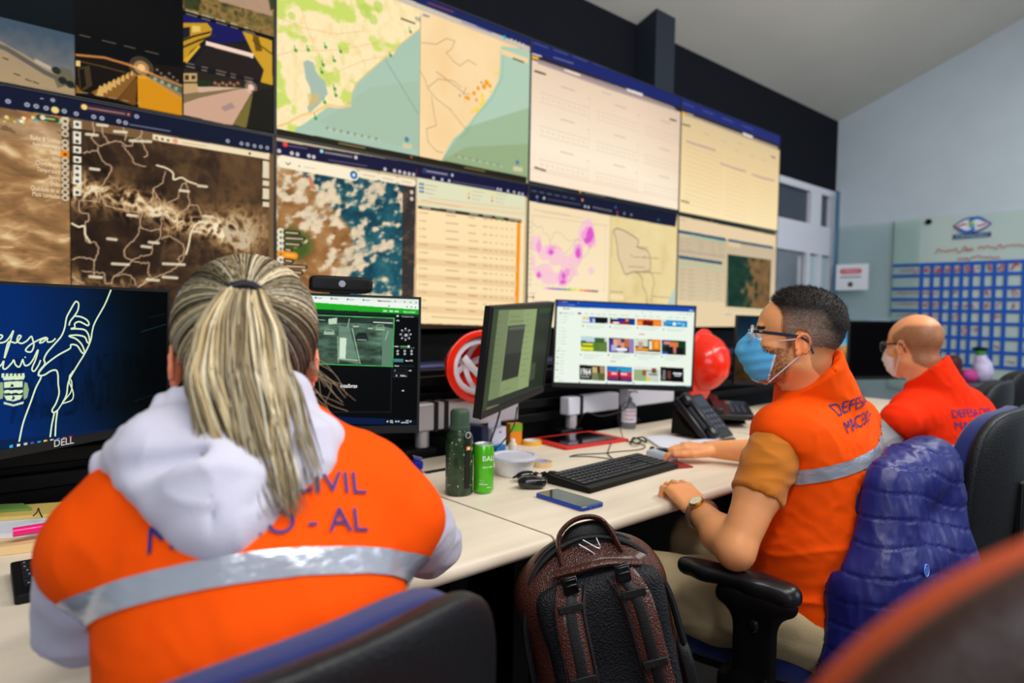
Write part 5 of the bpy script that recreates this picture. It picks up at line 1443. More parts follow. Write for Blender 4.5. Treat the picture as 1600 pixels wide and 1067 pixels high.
def scr_video(cv):
    cv.rect(0, 0, 1, 1, (236, 246, 232))
    cv.poly(k4([(240, 30), (1440, 85), (1440, 150), (240, 100)]), (20, 74, 170)); cv.poly(k4([(268, 46), (430, 54), (430, 76), (268, 68)]), (24, 60, 160))
    cv.line(k4([(310, 62), (358, 64)]), 1.3, (190, 200, 235)); cv.dot(k4([(294, 60)])[0], 2, (200, 60, 130)); cv.line(k4([(368, 87), (415, 90)]), 1.2, (190, 210, 240))
    for a in (290, 312, 334, 354): cv.dot(k4([(a, 83 + (a - 290) * .05)])[0], 1.2, (180, 200, 235))
    cv.dot(k4([(448, 68)])[0], 1.2, (200, 210, 240))
    for a in (1315, 1335, 1355): cv.dot(k4([(a, 131)])[0], 1, (60, 110, 220))
    cv.line(k4([(1375, 134), (1398, 136)]), 2.4, (230, 240, 250)); cv.dot(k4([(1410, 136)])[0], 1.2, (200, 210, 240))
    cv.dot(k4([(330, 117)])[0], 2.6, (210, 50, 40)); cv.line(k4([(345, 118), (372, 120)]), 2, (120, 90, 90))
    cv.line(k4([(290, 155), (410, 160)]), 6, (222, 232, 218))
    r = random.Random(6)
    for k, b in enumerate((155, 182, 208, 234, 276, 304, 330, 356, 382, 410, 446, 470, 498, 524, 550, 575, 602, 628, 655, 690, 715)):
        x = 300 - (b - 150) * .07
        if k in (10, 19): x -= 22
        cv.line(k4([(x + 20, b + 1), (x + 38 + 30 * r.random(), b + 3)]), 1.1, (160, 170, 160))
        if k not in (10, 18, 19, 20): cv.dot(k4([(x, b)])[0], 1.9 if k in (0, 11, 13, 15, 17) else 1.2, (50, 40, 50) if k in (0, 11, 13, 15, 17) else (150, 160, 160))
    cv.line(k4([(448, 158), (465, 159)]), 4.5, (30, 34, 40))
    for a in (500, 550, 600, 645, 700, 740, 800, 840, 920, 985, 1040, 1100, 1200, 1260, 1315): cv.line(k4([(a, 160 + (a - 500) * .045), (a + 26, 161.5 + (a - 500) * .045)]), 1.5, (140, 150, 140), .8)
    cv.line(k4([(670, 133), (720, 135)]), .8, (190, 200, 190)); 
    for a in (980, 1048): cv.dot(k4([(a, 150)])[0], 1.4, (120, 130, 130))
    for a, c in ((1300, (170, 180, 180)), (1328, (170, 180, 180)), (1356, (210, 60, 60)), (1384, (210, 150, 60))): cv.dot(k4([(a, 163 + (a - 1300) * .06)])[0], 1.9, c)
    th = lambda a, b, w, h, base, kind: thumb(cv, a, b, w, h, (base,), kind)
    th(478, 182, 214, 50, (16, 22, 30), ((0, 0, .28, .7, (226, 216, 170)), (.28, 0, .48, .9, (30, 90, 190)), (0, .55, .3, .95, (235, 235, 240)), (.4, .3, .5, 1, (180, 200, 240)), (.9, .85, .98, .95, (230, 230, 230))))
    th(710, 192, 208, 52, (24, 24, 36), ((.05, 0, .35, .4, (30, 60, 40)), (.3, .1, .6, .6, (20, 50, 160)), (.03, .62, .75, .98, (170, 20, 24)), (.12, .66, .36, .9, (250, 250, 250)), (.62, .15, .75, .5, (230, 150, 60)), (.78, .1, 1, .9, (20, 60, 150)), (.05, .02, .3, .2, (230, 236, 230))))
    th(934, 202, 206, 54, (226, 110, 30), ((.25, .2, .65, 1, (110, 24, 22)), (.68, .2, 1, .95, (244, 140, 50)), (0, .4, .2, .9, (250, 150, 60)), (.4, .15, .55, .4, (150, 50, 30))))
    th(1150, 212, 204, 52, (20, 130, 200), ((0, 0, .14, 1, (180, 220, 235)), (.4, .3, .55, .8, (220, 240, 250)), (.6, .25, .75, .6, (130, 210, 240)), (.78, .3, .9, .9, (110, 200, 230)), (.2, .2, .35, .6, (60, 170, 220)), (.05, .3, .12, .9, (30, 60, 150))))
    th(468, 348, 218, 120, (88, 126, 50), ((0, 0, .52, .35, (190, 216, 226)), (.5, .0, 1, .3, (200, 214, 214)), (.52, .05, .9, .38, (60, 96, 54)), (.0, .3, .2, .62, (60, 90, 50)), (.2, .36, .5, .6, (120, 130, 90)), (0, .72, .47, .95, (226, 230, 40)), (.05, .48, .45, .6, (240, 220, 60)), (.7, .4, 1, .9, (104, 128, 60))))
    th(700, 360, 210, 120, (70, 56, 100), ((.02, .3, .25, 1, (70, 60, 160)), (.18, .08, .34, .6, (226, 170, 150)), (.34, .05, .48, .5, (214, 150, 120)), (.48, .3, .62, .75, (220, 160, 130)), (.62, 0, .8, .6, (190, 110, 60)), (.8, 0, 1, 1, (150, 130, 180)), (.22, .68, .72, .86, (245, 245, 250)), (.35, .9, .6, .97, (220, 220, 230)), (.1, .5, .3, .9, (190, 180, 220))))
    th(920, 368, 212, 122, (70, 70, 36), ((0, 0, .5, .5, (214, 214, 196)), (.12, .2, .3, .62, (190, 160, 140)), (.55, .1, .66, .7, (235, 230, 214)), (.66, .0, 1, .7, (230, 120, 20)), (.75, .1, .92, .6, (246, 170, 60)), (0, .62, .52, .8, (240, 150, 30)), (0, .84, 1, .96, (240, 240, 240))))
    th(1142, 378, 200, 118, (18, 60, 34), ((0, 0, .4, .4, (30, 50, 120)), (.08, .1, .36, .3, (222, 140, 120)), (.32, .12, .68, .45, (226, 120, 60)), (.45, .4, .62, .9, (200, 120, 90)), (.15, .5, .48, 1, (24, 26, 34)), (.6, .5, .9, 1, (20, 20, 30)), (0, .84, .25, .98, (40, 80, 190))))
    th(456, 586, 212, 122, (18, 22, 18), ((.5, .1, .7, .5, (206, 176, 120)), (.48, .5, .74, 1, (120, 130, 90)), (.8, .0, .98, .5, (170, 140, 100)), (.74, .5, 1, 1, (90, 100, 50)), (.05, .75, .4, .85, (160, 164, 160))))
    th(684, 596, 210, 122, (210, 50, 60), ((0, 0, 1, .35, (30, 120, 190)), (.4, .1, 1, .3, (40, 160, 200)), (0, .72, 1, 1, (40, 40, 110)), (0, .8, 1, .86, (190, 60, 80)), (.47, .2, .53, 1, (30, 16, 36)), (.18, .42, .4, .56, (240, 200, 210)), (.55, .42, .8, .56, (244, 200, 210))))
    th(908, 600, 208, 118, (150, 176, 130), ((0, 0, 1, .2, (226, 232, 224)), (.34, .2, .52, .6, (150, 90, 50)), (.5, .3, 1, 1, (200, 210, 200)), (.72, .05, .9, .4, (120, 70, 50)), (.5, .7, .64, 1, (220, 210, 50)), (.6, .45, .95, .55, (90, 110, 90))))
    th(1130, 604, 194, 118, (14, 14, 16), ((.1, .2, .22, .9, (120, 120, 124)), (.3, .25, .45, .8, (110, 60, 50)), (.55, .35, .92, .46, (235, 235, 240)), (.6, .52, .88, .6, (200, 200, 210)), (0, .6, .1, .9, (70, 74, 70))))
    T = lambda s, a, b, w, h, c: cv.text(s, *cv.to_uv(*k4([(a, b)])[0]), h, c, True, width=(cv.to_uv(*k4([(a + w, b + w * .055)])[0])[0] - cv.to_uv(*k4([(a, b)])[0])[0]) * cv.W)
    T('1964', 458, 668, 90, .024, (244, 246, 240))
    for (a, b) in ((484, 262), (712, 270), (940, 278), (1158, 290), (466, 502), (698, 504), (924, 510), (1144, 518)):
        cv.dot(k4([(a, b)])[0], 2.1, (110, 50, 40) if a == 484 else (40, 40, 46) if a in (712, 698) else (120, 130, 130))
        for q, w in enumerate((150, 120, 80)):
            if q < 2 or b > 400: cv.line(k4([(a + 26, b - 2 + q * 14), (a + 26 + w, b + 5 + q * 14)]), 1.4, (190, 198, 190), .9)
    for a, b in ((975, 332), (736, 558)): cv.line(k4([(a - 20, b - 1), (a + 20, b + 1)]), 2.2, (214, 90, 90))
    for a, b in ((456, 732), (684, 738), (908, 738)): cv.dot(k4([(a, b)])[0], 2, (60, 60, 70))
    cv.poly(k4([(236, 735), (1440, 764), (1440, 790), (232, 762)]), (10, 92, 100)); cv.poly(k4([(600, 742), (1440, 764), (1440, 790), (600, 772)]), (12, 66, 92))
    for k, (a, c) in enumerate(((254, (235, 240, 245)), (285, (90, 170, 180)), (315, (170, 210, 215)), (345, (170, 190, 170)), (376, (60, 160, 220)), (406, (250, 214, 60)), (436, (240, 240, 240)), (466, (90, 170, 220)), (498, (210, 220, 220)), (528, (170, 210, 220)))): cv.dot(k4([(a, 750 + k * .9)])[0], 2.6, c)
    cv.line(k4([(1345, 768), (1375, 769)]), 1.4, (200, 220, 220))
def scr_rock(cv):
    cv.field(0, 0, 1, 1, lambda U, V, o: np.where((V < .36 + .06 * np.sin(U * 9))[..., None], fcol([(0, (20, 84, 130)), (.6, (70, 150, 200)), (1, (150, 200, 220))], V * 2), fcol([(0, (90, 58, 24)), (.5, (176, 120, 60)), (1, (214, 160, 90))], fbm(np.stack([U * 8, V * 9], -1), 4, 17))) * (.32 + .68 * np.clip(U * 2 - .2, 0, 1))[..., None])
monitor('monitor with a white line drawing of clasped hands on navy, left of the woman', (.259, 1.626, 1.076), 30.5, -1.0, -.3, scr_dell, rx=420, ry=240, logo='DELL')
monitor('monitor showing a grey night camera picture under a green bar, right of the woman', (.71, 1.498, 1.073), -26.6, 3.9, -.9, scr_cam, rx=420, ry=240)
monitor('monitor turned almost edge-on with a dim green-grey document, behind the green flask', (1.372, 1.462, 1.076), 26.1, -7.2, 2.6, scr_doc, W=.5, H=.30, adx=.32)
monitor('monitor showing a white page of video thumbnails, facing the masked man', (2.066, 1.627, 1.079), -37.3, 1.5, -1.6, scr_video, rx=420, ry=250)
monitor('monitor with blue sky and brown rocks, behind the head of the masked man', (3.17, 1.5, 1.035), -40, 0, -1, scr_rock)
monitor('unlit black monitor in front of the bald man', (4.17, 1.42, 1.02), -25, 0, 0, lambda cv: cv.rect(0, 0, 1, 1, (2, 2, 3)), rx=20, ry=12)
# webcam on the camera-picture monitor
R2 = yzrot(-26.6, 3.9, -.9); c2 = Vector((.71, 1.498, 1.073))
wc = thing('webcam', 'black bar webcam clipped on top of the camera-picture monitor', 'webcam', c2 + R2 @ Vector((.082, .002, .1875)), (R2 @ Matrix.Rotation(radians(5), 3, 'Z')).to_euler())
MB().ell((0, 0, 0), (.073, .02, .019), e1=.35, e2=.3, nu=40, nv=20).build('body', M_black, wc)
MB().cyl((.0, -.0215, 0), (.0, -.018, 0), .0078).build('lens_ring', mat('lens_grey', (150, 150, 165), .3), wc)
MB().box((0, -.004, -.018), (.05, .026, .006)).box((0, .045, -.045), (.045, .006, .055)).box((0, .02, -.0185), (.045, .05, .004)).build('clip', M_black, wc, bevel=.002)
# monitor support beams: silver bars with black straps on the slat rail
def beam(label, x0, x1, y, z, h, straps, white=False):
    t = thing('support_beam', label, 'beam', ((x0 + x1) / 2, y, z), group='silver beams under the monitors')
    MB().box((0, 0, 0), (x1 - x0, .05, h)).build('bar', M_silver if not white else M_frame, t, bevel=.006)
    for s in straps:
        MB().box((s - (x0 + x1) / 2, 0, 0), (.018, .056, h + .008)).build('strap', M_rubber, t, bevel=.003)
    MB().cyl((x0 + .04 - (x0 + x1) / 2, 0, -h / 2 - .06), (x0 + .04 - (x0 + x1) / 2, 0, -h / 2), .022).build('post', M_silver, t)
    MB().box((x0 + .02 - (x0 + x1) / 2, .0, -h / 2 - .1), (.12, .06, .1)).build('bracket', M_black, t, bevel=.008)
beam('silver beam with two black straps, right of the camera-picture monitor', 1.19, 1.62, 1.76, .868, .088, (1.265, 1.305))
beam('silver beam low under the left side of the video-thumbnail monitor', 1.90, 2.20, 1.78, .845, .07, (1.97,), True)
beam('silver beam low under the right side of the video-thumbnail monitor', 2.235, 2.56, 1.76, .855, .075, (), True)
beam('silver beam at the left edge under the navy monitor', -.25, .10, 1.70, .885, .07, ())

# ------------------------------------------------------------------ hard hats
M_hat = mat('hard_hat_orange', (246, 42, 18), 0.22, coat=.3)
M_web = mat('white_webbing', (232, 226, 234), .6)
def hard_hat(label, loc, rot):
    t = thing('hard_hat', label, 'hard hat', loc, rot, group='orange hard hats hung on the rail')
    s = SDF().add(ELL((0, 0, 0), (.108, .132, .128)))
    s.cut(PLANE((0, 0, 0), (0, 0, -1)), k=.003)
    s.add(ELL((0, -.004, .004), (.122, .148, .008)), k=.006)
    s.add(ELL((0, .125, .002), (.085, .055, .009)), k=.012)
    for x in (-.03, 0, .03): s.add(CAP((x, -.06, .103 - abs(x) * .2), (x, .05, .110 - abs(x) * .2), .008, .008), k=.015)
    s.sub(ELL((0, 0, -.002), (.1, .124, .119)), k=.002)
    sdf_obj('shell', s, .004, M_hat, t)
    rg = [(.085 * cos(a), .105 * sin(a), .018) for a in np.arange(24) * 2 * pi / 24]
    MB().tube(rg, .010, 8, flat=.3, closed=True).build('headband', M_web, t)
    m = MB()
    for a in (0, pi / 3, 2 * pi / 3):
        m.tube([(.09 * cos(a) * q, .11 * sin(a) * q, .02 + .075 * (1 - q * q)) for q in np.linspace(-1, 1, 11)], .011, 6, flat=.25, up=(0, 0, 1))
    m.tube([(-.06, .06, .03), (-.02, -.02, .012), (.03, -.07, .02)], .012, 6, flat=.3)
    m.build('suspension', M_web, t)
    for q in (-1, 1): MB().tube(cr([(q * .09, 0, .01), (q * .07, .01, -.05), (q * .02, .02, -.09)], 5), .006, 6, flat=.3).build('chin_strap', M_web, t)
    return t
hard_hat('orange hard hat with its white webbing facing us, left of the edge-on monitor', (1.43, 1.70, 1.02), Matrix(((0.05, .99, 0), (0, 0, 1), (1, -.05, 0))).to_euler())
hard_hat('glossy orange hard hat hung crown outwards, right of the video-thumbnail monitor', (2.70, 1.69, .99), Matrix(((-1, -.12, 0), (0, 0, -1), (.12, -1, 0))).to_euler())
# ------------------------------------------------------------------ things on the desks
def at(px, py, z=ZD): 
    q = on_z(px, py, z); return (q[0], q[1], z + .0006)
def label_text(mb, s, r, z, h, th0, dth, color=None, mi=0, off=.0006, bold=True):
    """letters wrapped round an upright cylinder of radius r, starting at angle th0 (seen from outside)"""
    V, T = text_tris(s, bold); k = h / .69
    th = th0 + V[:, 0] * k / r
    W = np.stack([(r + off) * np.cos(th), (r + off) * np.sin(th), z + V[:, 1] * k], 1)
    mb.add(W, [tuple(t) for t in T], color, mi)
VIEW = atan2(-.78, -.62)                     # direction from the desk towards the camera
# green flask
fl = thing('flask', 'dark green insulated flask with a matt green cap beside the lime can', 'flask', at(717, 771))
MB().lathe([(.030, 0), (.0335, .003), (.034, .008), (.034, .128), (.0335, .137), (.031, .147), (.0262, .154), (.025, .158), (.0245, .162)]).build('body', mat('green_lacquer', (32, 58, 32), .25, coat=.5, var=.5, vscale=55, bump=.25, bscale=40), fl)
c_ = MB().lathe([(.0255, .160), (.026, .163), (.026, .168), (.0235, .170), (.0238, .200), (.0225, .206), (.019, .2095), (0.0, .211)])
c_.build('cap', mat('matt_green_plastic', (52, 78, 60), .5), fl)
r = random.Random(4); m = MB()
for k in range(30):
    a = VIEW + (r.random() - .5) * 2.6; z = .015 + .12 * r.random(); s = .0007 + .0016 * r.random()
    m.ell((.0341 * cos(a), .0341 * sin(a), z), (s * .6, s * .6, s * 1.4), nu=6, nv=5)
m.build('paint_chip', mat('bare_steel_chip', (216, 212, 190), .3, metal=.3), fl)['kind'] = 'stuff'
m = MB(); a = VIEW + .62
m.tube([(.0352 * cos(a), .0352 * sin(a), z) for z in (.02, .06, .10, .135, .148)], .0075, 8, flat=.25, up=(cos(a), sin(a), 0))
m.build('strap', M_rubber, fl)
MB().tube([(.036 * cos(a + .0) + .007 * cos(q) * -sin(a), .036 * sin(a) + .007 * cos(q) * cos(a), .150 + .007 * sin(q)) for q in np.arange(14) * 2 * pi / 14], .0014, 6, closed=True).build('ring', M_silver, fl)
m = MB().box((.0375 * cos(a), .0375 * sin(a), .118), (.0012, .011, .009), rotm(rz=a), (235, 150, 70)); m.box((.0382 * cos(a), .0382 * sin(a), .118), (.0008, .006, .003), rotm(rz=a), (250, 240, 220))
m.build('tag', mat('printed', (0, 0, 0), .5, attr=True), fl)
# lime can
cn = thing('drink_can', 'slim lime green drink can with white lettering', 'can', at(755, 769))
rc = .0255
m = MB().lathe([(.019, .0), (.0215, .003), (rc, .009), (rc, .112), (.0235, .118), (.0232, .1195)])
m.build('body', mat('lime_aluminium', (84, 196, 30), .25, metal=.35, coat=.3), cn)
m = MB().lathe([(.0232, .1185), (.0238, .121), (.0232, .1225), (.0222, .1205), (.0215, .1185), (.006, .118), (0, .118)], cap=False); m.ell((.004, .0, .1195), (.009, .006, .0012)); m.build('lid', M_silver, cn)
m = MB(); MW = mat('white_print', (240, 248, 236), .4)
label_text(m, 'BALLY', rc, .083, .0125, VIEW - .18, 0, bold=False)
label_text(m, 'MAÇÃ VERDE', rc, .066, .0032, VIEW - .12, 0); label_text(m, 'BEBIDA MISTA', rc, .024, .0024, VIEW - .42, 0); label_text(m, '269 ml', rc, .016, .0028, VIEW + .3, 0)
for q in range(4): label_text(m, '________', rc, .036 - q * .003, .002, VIEW - .4, 0)
m.build('lettering', MW, cn)
# white bowl with lid
bw = thing('food_bowl', 'round white plastic bowl with a grey-white lid behind the lime can', 'bowl', at(803, 741))
M_wp = mat('white_polypropylene', (236, 234, 238), .35)
MB().lathe([(.044, 0), (.047, .002), (.058, .040), (.060, .045), (.066, .046), (.0665, .049), (.062, .050)]).build('body', M_wp, bw)
MB().lathe([(.0, .052), (.052, .052), (.056, .0555), (.066, .054), (.0675, .051), (.0675, .047)], cap=False).build('lid', mat('translucent_lid', (206, 208, 222), .3), bw)
MB().tube(cr([(.05, .03, .055), (.055, .04, .062), (.048, .052, .060), (.045, .05, .055)], 5), .0015, 6).build('lid_tab', M_wp, bw)
# tape rolls
def tape(label, loc, R, h, c1, c2, inner):
    t = thing('tape_roll', label, 'tape', loc, group='tape rolls on the desk')
    MB().lathe([(R * inner, 0), (R, 0), (R, h), (R * inner, h), (R * inner, 0)], cap=False).build('tape_winding', mat('tape_' + c1[0], c1[1], .25, coat=.4), t, sharp=30)
    MB().lathe([(R * inner - .002, .0), (R * inner, 0), (R * inner, h + .0008), (R * inner - .002, h + .0008), (R * inner - .002, 0)], cap=False).build('core', mat('core_' + c2[0], c2[1], .5), t)
    return t
tp = tape('small beige tape roll with blue printed core right of the white bowl', at(847, 728), .030, .014, ('beige', (222, 190, 140)), ('blue', (170, 180, 226)), .62)
tape('yellow tape roll with a pale core near the red tablet cover', at(831, 694), .034, .013, ('yellow', (238, 176, 30)), ('pale', (226, 218, 226)), .8)
# earphone case and sunglasses
ec = thing('earphone_case', 'glossy black rounded earphone case in front of the sunglasses', 'case', at(831, 763), (0, 0, radians(-38)))
MB().ell((0, 0, .0155), (.037, .021, .0155), e1=.75, e2=.7, nu=36, nv=18).build('case_body', M_gloss, ec)
MB().tube([(.0372 * np.sign(cos(a)) * abs(cos(a)) ** .7, .0212 * np.sign(sin(a)) * abs(sin(a)) ** .7, .017) for a in np.arange(40) * 2 * pi / 40], .0005, 4, closed=True).build('lid_seam', M_rubber, ec)
sg = thing('sunglasses', 'black sunglasses lying folded behind the earphone case', 'glasses', at(843, 753), (0, 0, radians(-40)))
m = MB()
for s in (-1, 1):
    m.ell((s * .034, .004 * 0, .016), (.030, .012, .014), rotm(rx=radians(-30), rz=radians(-12 * s)), nu=20, nv=10)
m.build('lens', M_gloss, sg)
MB().tube(cr([(-.07, .014, .006), (-.05, .004, .022), (-.02, -.002, .027), (0, .0, .022), (.02, -.002, .027), (.05, .004, .022), (.07, .014, .006)], 5), .003, 6).build('frame', M_gloss, sg)
for s in (-1, 1): MB().tube(cr([(s * .07, .014, .008), (s * .03, .03, .006), (-s * .05, .034, .004)], 5), .0026, 6).build('temple_arm', M_gloss, sg)
# phone
def oriented(name, label, cat, corners, z, group=None):
    P = [np.array(on_z(a, b, z)) for a, b in corners]     # back-left, back-right, front-right, front-left
    c = sum(P) / 4; ex = (P[1] + P[2] - P[0] - P[3]) / 2; ey = (P[0] + P[1] - P[2] - P[3]) / 2
    w, h = np.linalg.norm(ex), np.linalg.norm(ey)
    t = thing(name, label, cat, (c[0], c[1], ZD + .0006), (0, 0, atan2(ey[1], ey[0]) - pi / 2), group)
    return t, w, h
def slab(w, h, r, z0, z1, n=5):
    pts = []
    for (sx, sy, a0) in ((1, 1, 0), (-1, 1, 90), (-1, -1, 180), (1, -1, 270)):
        for q in range(n):
            a = radians(a0 + q * 90 / (n - 1)); pts.append((sx * (w / 2 - r) + r * cos(a), sy * (h / 2 - r) + r * sin(a)))
    return MB().prism(pts, z0, z1)
ph, w, h = oriented('smartphone', 'smartphone in a blue case lying face up near the desk edge', 'phone', ((840, 768), (866.7, 762.8), (941, 781.6), (913, 793.8)), .762)
w, h = .076, .160
slab(w, h, .01, 0, .0095).build('case', mat('blue_case', (24, 66, 176), .4), ph, bevel=.002)
slab(w - .005, h - .005, .009, .0095, .0102).build('screen_glass', mat('phone_glass', (6, 7, 10), .06), ph)
MB().box((.02, -h / 2, .005), (.012, .001, .003)).box((0, -h / 2, .005), (.009, .001, .003)).box((-.022, -h / 2, .005), (.014, .001, .0025)).build('port', M_gloss, ph)
MB().box((-.03, -.078, .0095), (.014, .004, .001), None).build('chipped_corner', M_silver, ph)
# keyboards
def keyboard(label, loc, rot, w=.435, h=.14, lim=None):
    t = thing('keyboard', label, 'keyboard', loc, (0, 0, rot), group='black desktop keyboards')
    b = slab(w, h, .006, 0, .014); b.xf(lambda v: v + np.stack([0 * v[:, 0], 0 * v[:, 0], (v[:, 1] + h / 2) * .07 * (v[:, 2] > .005)], 1))
    b.build('base', M_black, t, bevel=.0015)
    R6 = rotm(rx=radians(4))
    M_key = mat('key_plastic', (20, 20, 23), .4)
    M_leg = mat('key_legend', (150, 160, 190), .5)
    kp = (w - .02) / 22.5
    rows = [[1] * 15, [1] * 13 + [2], [1.5] + [1] * 12 + [1.5], [1.8] + [1] * 11 + [2.2], [2.3] + [1] * 10 + [2.7], [1.3, 1.3, 1.3, 6, 1.3, 1.3, 1.3, 1.2]]
    keys = []
    for ri, row in enumerate(rows):
        y = h / 2 - .020 - ri * kp * 1.02; x = -w / 2 + .012
        for kw in row:
            keys.append((x + kw * kp / 2, y, kw * kp - .003)); x += kw * kp
        for q in range(3):
            if ri != 3 or q == 9: keys.append((-w / 2 + .012 + (15.5 + q) * kp, y, kp - .003))
        for q in range(4): keys.append((-w / 2 + .012 + (18.9 + q * .97) * kp, y, kp - .004))
    k0 = None; leg = MB()
    for i, (x, y, kw) in enumerate(keys[:100]):
        key = MB().prism([(-kw / 2, -kp / 2 + .0015), (kw / 2, -kp / 2 + .0015), (kw / 2, kp / 2 - .0015), (-kw / 2, kp / 2 - .0015)], 0, .004)
        o = key.build('key', M_key, t, bevel=.001, smooth=False)
        o.location = (x, y, .0125 + (y + h / 2) * .07)
    rest = MB()
    for (x, y, kw) in keys[100:]:
        rest.box((x, y, .0145 + (y + h / 2) * .07), (kw, kp - .003, .004))
    ro = rest.build('remaining_key', M_key, t); ro['kind'] = 'stuff'
    for (x, y, kw) in keys:
        leg.box((x - kw * .18, y + .002, .0167 + (y + h / 2) * .07), (.003, .0035, .0003))
    leg.build('key_legend', M_leg, t)['kind'] = 'stuff'
    return t
kq = [np.array(on_z(a, b, .765)) for a, b in ((865, 742), (1001, 711), (1051, 727), (917, 766))]
kc = sum(kq) / 4; kd = (kq[1] + kq[2] - kq[0] - kq[3]) / 2
keyboard('black keyboard between the phone and the mouse', (kc[0], kc[1], ZD + .0006), atan2(kd[1], kd[0]), w=.42, h=.145)
keyboard('black keyboard mostly hidden by the left arm of the woman', (.335, 1.29, ZD + .0006), radians(-4), w=.40)
# mouse and the card under it
ms = thing('computer_mouse', 'silver and black mouse under the right hand of the masked man', 'mouse', (1.765, 1.236, ZD + .0006), (0, 0, radians(8)))
MB().ell((0, 0, .012), (.029, .052, .022), e1=.8, e2=.9, nu=28, nv=16).build('shell', mat('mouse_silver', (196, 206, 222), .25, metal=.2), ms)
MB().ell((0, -.012, .018), (.021, .040, .0205), e1=.8, e2=.9, nu=24, nv=14).build('black_top', M_gloss, ms)
MB().cyl((-.003, .034, .029), (.003, .034, .029), .008).build('scroll_wheel', M_rubber, ms)
mp_ = slab(.065, .09, .004, 0, .003); mp_.xf(lambda v: v @ rotm(rz=radians(-20)).T + np.array([1.735, 1.165, ZD + .0006]))
tag(mp_.build('printed_card', mat('mat_print', (150, 40, 44), .5, var=.6, vscale=18)), 'small red and white printed card under the silver mouse', 'card')
mm = slab(.20, .23, .012, 0, .003); mm.xf(lambda v: v @ rotm(rz=radians(20)).T + np.array([.69, 1.14, ZD + .0006]))
mt_ = tag(mm.build('mouse_mat', mat('black_mat', (12, 12, 14), .6)), 'black mouse mat whose corner shows right of the woman', 'mat')
_x, _y, _z = on_z(688, 845, .755)
ln = MB().box((_x - .01, _y, ZD + .0041), (.03, .0014, .0004), rotm(rz=radians(55)), (215, 215, 220)).build('printed_line', mat('printed', (0, 0, 0), attr=True), mt_)
# red tablet cover with black tablet
tb, w, h = oriented('tablet', 'black tablet in a red cover lying flat before the slat rail', 'tablet', ((825, 686.5), (922.7, 672.6), (981, 685), (886, 702)), .757)
w, h = .30, .20
slab(w, h, .008, 0, .008).build('cover', mat('red_cover', (206, 32, 24), .45), tb, bevel=.001)
slab(w * .78, h * .76, .006, .008, .0098).build('screen_glass', mat('phone_glass', (0, 0, 0)), tb)
# cartons behind the flask
def carton(label, loc, size, c, rz=0, extra=None):
    t = thing('carton', label, 'carton', loc, (0, 0, rz), group='small cartons behind the flask')
    sx, sy, sz = size
    MB().box((0, 0, sz / 2), size).build('box', mat('card_%d_%d_%d' % c, c, .55), t, bevel=.001)
    if extra: extra(t, sx, sy, sz)
    return t
def ex1(t, sx, sy, sz):
    MB().box((.005, -sy / 2 - .0006, sz * .8), (.012, .001, .003)).build('slot', M_black, t)
    MB().box((0, 0, sz + .0005), (sx * .96, .001, .0001)).box((0, 0, sz + .012), (sx * .9, .0012, .024)).build('flap', mat('card_flap', (226, 224, 240), .55), t)
carton('white carton with a raised flap behind the green flask', at(772, 703), (.075, .04, .075), (216, 214, 232), radians(12), ex1)
carton('small bright blue carton in front of the white one', at(779, 706), (.046, .022, .022), (20, 130, 200), radians(8))
def ex2(t, sx, sy, sz):
    MB().box((0, -sy / 2 - .0006, sz * .82), (sx, .001, sz * .36)).build('green_band', mat('card_green', (120, 176, 30), .5), t)
carton('orange carton with a green band, right of the white carton', at(803, 694), (.045, .03, .072), (236, 140, 20), radians(-14), ex2)
mb = thing('small_bottle', 'tiny whitish bottle standing before the orange carton', 'bottle', at(801, 708))
MB().lathe([(.011, 0), (.014, .003), (.014, .028), (.007, .036), (.006, .038)]).build('body', mat('milky', (214, 206, 190), .4), mb)
MB().lathe([(.0075, .037), (.0075, .045), (0, .047)]).build('cap', M_wp, mb)
# cloth-like dark blue case behind the flask
tag(MB().box((0, 0, .045), (.03, .09, .09)).build('notebook', mat('navy_cover', (26, 34, 74), .5), bevel=.004), 'dark blue notebook standing between the flask and the white carton', 'notebook').location = at(744, 708)
# sanitiser bottle
sb = thing('sanitizer_bottle', 'clear pump bottle with a white and red label under the video-thumbnail monitor', 'bottle', at(982, 669))
M_clear = mat('clear_plastic', (205, 208, 220), .12, trans=.75, ior=1.2)
MB().lathe([(.026, 0), (.029, .004), (.029, .085), (.024, .098), (.012, .106), (.012, .112)]).build('body', M_clear, sb)
MB().lathe([(.0295, .026), (.0295, .08)], cap=False).build('label', mat('label_white', (222, 218, 236), .5), sb)
m = MB()
for z, s in ((.067, 'ANTISSÉPTICO'), (.052, 'ÁLCOOL GEL'), (.036, '70% INPM')): label_text(m, s, .0297, z, .006, VIEW - .8, 0)
m.build('label_print', mat('label_red', (170, 50, 70), .5), sb)
MB().lathe([(.013, .110), (.013, .122), (.004, .124), (.004, .140), (.009, .141), (.009, .147), (0, .148)]).tube([(0, 0, .144), (.03, -.01, .145), (.036, -.012, .140)], .0035, 8).build('pump', M_clear, sb)
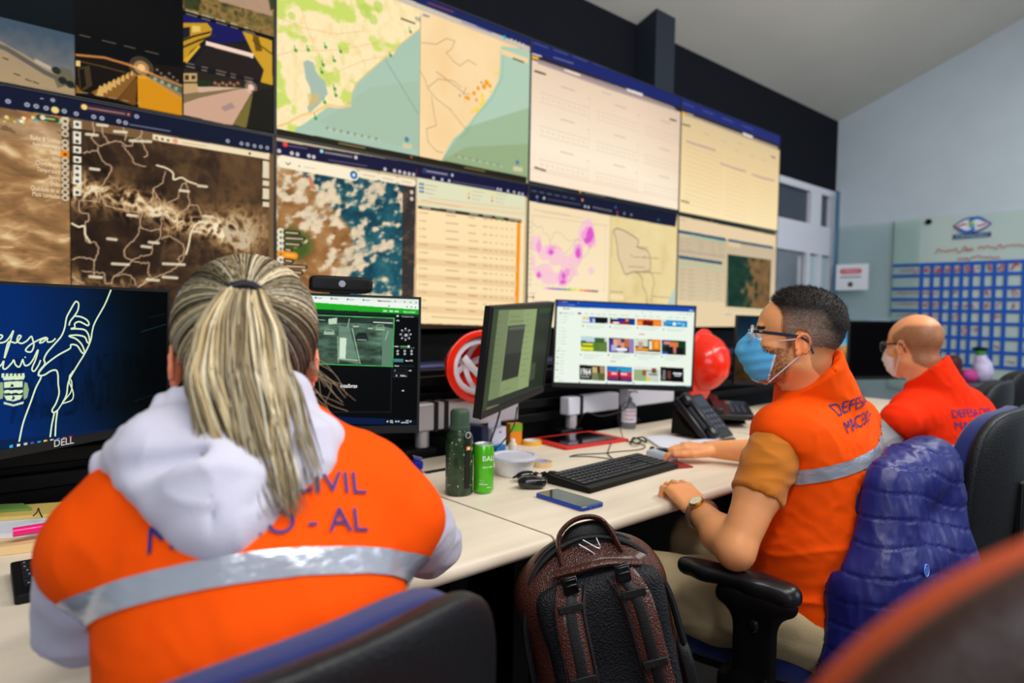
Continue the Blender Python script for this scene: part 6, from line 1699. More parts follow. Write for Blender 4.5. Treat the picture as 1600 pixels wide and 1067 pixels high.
# desk telephone
def telephone(label, loc, rot, sc_=1.0, tilt=38):
    t = thing('desk_telephone', label, 'telephone', loc, (0, 0, rot), group='black desk telephones')
    t.scale = (sc_,) * 3; t.location.z += .008
    Rt = rotm(rx=radians(tilt))
    off = np.array([0, .0, .055])
    m = MB().box((0, 0, 0), (.19, .20, .026), Rt); m.xf(lambda v: v + off + np.array([0, -.0, .005]))
    m.build('body', mat('phone_plastic', (18, 18, 26), .3), t, bevel=.006)
    MB().prism([(-.02, .0), (.09, .0), (.085, .09), (.03, .03)], -.075, .075, rotm(ry=0)).xf(lambda v: np.stack([v[:, 2], v[:, 0], v[:, 1]], 1)).build('stand', M_black, t)
    hs = MB().ell((-.062, 0, .028), (.024, .098, .013), Rt, e1=.5, e2=.5); hs.v = [(q @ Rt.T if 0 else q) for q in hs.v]
    hs = MB()
    for (y, r_) in ((-.075, .026), (.075, .026)): hs.ell((-.062, y, .026), (.024, r_, .016), e1=.6, e2=.6)
    hs.box((-.062, 0, .034), (.034, .13, .016))
    hs.xf(lambda v: v @ Rt.T + off + np.array([0, 0, .005])); hs.build('handset', mat('phone_plastic', (0, 0, 0)), t, bevel=.004)
    ds = MB().box((.035, .062, .0135), (.09, .045, .002)); ds.xf(lambda v: v @ Rt.T + off + np.array([0, 0, .005])); ds.build('display', mat('lcd', (52, 60, 72), .15), t)
    for i in range(4):
        for j in range(3):
            kk = MB().box((.008 + j * .026, .018 - i * .024, .0145), (.017, .013, .004)); kk.xf(lambda v: v @ Rt.T + off + np.array([0, 0, .005]))
            kk.build('key_button', mat('grey_button', (70, 72, 92), .4), t)
    return t
telephone('black desk telephone standing tilted left of the masked man', at(1098, 682), radians(4), 1.0, 46)
telephone('flatter black telephone further along the desk, beside the mask of the man', at(1138, 664), radians(-50), .9, 12)
# cord of the telephone, cables, earphones
def cable(label, pts, r=.0016, n=6, name='cable', m_=None):
    o = MB().tube(cr(pts, n), r, 6).build(name, m_ or M_rubber)
    return tag(o, label, 'cable', 'loose black cables')
zc = ZD + .003
def zp(px, py, z=zc): q = on_z(px, py, z); return (q[0], q[1], z)
cable('thin black cable curling behind the keyboard up to the video-thumbnail monitor', [zp(890, 713), zp(905, 710), zp(945, 708), zp(960, 706), zp(1000, 702), zp(1007, 696), zp(985, 690), zp(975, 687), tuple(on_y(966, 655, 1.62)), tuple(on_y(968, 632, 1.66))])
cable('second thin black cable lying between the red tablet and the keyboard', [zp(890, 713), zp(918, 713), zp(948, 716), zp(960, 719), zp(950, 709), zp(952, 700), zp(956, 690)])
cable('black cable drooping across the silver beam under the video-thumbnail monitor', [tuple(on_y(985, 620, 1.66)), tuple(on_y(975, 640, 1.64)), tuple(on_y(940, 650, 1.65)), tuple(on_y(915, 645, 1.66)), tuple(on_y(900, 668, 1.7))], .0025)
cable('black cable hanging from the edge-on monitor behind the lime can', [tuple(on_y(782, 640, 1.50)), tuple(on_y(775, 665, 1.5)), tuple(on_y(766, 690, 1.49)), zp(755, 712)], .0028)
cable('second cable hanging below the edge-on monitor towards the bowl', [tuple(on_y(808, 636, 1.52)), tuple(on_y(803, 665, 1.5)), tuple(on_y(790, 685, 1.45)), zp(772, 705)], .0022)
cable('bunched black cable coil beside the white papers', [zp(985, 692, ZD + .006), zp(990, 684, ZD + .012), zp(1002, 688, ZD + .006), zp(994, 693, ZD + .012), zp(988, 687, ZD + .007), zp(1004, 683, ZD + .012), zp(1010, 690, ZD + .006), zp(998, 686, ZD + .014)], .003, 8)
r = random.Random(8)
pts = []
A = np.array(zp(1100, 694, ZD + .012)); B = np.array(zp(1148, 686, ZD + .012))
for k in range(90):
    t = k / 89; a = t * 15 * 2 * pi
    pts.append(A * (1 - t) + B * t + np.array([0, .006 * cos(a), .006 * sin(a)]))
tag(MB().tube(pts, .0022, 5).build('coiled_cord', M_rubber), 'coiled black telephone cord lying on the papers', 'cord')
# papers and pens
def sheet(label, corners, z, c=(224, 226, 240), th=.0006, name='paper_sheet', group='loose papers'):
    P = [on_z(a, b, z) for a, b in corners]
    m = MB(); k = len(P)
    V = [(q[0], q[1], z) for q in P] + [(q[0], q[1], z - th) for q in P]
    m.add(V, [tuple(range(k - 1, -1, -1)), tuple(range(k, 2 * k))] + [(i, (i + 1) % k, k + (i + 1) % k, k + i) for i in range(k)])
    o = m.build(name, mat('paper_%d_%d_%d' % c, c, .6), smooth=False)
    return tag(o, label, 'paper', group)
sheet('white notepad with a blue edge beside the hand on the mouse', ((1008, 682), (1040, 679), (1110, 694), (1062, 706), (1030, 697)), ZD + .008, th=.007, name='notepad')
sheet('white sheet under the telephone cord', ((1075, 688), (1120, 684), (1146, 690), (1118, 706)), ZD + .012)
def pen(label, a, b, r_, c, z, cap=None, grp='pens'):
    P, Q = np.array(zp(*a, z)), np.array(zp(*b, z))
    t = thing('pen', label, 'pen', tuple(P), group=grp); D = Q - P
    MB().cyl((0, 0, 0), D * .72, r_, n=14).build('barrel', mat('pen_%d' % c[0], c, .3, coat=.4), t)
    MB().cyl(D * .72, D, r_ * .95, r_ * .4, n=14).build('tip', mat('pen_%d' % (cap or c)[0], cap or c, .35), t)
    return t
pen('dark pen lying on the white papers beside the telephone', (1078, 696), (1120, 702), .0045, (30, 30, 44), ZD + .018)
pen('bright pink marker lying on papers left of the woman', (20, 832), (100, 819), .0085, (236, 20, 120), ZD + .036)
fz = ZD
def stack(label, corners, z0, z1, c, nm='paper_stack'):
    return sheet(label, corners, z1, c, z1 - z0, nm, 'papers and folders at the left edge')
stack('thick tan envelope at the bottom of the papers, left edge', ((-60, 862), (-60, 818), (110, 800), (110, 842)), fz + .0006, fz + .016, (232, 196, 140), 'envelope')
stack('white papers under the pink marker', ((-60, 838), (-60, 805), (112, 792), (112, 826)), fz + .0166, fz + .026, (222, 224, 236))
stack('yellow folder behind the pink marker', ((-60, 812), (-60, 795), (112, 783), (112, 800)), fz + .0266, fz + .034, (214, 186, 100), 'folder')
stack('green-edged papers on top at the back of the left pile', ((-60, 800), (-60, 790), (36, 786), (50, 794)), fz + .0346, fz + .039, (110, 150, 70))
# black loop of a binder clip
tag(MB().tube(cr([zp(52, 806, fz + .036), zp(58, 800, fz + .05), zp(60, 794, fz + .055), zp(62, 800, fz + .04), zp(66, 808, fz + .036)], 5), .0012, 6).build('wire_clip', M_rubber), 'black wire clip on the yellow folder', 'clip')
# wrapped sweets in blue foil
M_foil = mat('blue_foil', (22, 40, 170), .22, metal=.5, bump=1.0, bscale=160)
for k, (a, b, dz, lb) in enumerate(((648, 747, .0, 'blue foil wrapped sweet standing lowest beside the vest of the woman'), (646, 741, .026, 'crumpled blue and white foil sweet on top of the other'))):
    t = thing('wrapped_sweet', lb, 'sweet', tuple(np.array(at(a, b)) * (1, 1, 1) + (0, 0, dz)) if 0 else (1.03, 1.50, ZD + .0006 + dz), group='foil wrapped sweets')
    MB().ell((0, 0, .013), (.016, .016, .013), e1=.5, e2=.5).build('wrapper', M_foil, t)
    MB().cyl((0, 0, .024), (.004, 0, .036), .003, .014, 9).build('twist', mat('foil_white', (150, 160, 220), .25, metal=.4), t) if k else None
# cable port in the desk and the pale strip behind it
gp = MB().box((0, 0, 0), (.085, .018, .003)).build('cable_port', M_black, None); gp.location = (1.135, 1.545, ZD + .0015)
tag(gp, 'black slot-shaped cable port in the desk behind the flask', 'cable port')
# ------------------------------------------------------------------ office chairs, jacket, backpack
M_blue = mat('blue_upholstery', (14, 30, 98), .85, sheen=.25, bump=.25, bscale=500, var=.06, vscale=40)
M_shell = mat('black_shell', (11, 13, 18), .42, bump=.3, bscale=260, spec=.45)
M_shell2 = mat('brown_black_shell', (60, 40, 34), .35, bump=.3, bscale=260, spec=.5)
def backrest_part(name, m, parent, w, h, d, y0, z0, curve, e=.45, lean=.0, rot=None, taper=.0):
    mb = MB().ell((0, 0, 0), (w / 2, d / 2, h / 2), e1=e, e2=e, nu=64, nv=40)
    def f(v):
        v = v.copy(); v[:, 0] *= 1 + taper * v[:, 2] / h
        v[:, 1] += y0 + curve * (v[:, 0] / (w / 2)) ** 2 + lean * v[:, 2]
        v[:, 2] += z0
        return v
    mb.xf(f)
    return mb.build(name, m, parent, sharp=None)
def chair(label, loc, rot, top=.95, bw=.46, bh=.46, arms=True, shell=None, cushion=None, group='office chairs', full=True, e=.45, cy=-.198):
    t = thing('office_chair', label, 'chair', (loc[0], loc[1], 0), (0, 0, rot), group)
    zc_ = top - bh / 2
    # local frame: sitter faces +y
    backrest_part('backrest_shell', shell or M_shell, t, bw, bh, .045, -.235, zc_, .045, lean=-.06, e=e)
    backrest_part('backrest_cushion', cushion or M_blue, t, bw * .97, bh * .97, .075, cy, zc_ + .004, .045, lean=-.06, e=e + .05)
    if not full: return t
    MB().box((0, -.262, .62), (.07, .022, .34)).box((0, -.14, .425), (.07, .25, .02)).build('back_stem', M_black, t, bevel=.006)
    MB().ell((0, .04, .44), (.26, .24, .045), e1=.5, e2=.5, nu=40, nv=16).build('seat_cushion', cushion or M_blue, t)
    MB().ell((0, .04, .408), (.25, .23, .026), e1=.45, e2=.5, nu=40, nv=12).build('seat_shell', shell or M_shell, t)
    MB().cyl((0, .02, .10), (0, .02, .42), .028).build('gas_lift', M_silver, t)
    MB().lathe([(.05, .075), (.05, .12), (.03, .13)]).xf(lambda v: v + np.array([0, .02, 0])).build('hub', M_black, t)
    for k in range(5):
        a = k * 2 * pi / 5 + .3
        m = MB().tube([(0.03 * cos(a), .02 + .03 * sin(a), .10), (.16 * cos(a), .02 + .16 * sin(a), .095), (.29 * cos(a), .02 + .29 * sin(a), .075)], [.024, .02, .014], 8)
        lg_ = m.build('leg', M_black, t)
        MB().cyl((.29 * cos(a) - .02 * sin(a), .02 + .29 * sin(a) + .02 * cos(a), .028), (.29 * cos(a) + .02 * sin(a), .02 + .29 * sin(a) - .02 * cos(a), .028), .027).build('caster', M_gloss, lg_)
    if arms:
        for s in (-1, 1):
            x = s * (.272 if s > 0 else .365); dy = 0 if s > 0 else -.03
            p = SDF().chain([(x, (-.12 if s > 0 else -.055) + dy, .646), (x - s * .0, .01 + dy, .664), (x, .11 + dy, .668), (x - s * .012, .155 + dy, .658)], [.030, .030, .027, .022], k=.02)
            p.cut(PLANE((0, 0, .676), (0, 0, 1)), k=.012); p.cut(PLANE((0, 0, .630), (0, 0, -1)), k=.012)
            sdf_obj('armrest_pad', p, .006, mat('arm_pad', (20, 21, 25), .32, spec=.5), t)
            q = SDF().add(BOX((x, .005 + dy, .54), (.011, .045, .11), .012), k=.01).add(BOX((x, .005 + dy, .624), (.016, .082, .016), .014), k=.05).add(BOX((x - s * .02, .005, .44), (.03, .045, .02), .012), k=.02).add(BOX((x - s * .14, .01, .42), (.14, .03, .010), .008), k=.02)
            sdf_obj('armrest_post', q, .006, M_black, t)
            MB().ell((x + s * .013, .005 + dy, .575), (.005, .012, .016)).build('adjust_button', M_gloss, t)
            MB().cyl((x - s * .0, -.05, .455), (x + s * .03, -.05, .455), .018, .014).build('adjust_knob', M_gloss, t)
    return t
chair('blue and black office chair directly behind the woman with the ponytail', (.226, .715), radians(7), top=.940, bw=.45, bh=.5, arms=False)
chair('office chair with the quilted navy jacket over its backrest', (1.645, .77), radians(12), top=.89, bw=.41)
chair('blue-edged black office chair right of the jacket, below the bald man', (2.15, .66), radians(1), top=.975, bw=.5, bh=.56, arms=False, cy=-.205)
chair('black office chair far off, its rounded top just right of the bald man', (3.33, .93), radians(4), top=.955, arms=False, cushion=mat('black_upholstery', (14, 14, 18), .8))
chair('black office chair far off in front of the planning board grid', (4.06, .96), radians(-6), top=.965, arms=False, cushion=mat('black_upholstery', (0, 0, 0)))
chair('dark blurred office chair with an orange front cushion filling the bottom right corner', (.524, .113), radians(-39), top=1.162, bw=.5, bh=.5, e=.72, cy=-.214, arms=False, shell=M_shell2, cushion=mat('orange_upholstery', (190, 76, 34), .8), full=True)

# quilted jacket hanging over the backrest (in the frame of that chair)
M_jac = mat('navy_nylon', (26, 32, 108), .42, spec=.5, bump=.6, bscale=24, stretch=(1, 1, .55), var=.12, vscale=9)
jk = thing('jacket', 'quilted navy blue jacket hung over the backrest of the chair of the masked man', 'jacket', (1.662, .775, -.035), (0, 0, radians(-2)))
jk.scale = (.98, 1, 1)
j = SDF()

j.add(BOX((.0, -.262, .76), (.175, .05, .18), .05), k=.05)
j.add(BOX((-.03, -.290, .60), (.205, .05, .17), .05), k=.08)
j.add(BOX((-.05, -.300, .46), (.225, .05, .10), .05), k=.06)
j.chain([(-.12, -.255, .85), (.0, -.262, .895), (.11, -.265, .895), (.17, -.27, .83)], [.045, .048, .05, .05], k=.05)
j.chain([(-.13, -.27, .82), (-.20, -.25, .68), (-.225, -.235, .50)], [.05, .055, .05], k=.04)
j.chain([(.12, -.28, .82), (.16, -.30, .68), (.19, -.31, .52)], [.05, .05, .045], k=.04)
j.sub(BOX((0, -.20, .66), (.24, .035, .28), .01), k=.01)
def quilt(v):
    x, y, z = v[:, 0], v[:, 1], v[:, 2]
    zz = z + .035 * np.sin(x * 9 + .5) + .14 * np.abs(x + .02) ** 1.2 + .012 * (fbm(v * 12, 3, 3) - .5)
    q = np.abs(((zz / .051) % 1) - .5) * 2
    ridge = .0045 * (1 - np.clip((q - .88) / .12, 0, 1)) - .0028
    wr = (1 - np.abs(2 * fbm(v * np.array([26, 26, 9]), 3, 8) - 1)) ** 3
    fold = .016 * (fbm(v * np.array([7, 7, 2.2]), 2, 12) - .5)
    return ridge + .0045 * (wr - .4) + fold * .8
jo, _, _ = sdf_obj('outer_shell', j, .005, M_jac, jk, disp=quilt)
# round rubber badge and sleeve seam
def cast(ob_V, ob_Q, org, d):
    bv = BVHTree.FromPolygons([tuple(q) for q in ob_V], [tuple(int(i) for i in q) for q in ob_Q])
    return bv.ray_cast(Vector(org), Vector(d))
_V = np.zeros(len(jo.data.vertices) * 3); jo.data.vertices.foreach_get('co', _V); _V = _V.reshape(-1, 3)
_Q = [p_.vertices[:] for p_ in jo.data.polygons]
bvj = BVHTree.FromPolygons([tuple(q) for q in _V], _Q)
hit = bvj.ray_cast(Vector((-.135, -.6, .735)), Vector((0, 1, 0)))
if hit[0]:
    hp = np.array(hit[0]); nn = Vector(hit[1]).to_track_quat('Z', 'Y').to_matrix()
    N3 = np.array(nn)
    b = MB(); b.cyl((0, 0, -.001), (0, 0, .004), .0125, n=28, color=(24, 50, 150))
    b.tube([(.0115 * cos(a), .0115 * sin(a), .004) for a in np.arange(28) * 2 * pi / 28], .0012, 6, color=(110, 150, 220), closed=True)
    for q in (-.004, 0, .004): b.box((q, 0, .0043), (.0014, .011, .0006), color=(90, 130, 210))
    b.box((0, .0055, .0043), (.011, .0014, .0006), color=(90, 130, 210)); b.box((0, -.0055, .0043), (.011, .0014, .0006), color=(90, 130, 210))
    b.xf(lambda v: v @ N3.T + hp); b.build('round_badge', mat('printed', (0, 0, 0), attr=True), jk)

# backpack
bp = thing('backpack', 'brown and black leather-look backpack standing between the two chairs, straps towards us', 'backpack', (.985, .745, .40), Euler((radians(-7), radians(-13), radians(-38))))
M_brown = mat('brown_leatherette', (74, 38, 30), .3, spec=.5, bump=.5, bscale=260, kind='voronoi', coat=.2)
M_bk = mat('black_nylon', (13, 15, 19), .5, bump=.3, bscale=300)
M_mesh = mat('mesh_pad', (10, 16, 24), .6, bump=.5, bscale=240, kind='voronoi')
# local frame: x across, y away from the viewer (front of the bag), z up; back pad faces -y
bodys = SDF().add(BOX((0, .03, .20), (.155, .085, .20), .07), k=.02).add(ELL((0, .03, .34), (.15, .09, .115)), k=.05)
bp.scale = (.88,) * 3
sdf_obj('body', bodys, .006, M_brown, bp, disp=lambda v: .008 * (fbm(v * 11, 3, 4) - .5))
pad = SDF().add(BOX((.008, -.05, .18), (.125, .022, .19), .02), k=.02).add(ELL((.008, -.05, .325), (.118, .022, .07)), k=.04)
sdf_obj('back_pad', pad, .006, M_mesh, bp, disp=lambda v: .006 * (fbm(v * 9, 2, 5) - .5))
for s in (-1, 1):
    arc = [(s * .118, -.03, .30), (s * .152, -.035, .2), (s * .158, -.035, .05)]
arc = cr([(-.158, -.028, .02), (-.160, -.028, .20), (-.150, -.022, .32), (-.10, -.018, .415), (0, -.015, .452), (.10, -.018, .415), (.150, -.022, .32), (.160, -.028, .2)], 8)
MB().tube(arc, .007, 8).build('piping', M_bk, bp)
MB().tube(np.array(arc) * (1.0, 1, 1.0) + (0, .022, .006), .0045, 8).build('zip', mat('zip_teeth', (40, 42, 48), .35, metal=.6), bp)
for s, x0 in ((-1, -.062), (1, .072)):
    pth = cr([(x0 * .75, -.072, .375), (x0, -.092, .33), (x0 * 1.05, -.104, .24), (x0 * 1.12, -.100, .12), (x0 * 1.25, -.088, .0)], 8)
    so = MB().tube(pth, .031, 10, flat=.28, up=(0, -1, 0)).build('shoulder_strap', M_brown, bp)
    w2 = MB().tube(np.array(pth) + (0.0, -.0065, 0), .013, 8, flat=.35, up=(0, -1, 0)); w2.build('webbing', M_bk, so)
    for e_ in (-.026, .026): MB().tube(np.array(pth) + (e_, -.002, 0), .004, 6).build('strap_edge', M_bk, so)
    for q in (6, 18, 26): MB().box(tuple(pth[q] + np.array([0, -.012, 0])), (.05, .006, .016)).build('strap_loop', M_bk, so, bevel=.002)
    bk = MB().box((x0 * .8, -.088, .385), (.030, .010, .034)).box((x0 * .8, -.095, .385), (.024, .004, .006)).box((x0 * .8, -.095, .396), (.024, .004, .005)).build('buckle', M_gloss, bp, bevel=.003)
MB().tube(cr([(-.075, -.05, .40), (-.03, -.065, .405), (.03, -.065, .405), (.10, -.05, .385)], 8), .013, 10, flat=.6).build('yoke', M_brown, bp)
MB().tube(cr([(-.055, -.03, .415), (-.045, -.02, .468), (.0, -.012, .492), (.05, -.015, .478), (.075, -.028, .41)], 8), .0155, 10, flat=.35, up=(1, 0, 0)).build('grab_handle', M_brown, bp)
lp = MB().ell((.015, -.0, .425), (.062, .02, .056), e1=.8)
lp.build('top_panel', M_bk, bp)
MB().tube(cr([(-.01, -.032, .445), (.012, -.036, .425), (.02, -.036, .415)], 4), .0016, 5).tube(cr([(.0, -.032, .452), (.03, -.036, .428), (.028, -.034, .45)], 4), .0013, 5).build('wire_tag', M_silver, bp)
MB().ell((-.152, .03, .10), (.018, .075, .09), e1=.5, e2=.5).build('side_pocket', mat('mesh_pocket', (16, 17, 19), .6, bump=.7, bscale=300, kind='voronoi'), bp)
MB().ell((.156, .03, .12), (.018, .07, .09), e1=.5, e2=.5).build('side_pocket', M_bk, bp)
# a low stool carries the bag
st = thing('stool', 'low black stool under the backpack, mostly below the frame', 'stool', (.985, .76, 0))
MB().cyl((0, 0, .37), (0, 0, .40), .17, n=32).build('seat', M_black, st, bevel=.004)
for k in range(4):
    a = k * pi / 2 + .4; MB().cyl((.12 * cos(a), .12 * sin(a), .37), (.16 * cos(a), .16 * sin(a), 0), .014).build('leg', M_black, st)

# things lying in front of the planning board
rb = thing('backpack', 'small dark red backpack below the planning board, right of the bald man', 'backpack', (5.22, 1.37, .785))
sdf_obj('body', SDF().add(BOX((0, 0, .09), (.065, .05, .09), .05)), .010, mat('dark_red_nylon', (70, 12, 18), .6), rb)
MB().ell((-.03, -.05, .06), (.03, .012, .035), e1=.6, e2=.6).build('pocket', mat('dark_red_nylon', (0, 0, 0)), rb)
tag(sdf_obj('plastic_bag', SDF().add(ELL((5.43, 1.25, .855), (.075, .06, .075))).add(CAP((5.43, 1.25, .90), (5.40, 1.26, .95), .035, .03), k=.05), .010, mat('pale_bag', (206, 198, 232), .3, var=.25, vscale=12), None, disp=lambda v: .02 * (fbm(v * 18, 3, 2) - .5))[0], 'pale lilac plastic bag with a green and black top right of the dark red backpack', 'bag')
tag(MB().ell((5.385, 1.26, .985), (.035, .035, .016)).build('green_cap', mat('bright_green', (40, 170, 50), .4)), 'bright green cap on top of the lilac bag', 'cap')
tag(MB().ell((5.385, 1.26, 1.008), (.05, .05, .014)).build('dark_lid', M_black), 'dark round lid above the green cap', 'lid')
tag(sdf_obj('pink_cloth', SDF().add(ELL((5.31, 1.30, .825), (.06, .05, .045))), .010, mat('pink_cloth', (190, 60, 140), .7), None, disp=lambda v: .02 * (fbm(v * 20, 3, 7) - .5))[0], 'crumpled pink cloth between the dark red backpack and the lilac bag', 'cloth')
st2 = thing('side_table', 'low grey table under the bags by the planning board', 'table', (5.36, 1.30, 0))
MB().box((0, 0, .77), (.7, .5, .03)).build('table_top', mat('grey_laminate', (80, 80, 84), .5), st2, bevel=.003)
for a in (-.31, .31):
    for b_ in (-.21, .21): MB().box((a, b_, .38), (.03, .03, .76)).build('leg', M_black, st2)
# ------------------------------------------------------------------ people
def rz(a): return rotm(rz=a)
def HEAD():
    """skull, face and ears; x right, y forward, z up, origin between the ears"""
    s = SDF()
    s.add(ELL((0, -.012, .035), (.075, .095, .083)))
    s.add(ELL((0, .035, .03), (.062, .058, .060)), k=.02)
    s.add(ELL((0, .030, -.035), (.058, .062, .074)), k=.02)
    s.add(ELL((0, .056, -.092), (.030, .032, .024)), k=.025)
    for q in (-1, 1):
        s.add(CAP((q * .050, -.002, -.055), (q * .022, .058, -.098), .020, .018), k=.02)
        s.add(ELL((q * .042, .054, -.024), (.022, .026, .020)), k=.015)
    s.add(CAP((-.030, .083, .015), (.030, .083, .015), .011), k=.012)
    for q in (-1, 1): s.sub(ELL((q * .031, .101, -.002), (.017, .014, .011)), k=.010)
    s.add(CAP((0, .090, .006), (0, .113, -.032), .006, .0105), k=.010)
    for q in (-1, 1):
        s.add(ELL((q * .010, .103, -.036), (.008, .010, .007)), k=.005)
        s.add(ELL((q * .031, .0795, .001), (.0145, .0135, .0095)), k=.004)
        s.add(ELL((q * .012, .090, -.066), (.013, .007, .0045)), k=.006); s.add(ELL((q * .011, .089, -.074), (.012, .007, .0045)), k=.004)
    for q in (-1, 1):
        Re = rotm(rx=radians(-12), rz=radians(q * 22))
        s.add(ELL((q * .078, -.010, -.008), (.0075, .015, .0255), Re), k=.006)
        ring = [np.array([q * .083, -.010, -.008]) + np.array([q * .003 * abs(cos(a)), -.015 * cos(a) - .004, .0255 * sin(a)]) for a in np.linspace(-.9, pi + .5, 9)]
        for i in range(8): s.add(CAP(ring[i], ring[i + 1], .0038), k=.003)
        s.add(ELL((q * .082, -.006, -.031), (.006, .007, .008)), k=.005)
        s.sub(ELL((q * .092, -.007, -.004), (.009, .008, .015)), k=.004)
    return s
def placed(s, c, R, hs=1.0, rad=.17):
    c = np.asarray(c, float)
    f = lambda p: s((p - c) @ R / hs) * hs
    f.bb = (c - rad, c + rad)
    return f
def hand_chains(W, d, n, s, curl=(.3, .5, .4), spread=.05, sc_=1.0, thumb=(.7, .55, -.25)):
    """W wrist, d towards the fingers, n out of the back of the hand, s towards the thumb"""
    W, d, n, s = [np.asarray(q, float) for q in (W, d, n, s)]
    d = d / np.linalg.norm(d); s = s - d * (s @ d); s /= np.linalg.norm(s); n2 = np.cross(d, s); n = n2 if n2 @ n > 0 else -n2
    R = np.stack([s, d, n], 1)
    palm = [BOX(W + d * .048 * sc_, (.038 * sc_, .046 * sc_, .0135 * sc_), .013, R), ELL(W + d * .03 * sc_ + s * .022 * sc_ - n * .008, (.018, .034, .014), R)]
    fing = []
    for i, (off, L, r_) in enumerate(((.029, .074, .0088), (.0098, .082, .0090), (-.0095, .076, .0085), (-.028, .060, .0075))):
        p = W + d * (.088 - .004 * abs(i - 1.2)) * sc_ + s * off * sc_ + n * .002
        dd = d + s * (off * spread * 20); dd /= np.linalg.norm(dd)
        pts = [p]; a = 0
        for j, f in enumerate((.46, .30, .24)):
            a += curl[j] * (1 + .06 * i)
            p = p + (dd * cos(a) - n * sin(a)) * L * f * sc_; pts.append(p)
        fing.append((pts, [r_ * 1.08 * sc_, r_ * sc_, r_ * .93 * sc_, r_ * .8 * sc_]))
    b = W + d * .020 * sc_ + s * .030 * sc_ - n * .006
    t1 = d * thumb[0] + s * thumb[1] + n * thumb[2]; t1 /= np.linalg.norm(t1)
    t2 = d * (thumb[0] + .35) + s * (thumb[1] - .3) + n * thumb[2]; t2 /= np.linalg.norm(t2)
    fing.append(([b, b + t1 * .042 * sc_, b + t1 * .042 * sc_ + t2 * .03 * sc_, b + t1 * .042 * sc_ + t2 * .052 * sc_], [.014 * sc_, .0115 * sc_, .0105 * sc_, .009 * sc_]))
    return palm, fing, R
def strands(mb, P0, path_fn, n, colors, r=.0009, seg=9, sides=3):
    for k in range(n):
        pts = path_fn(k)
        if pts is None: continue
        c = colors(k)
        m = len(pts); rr = np.full(m, r); rr[-1] = r * .25; rr[-2] = r * .7
        mb.tube(pts, rr, sides, color=c)

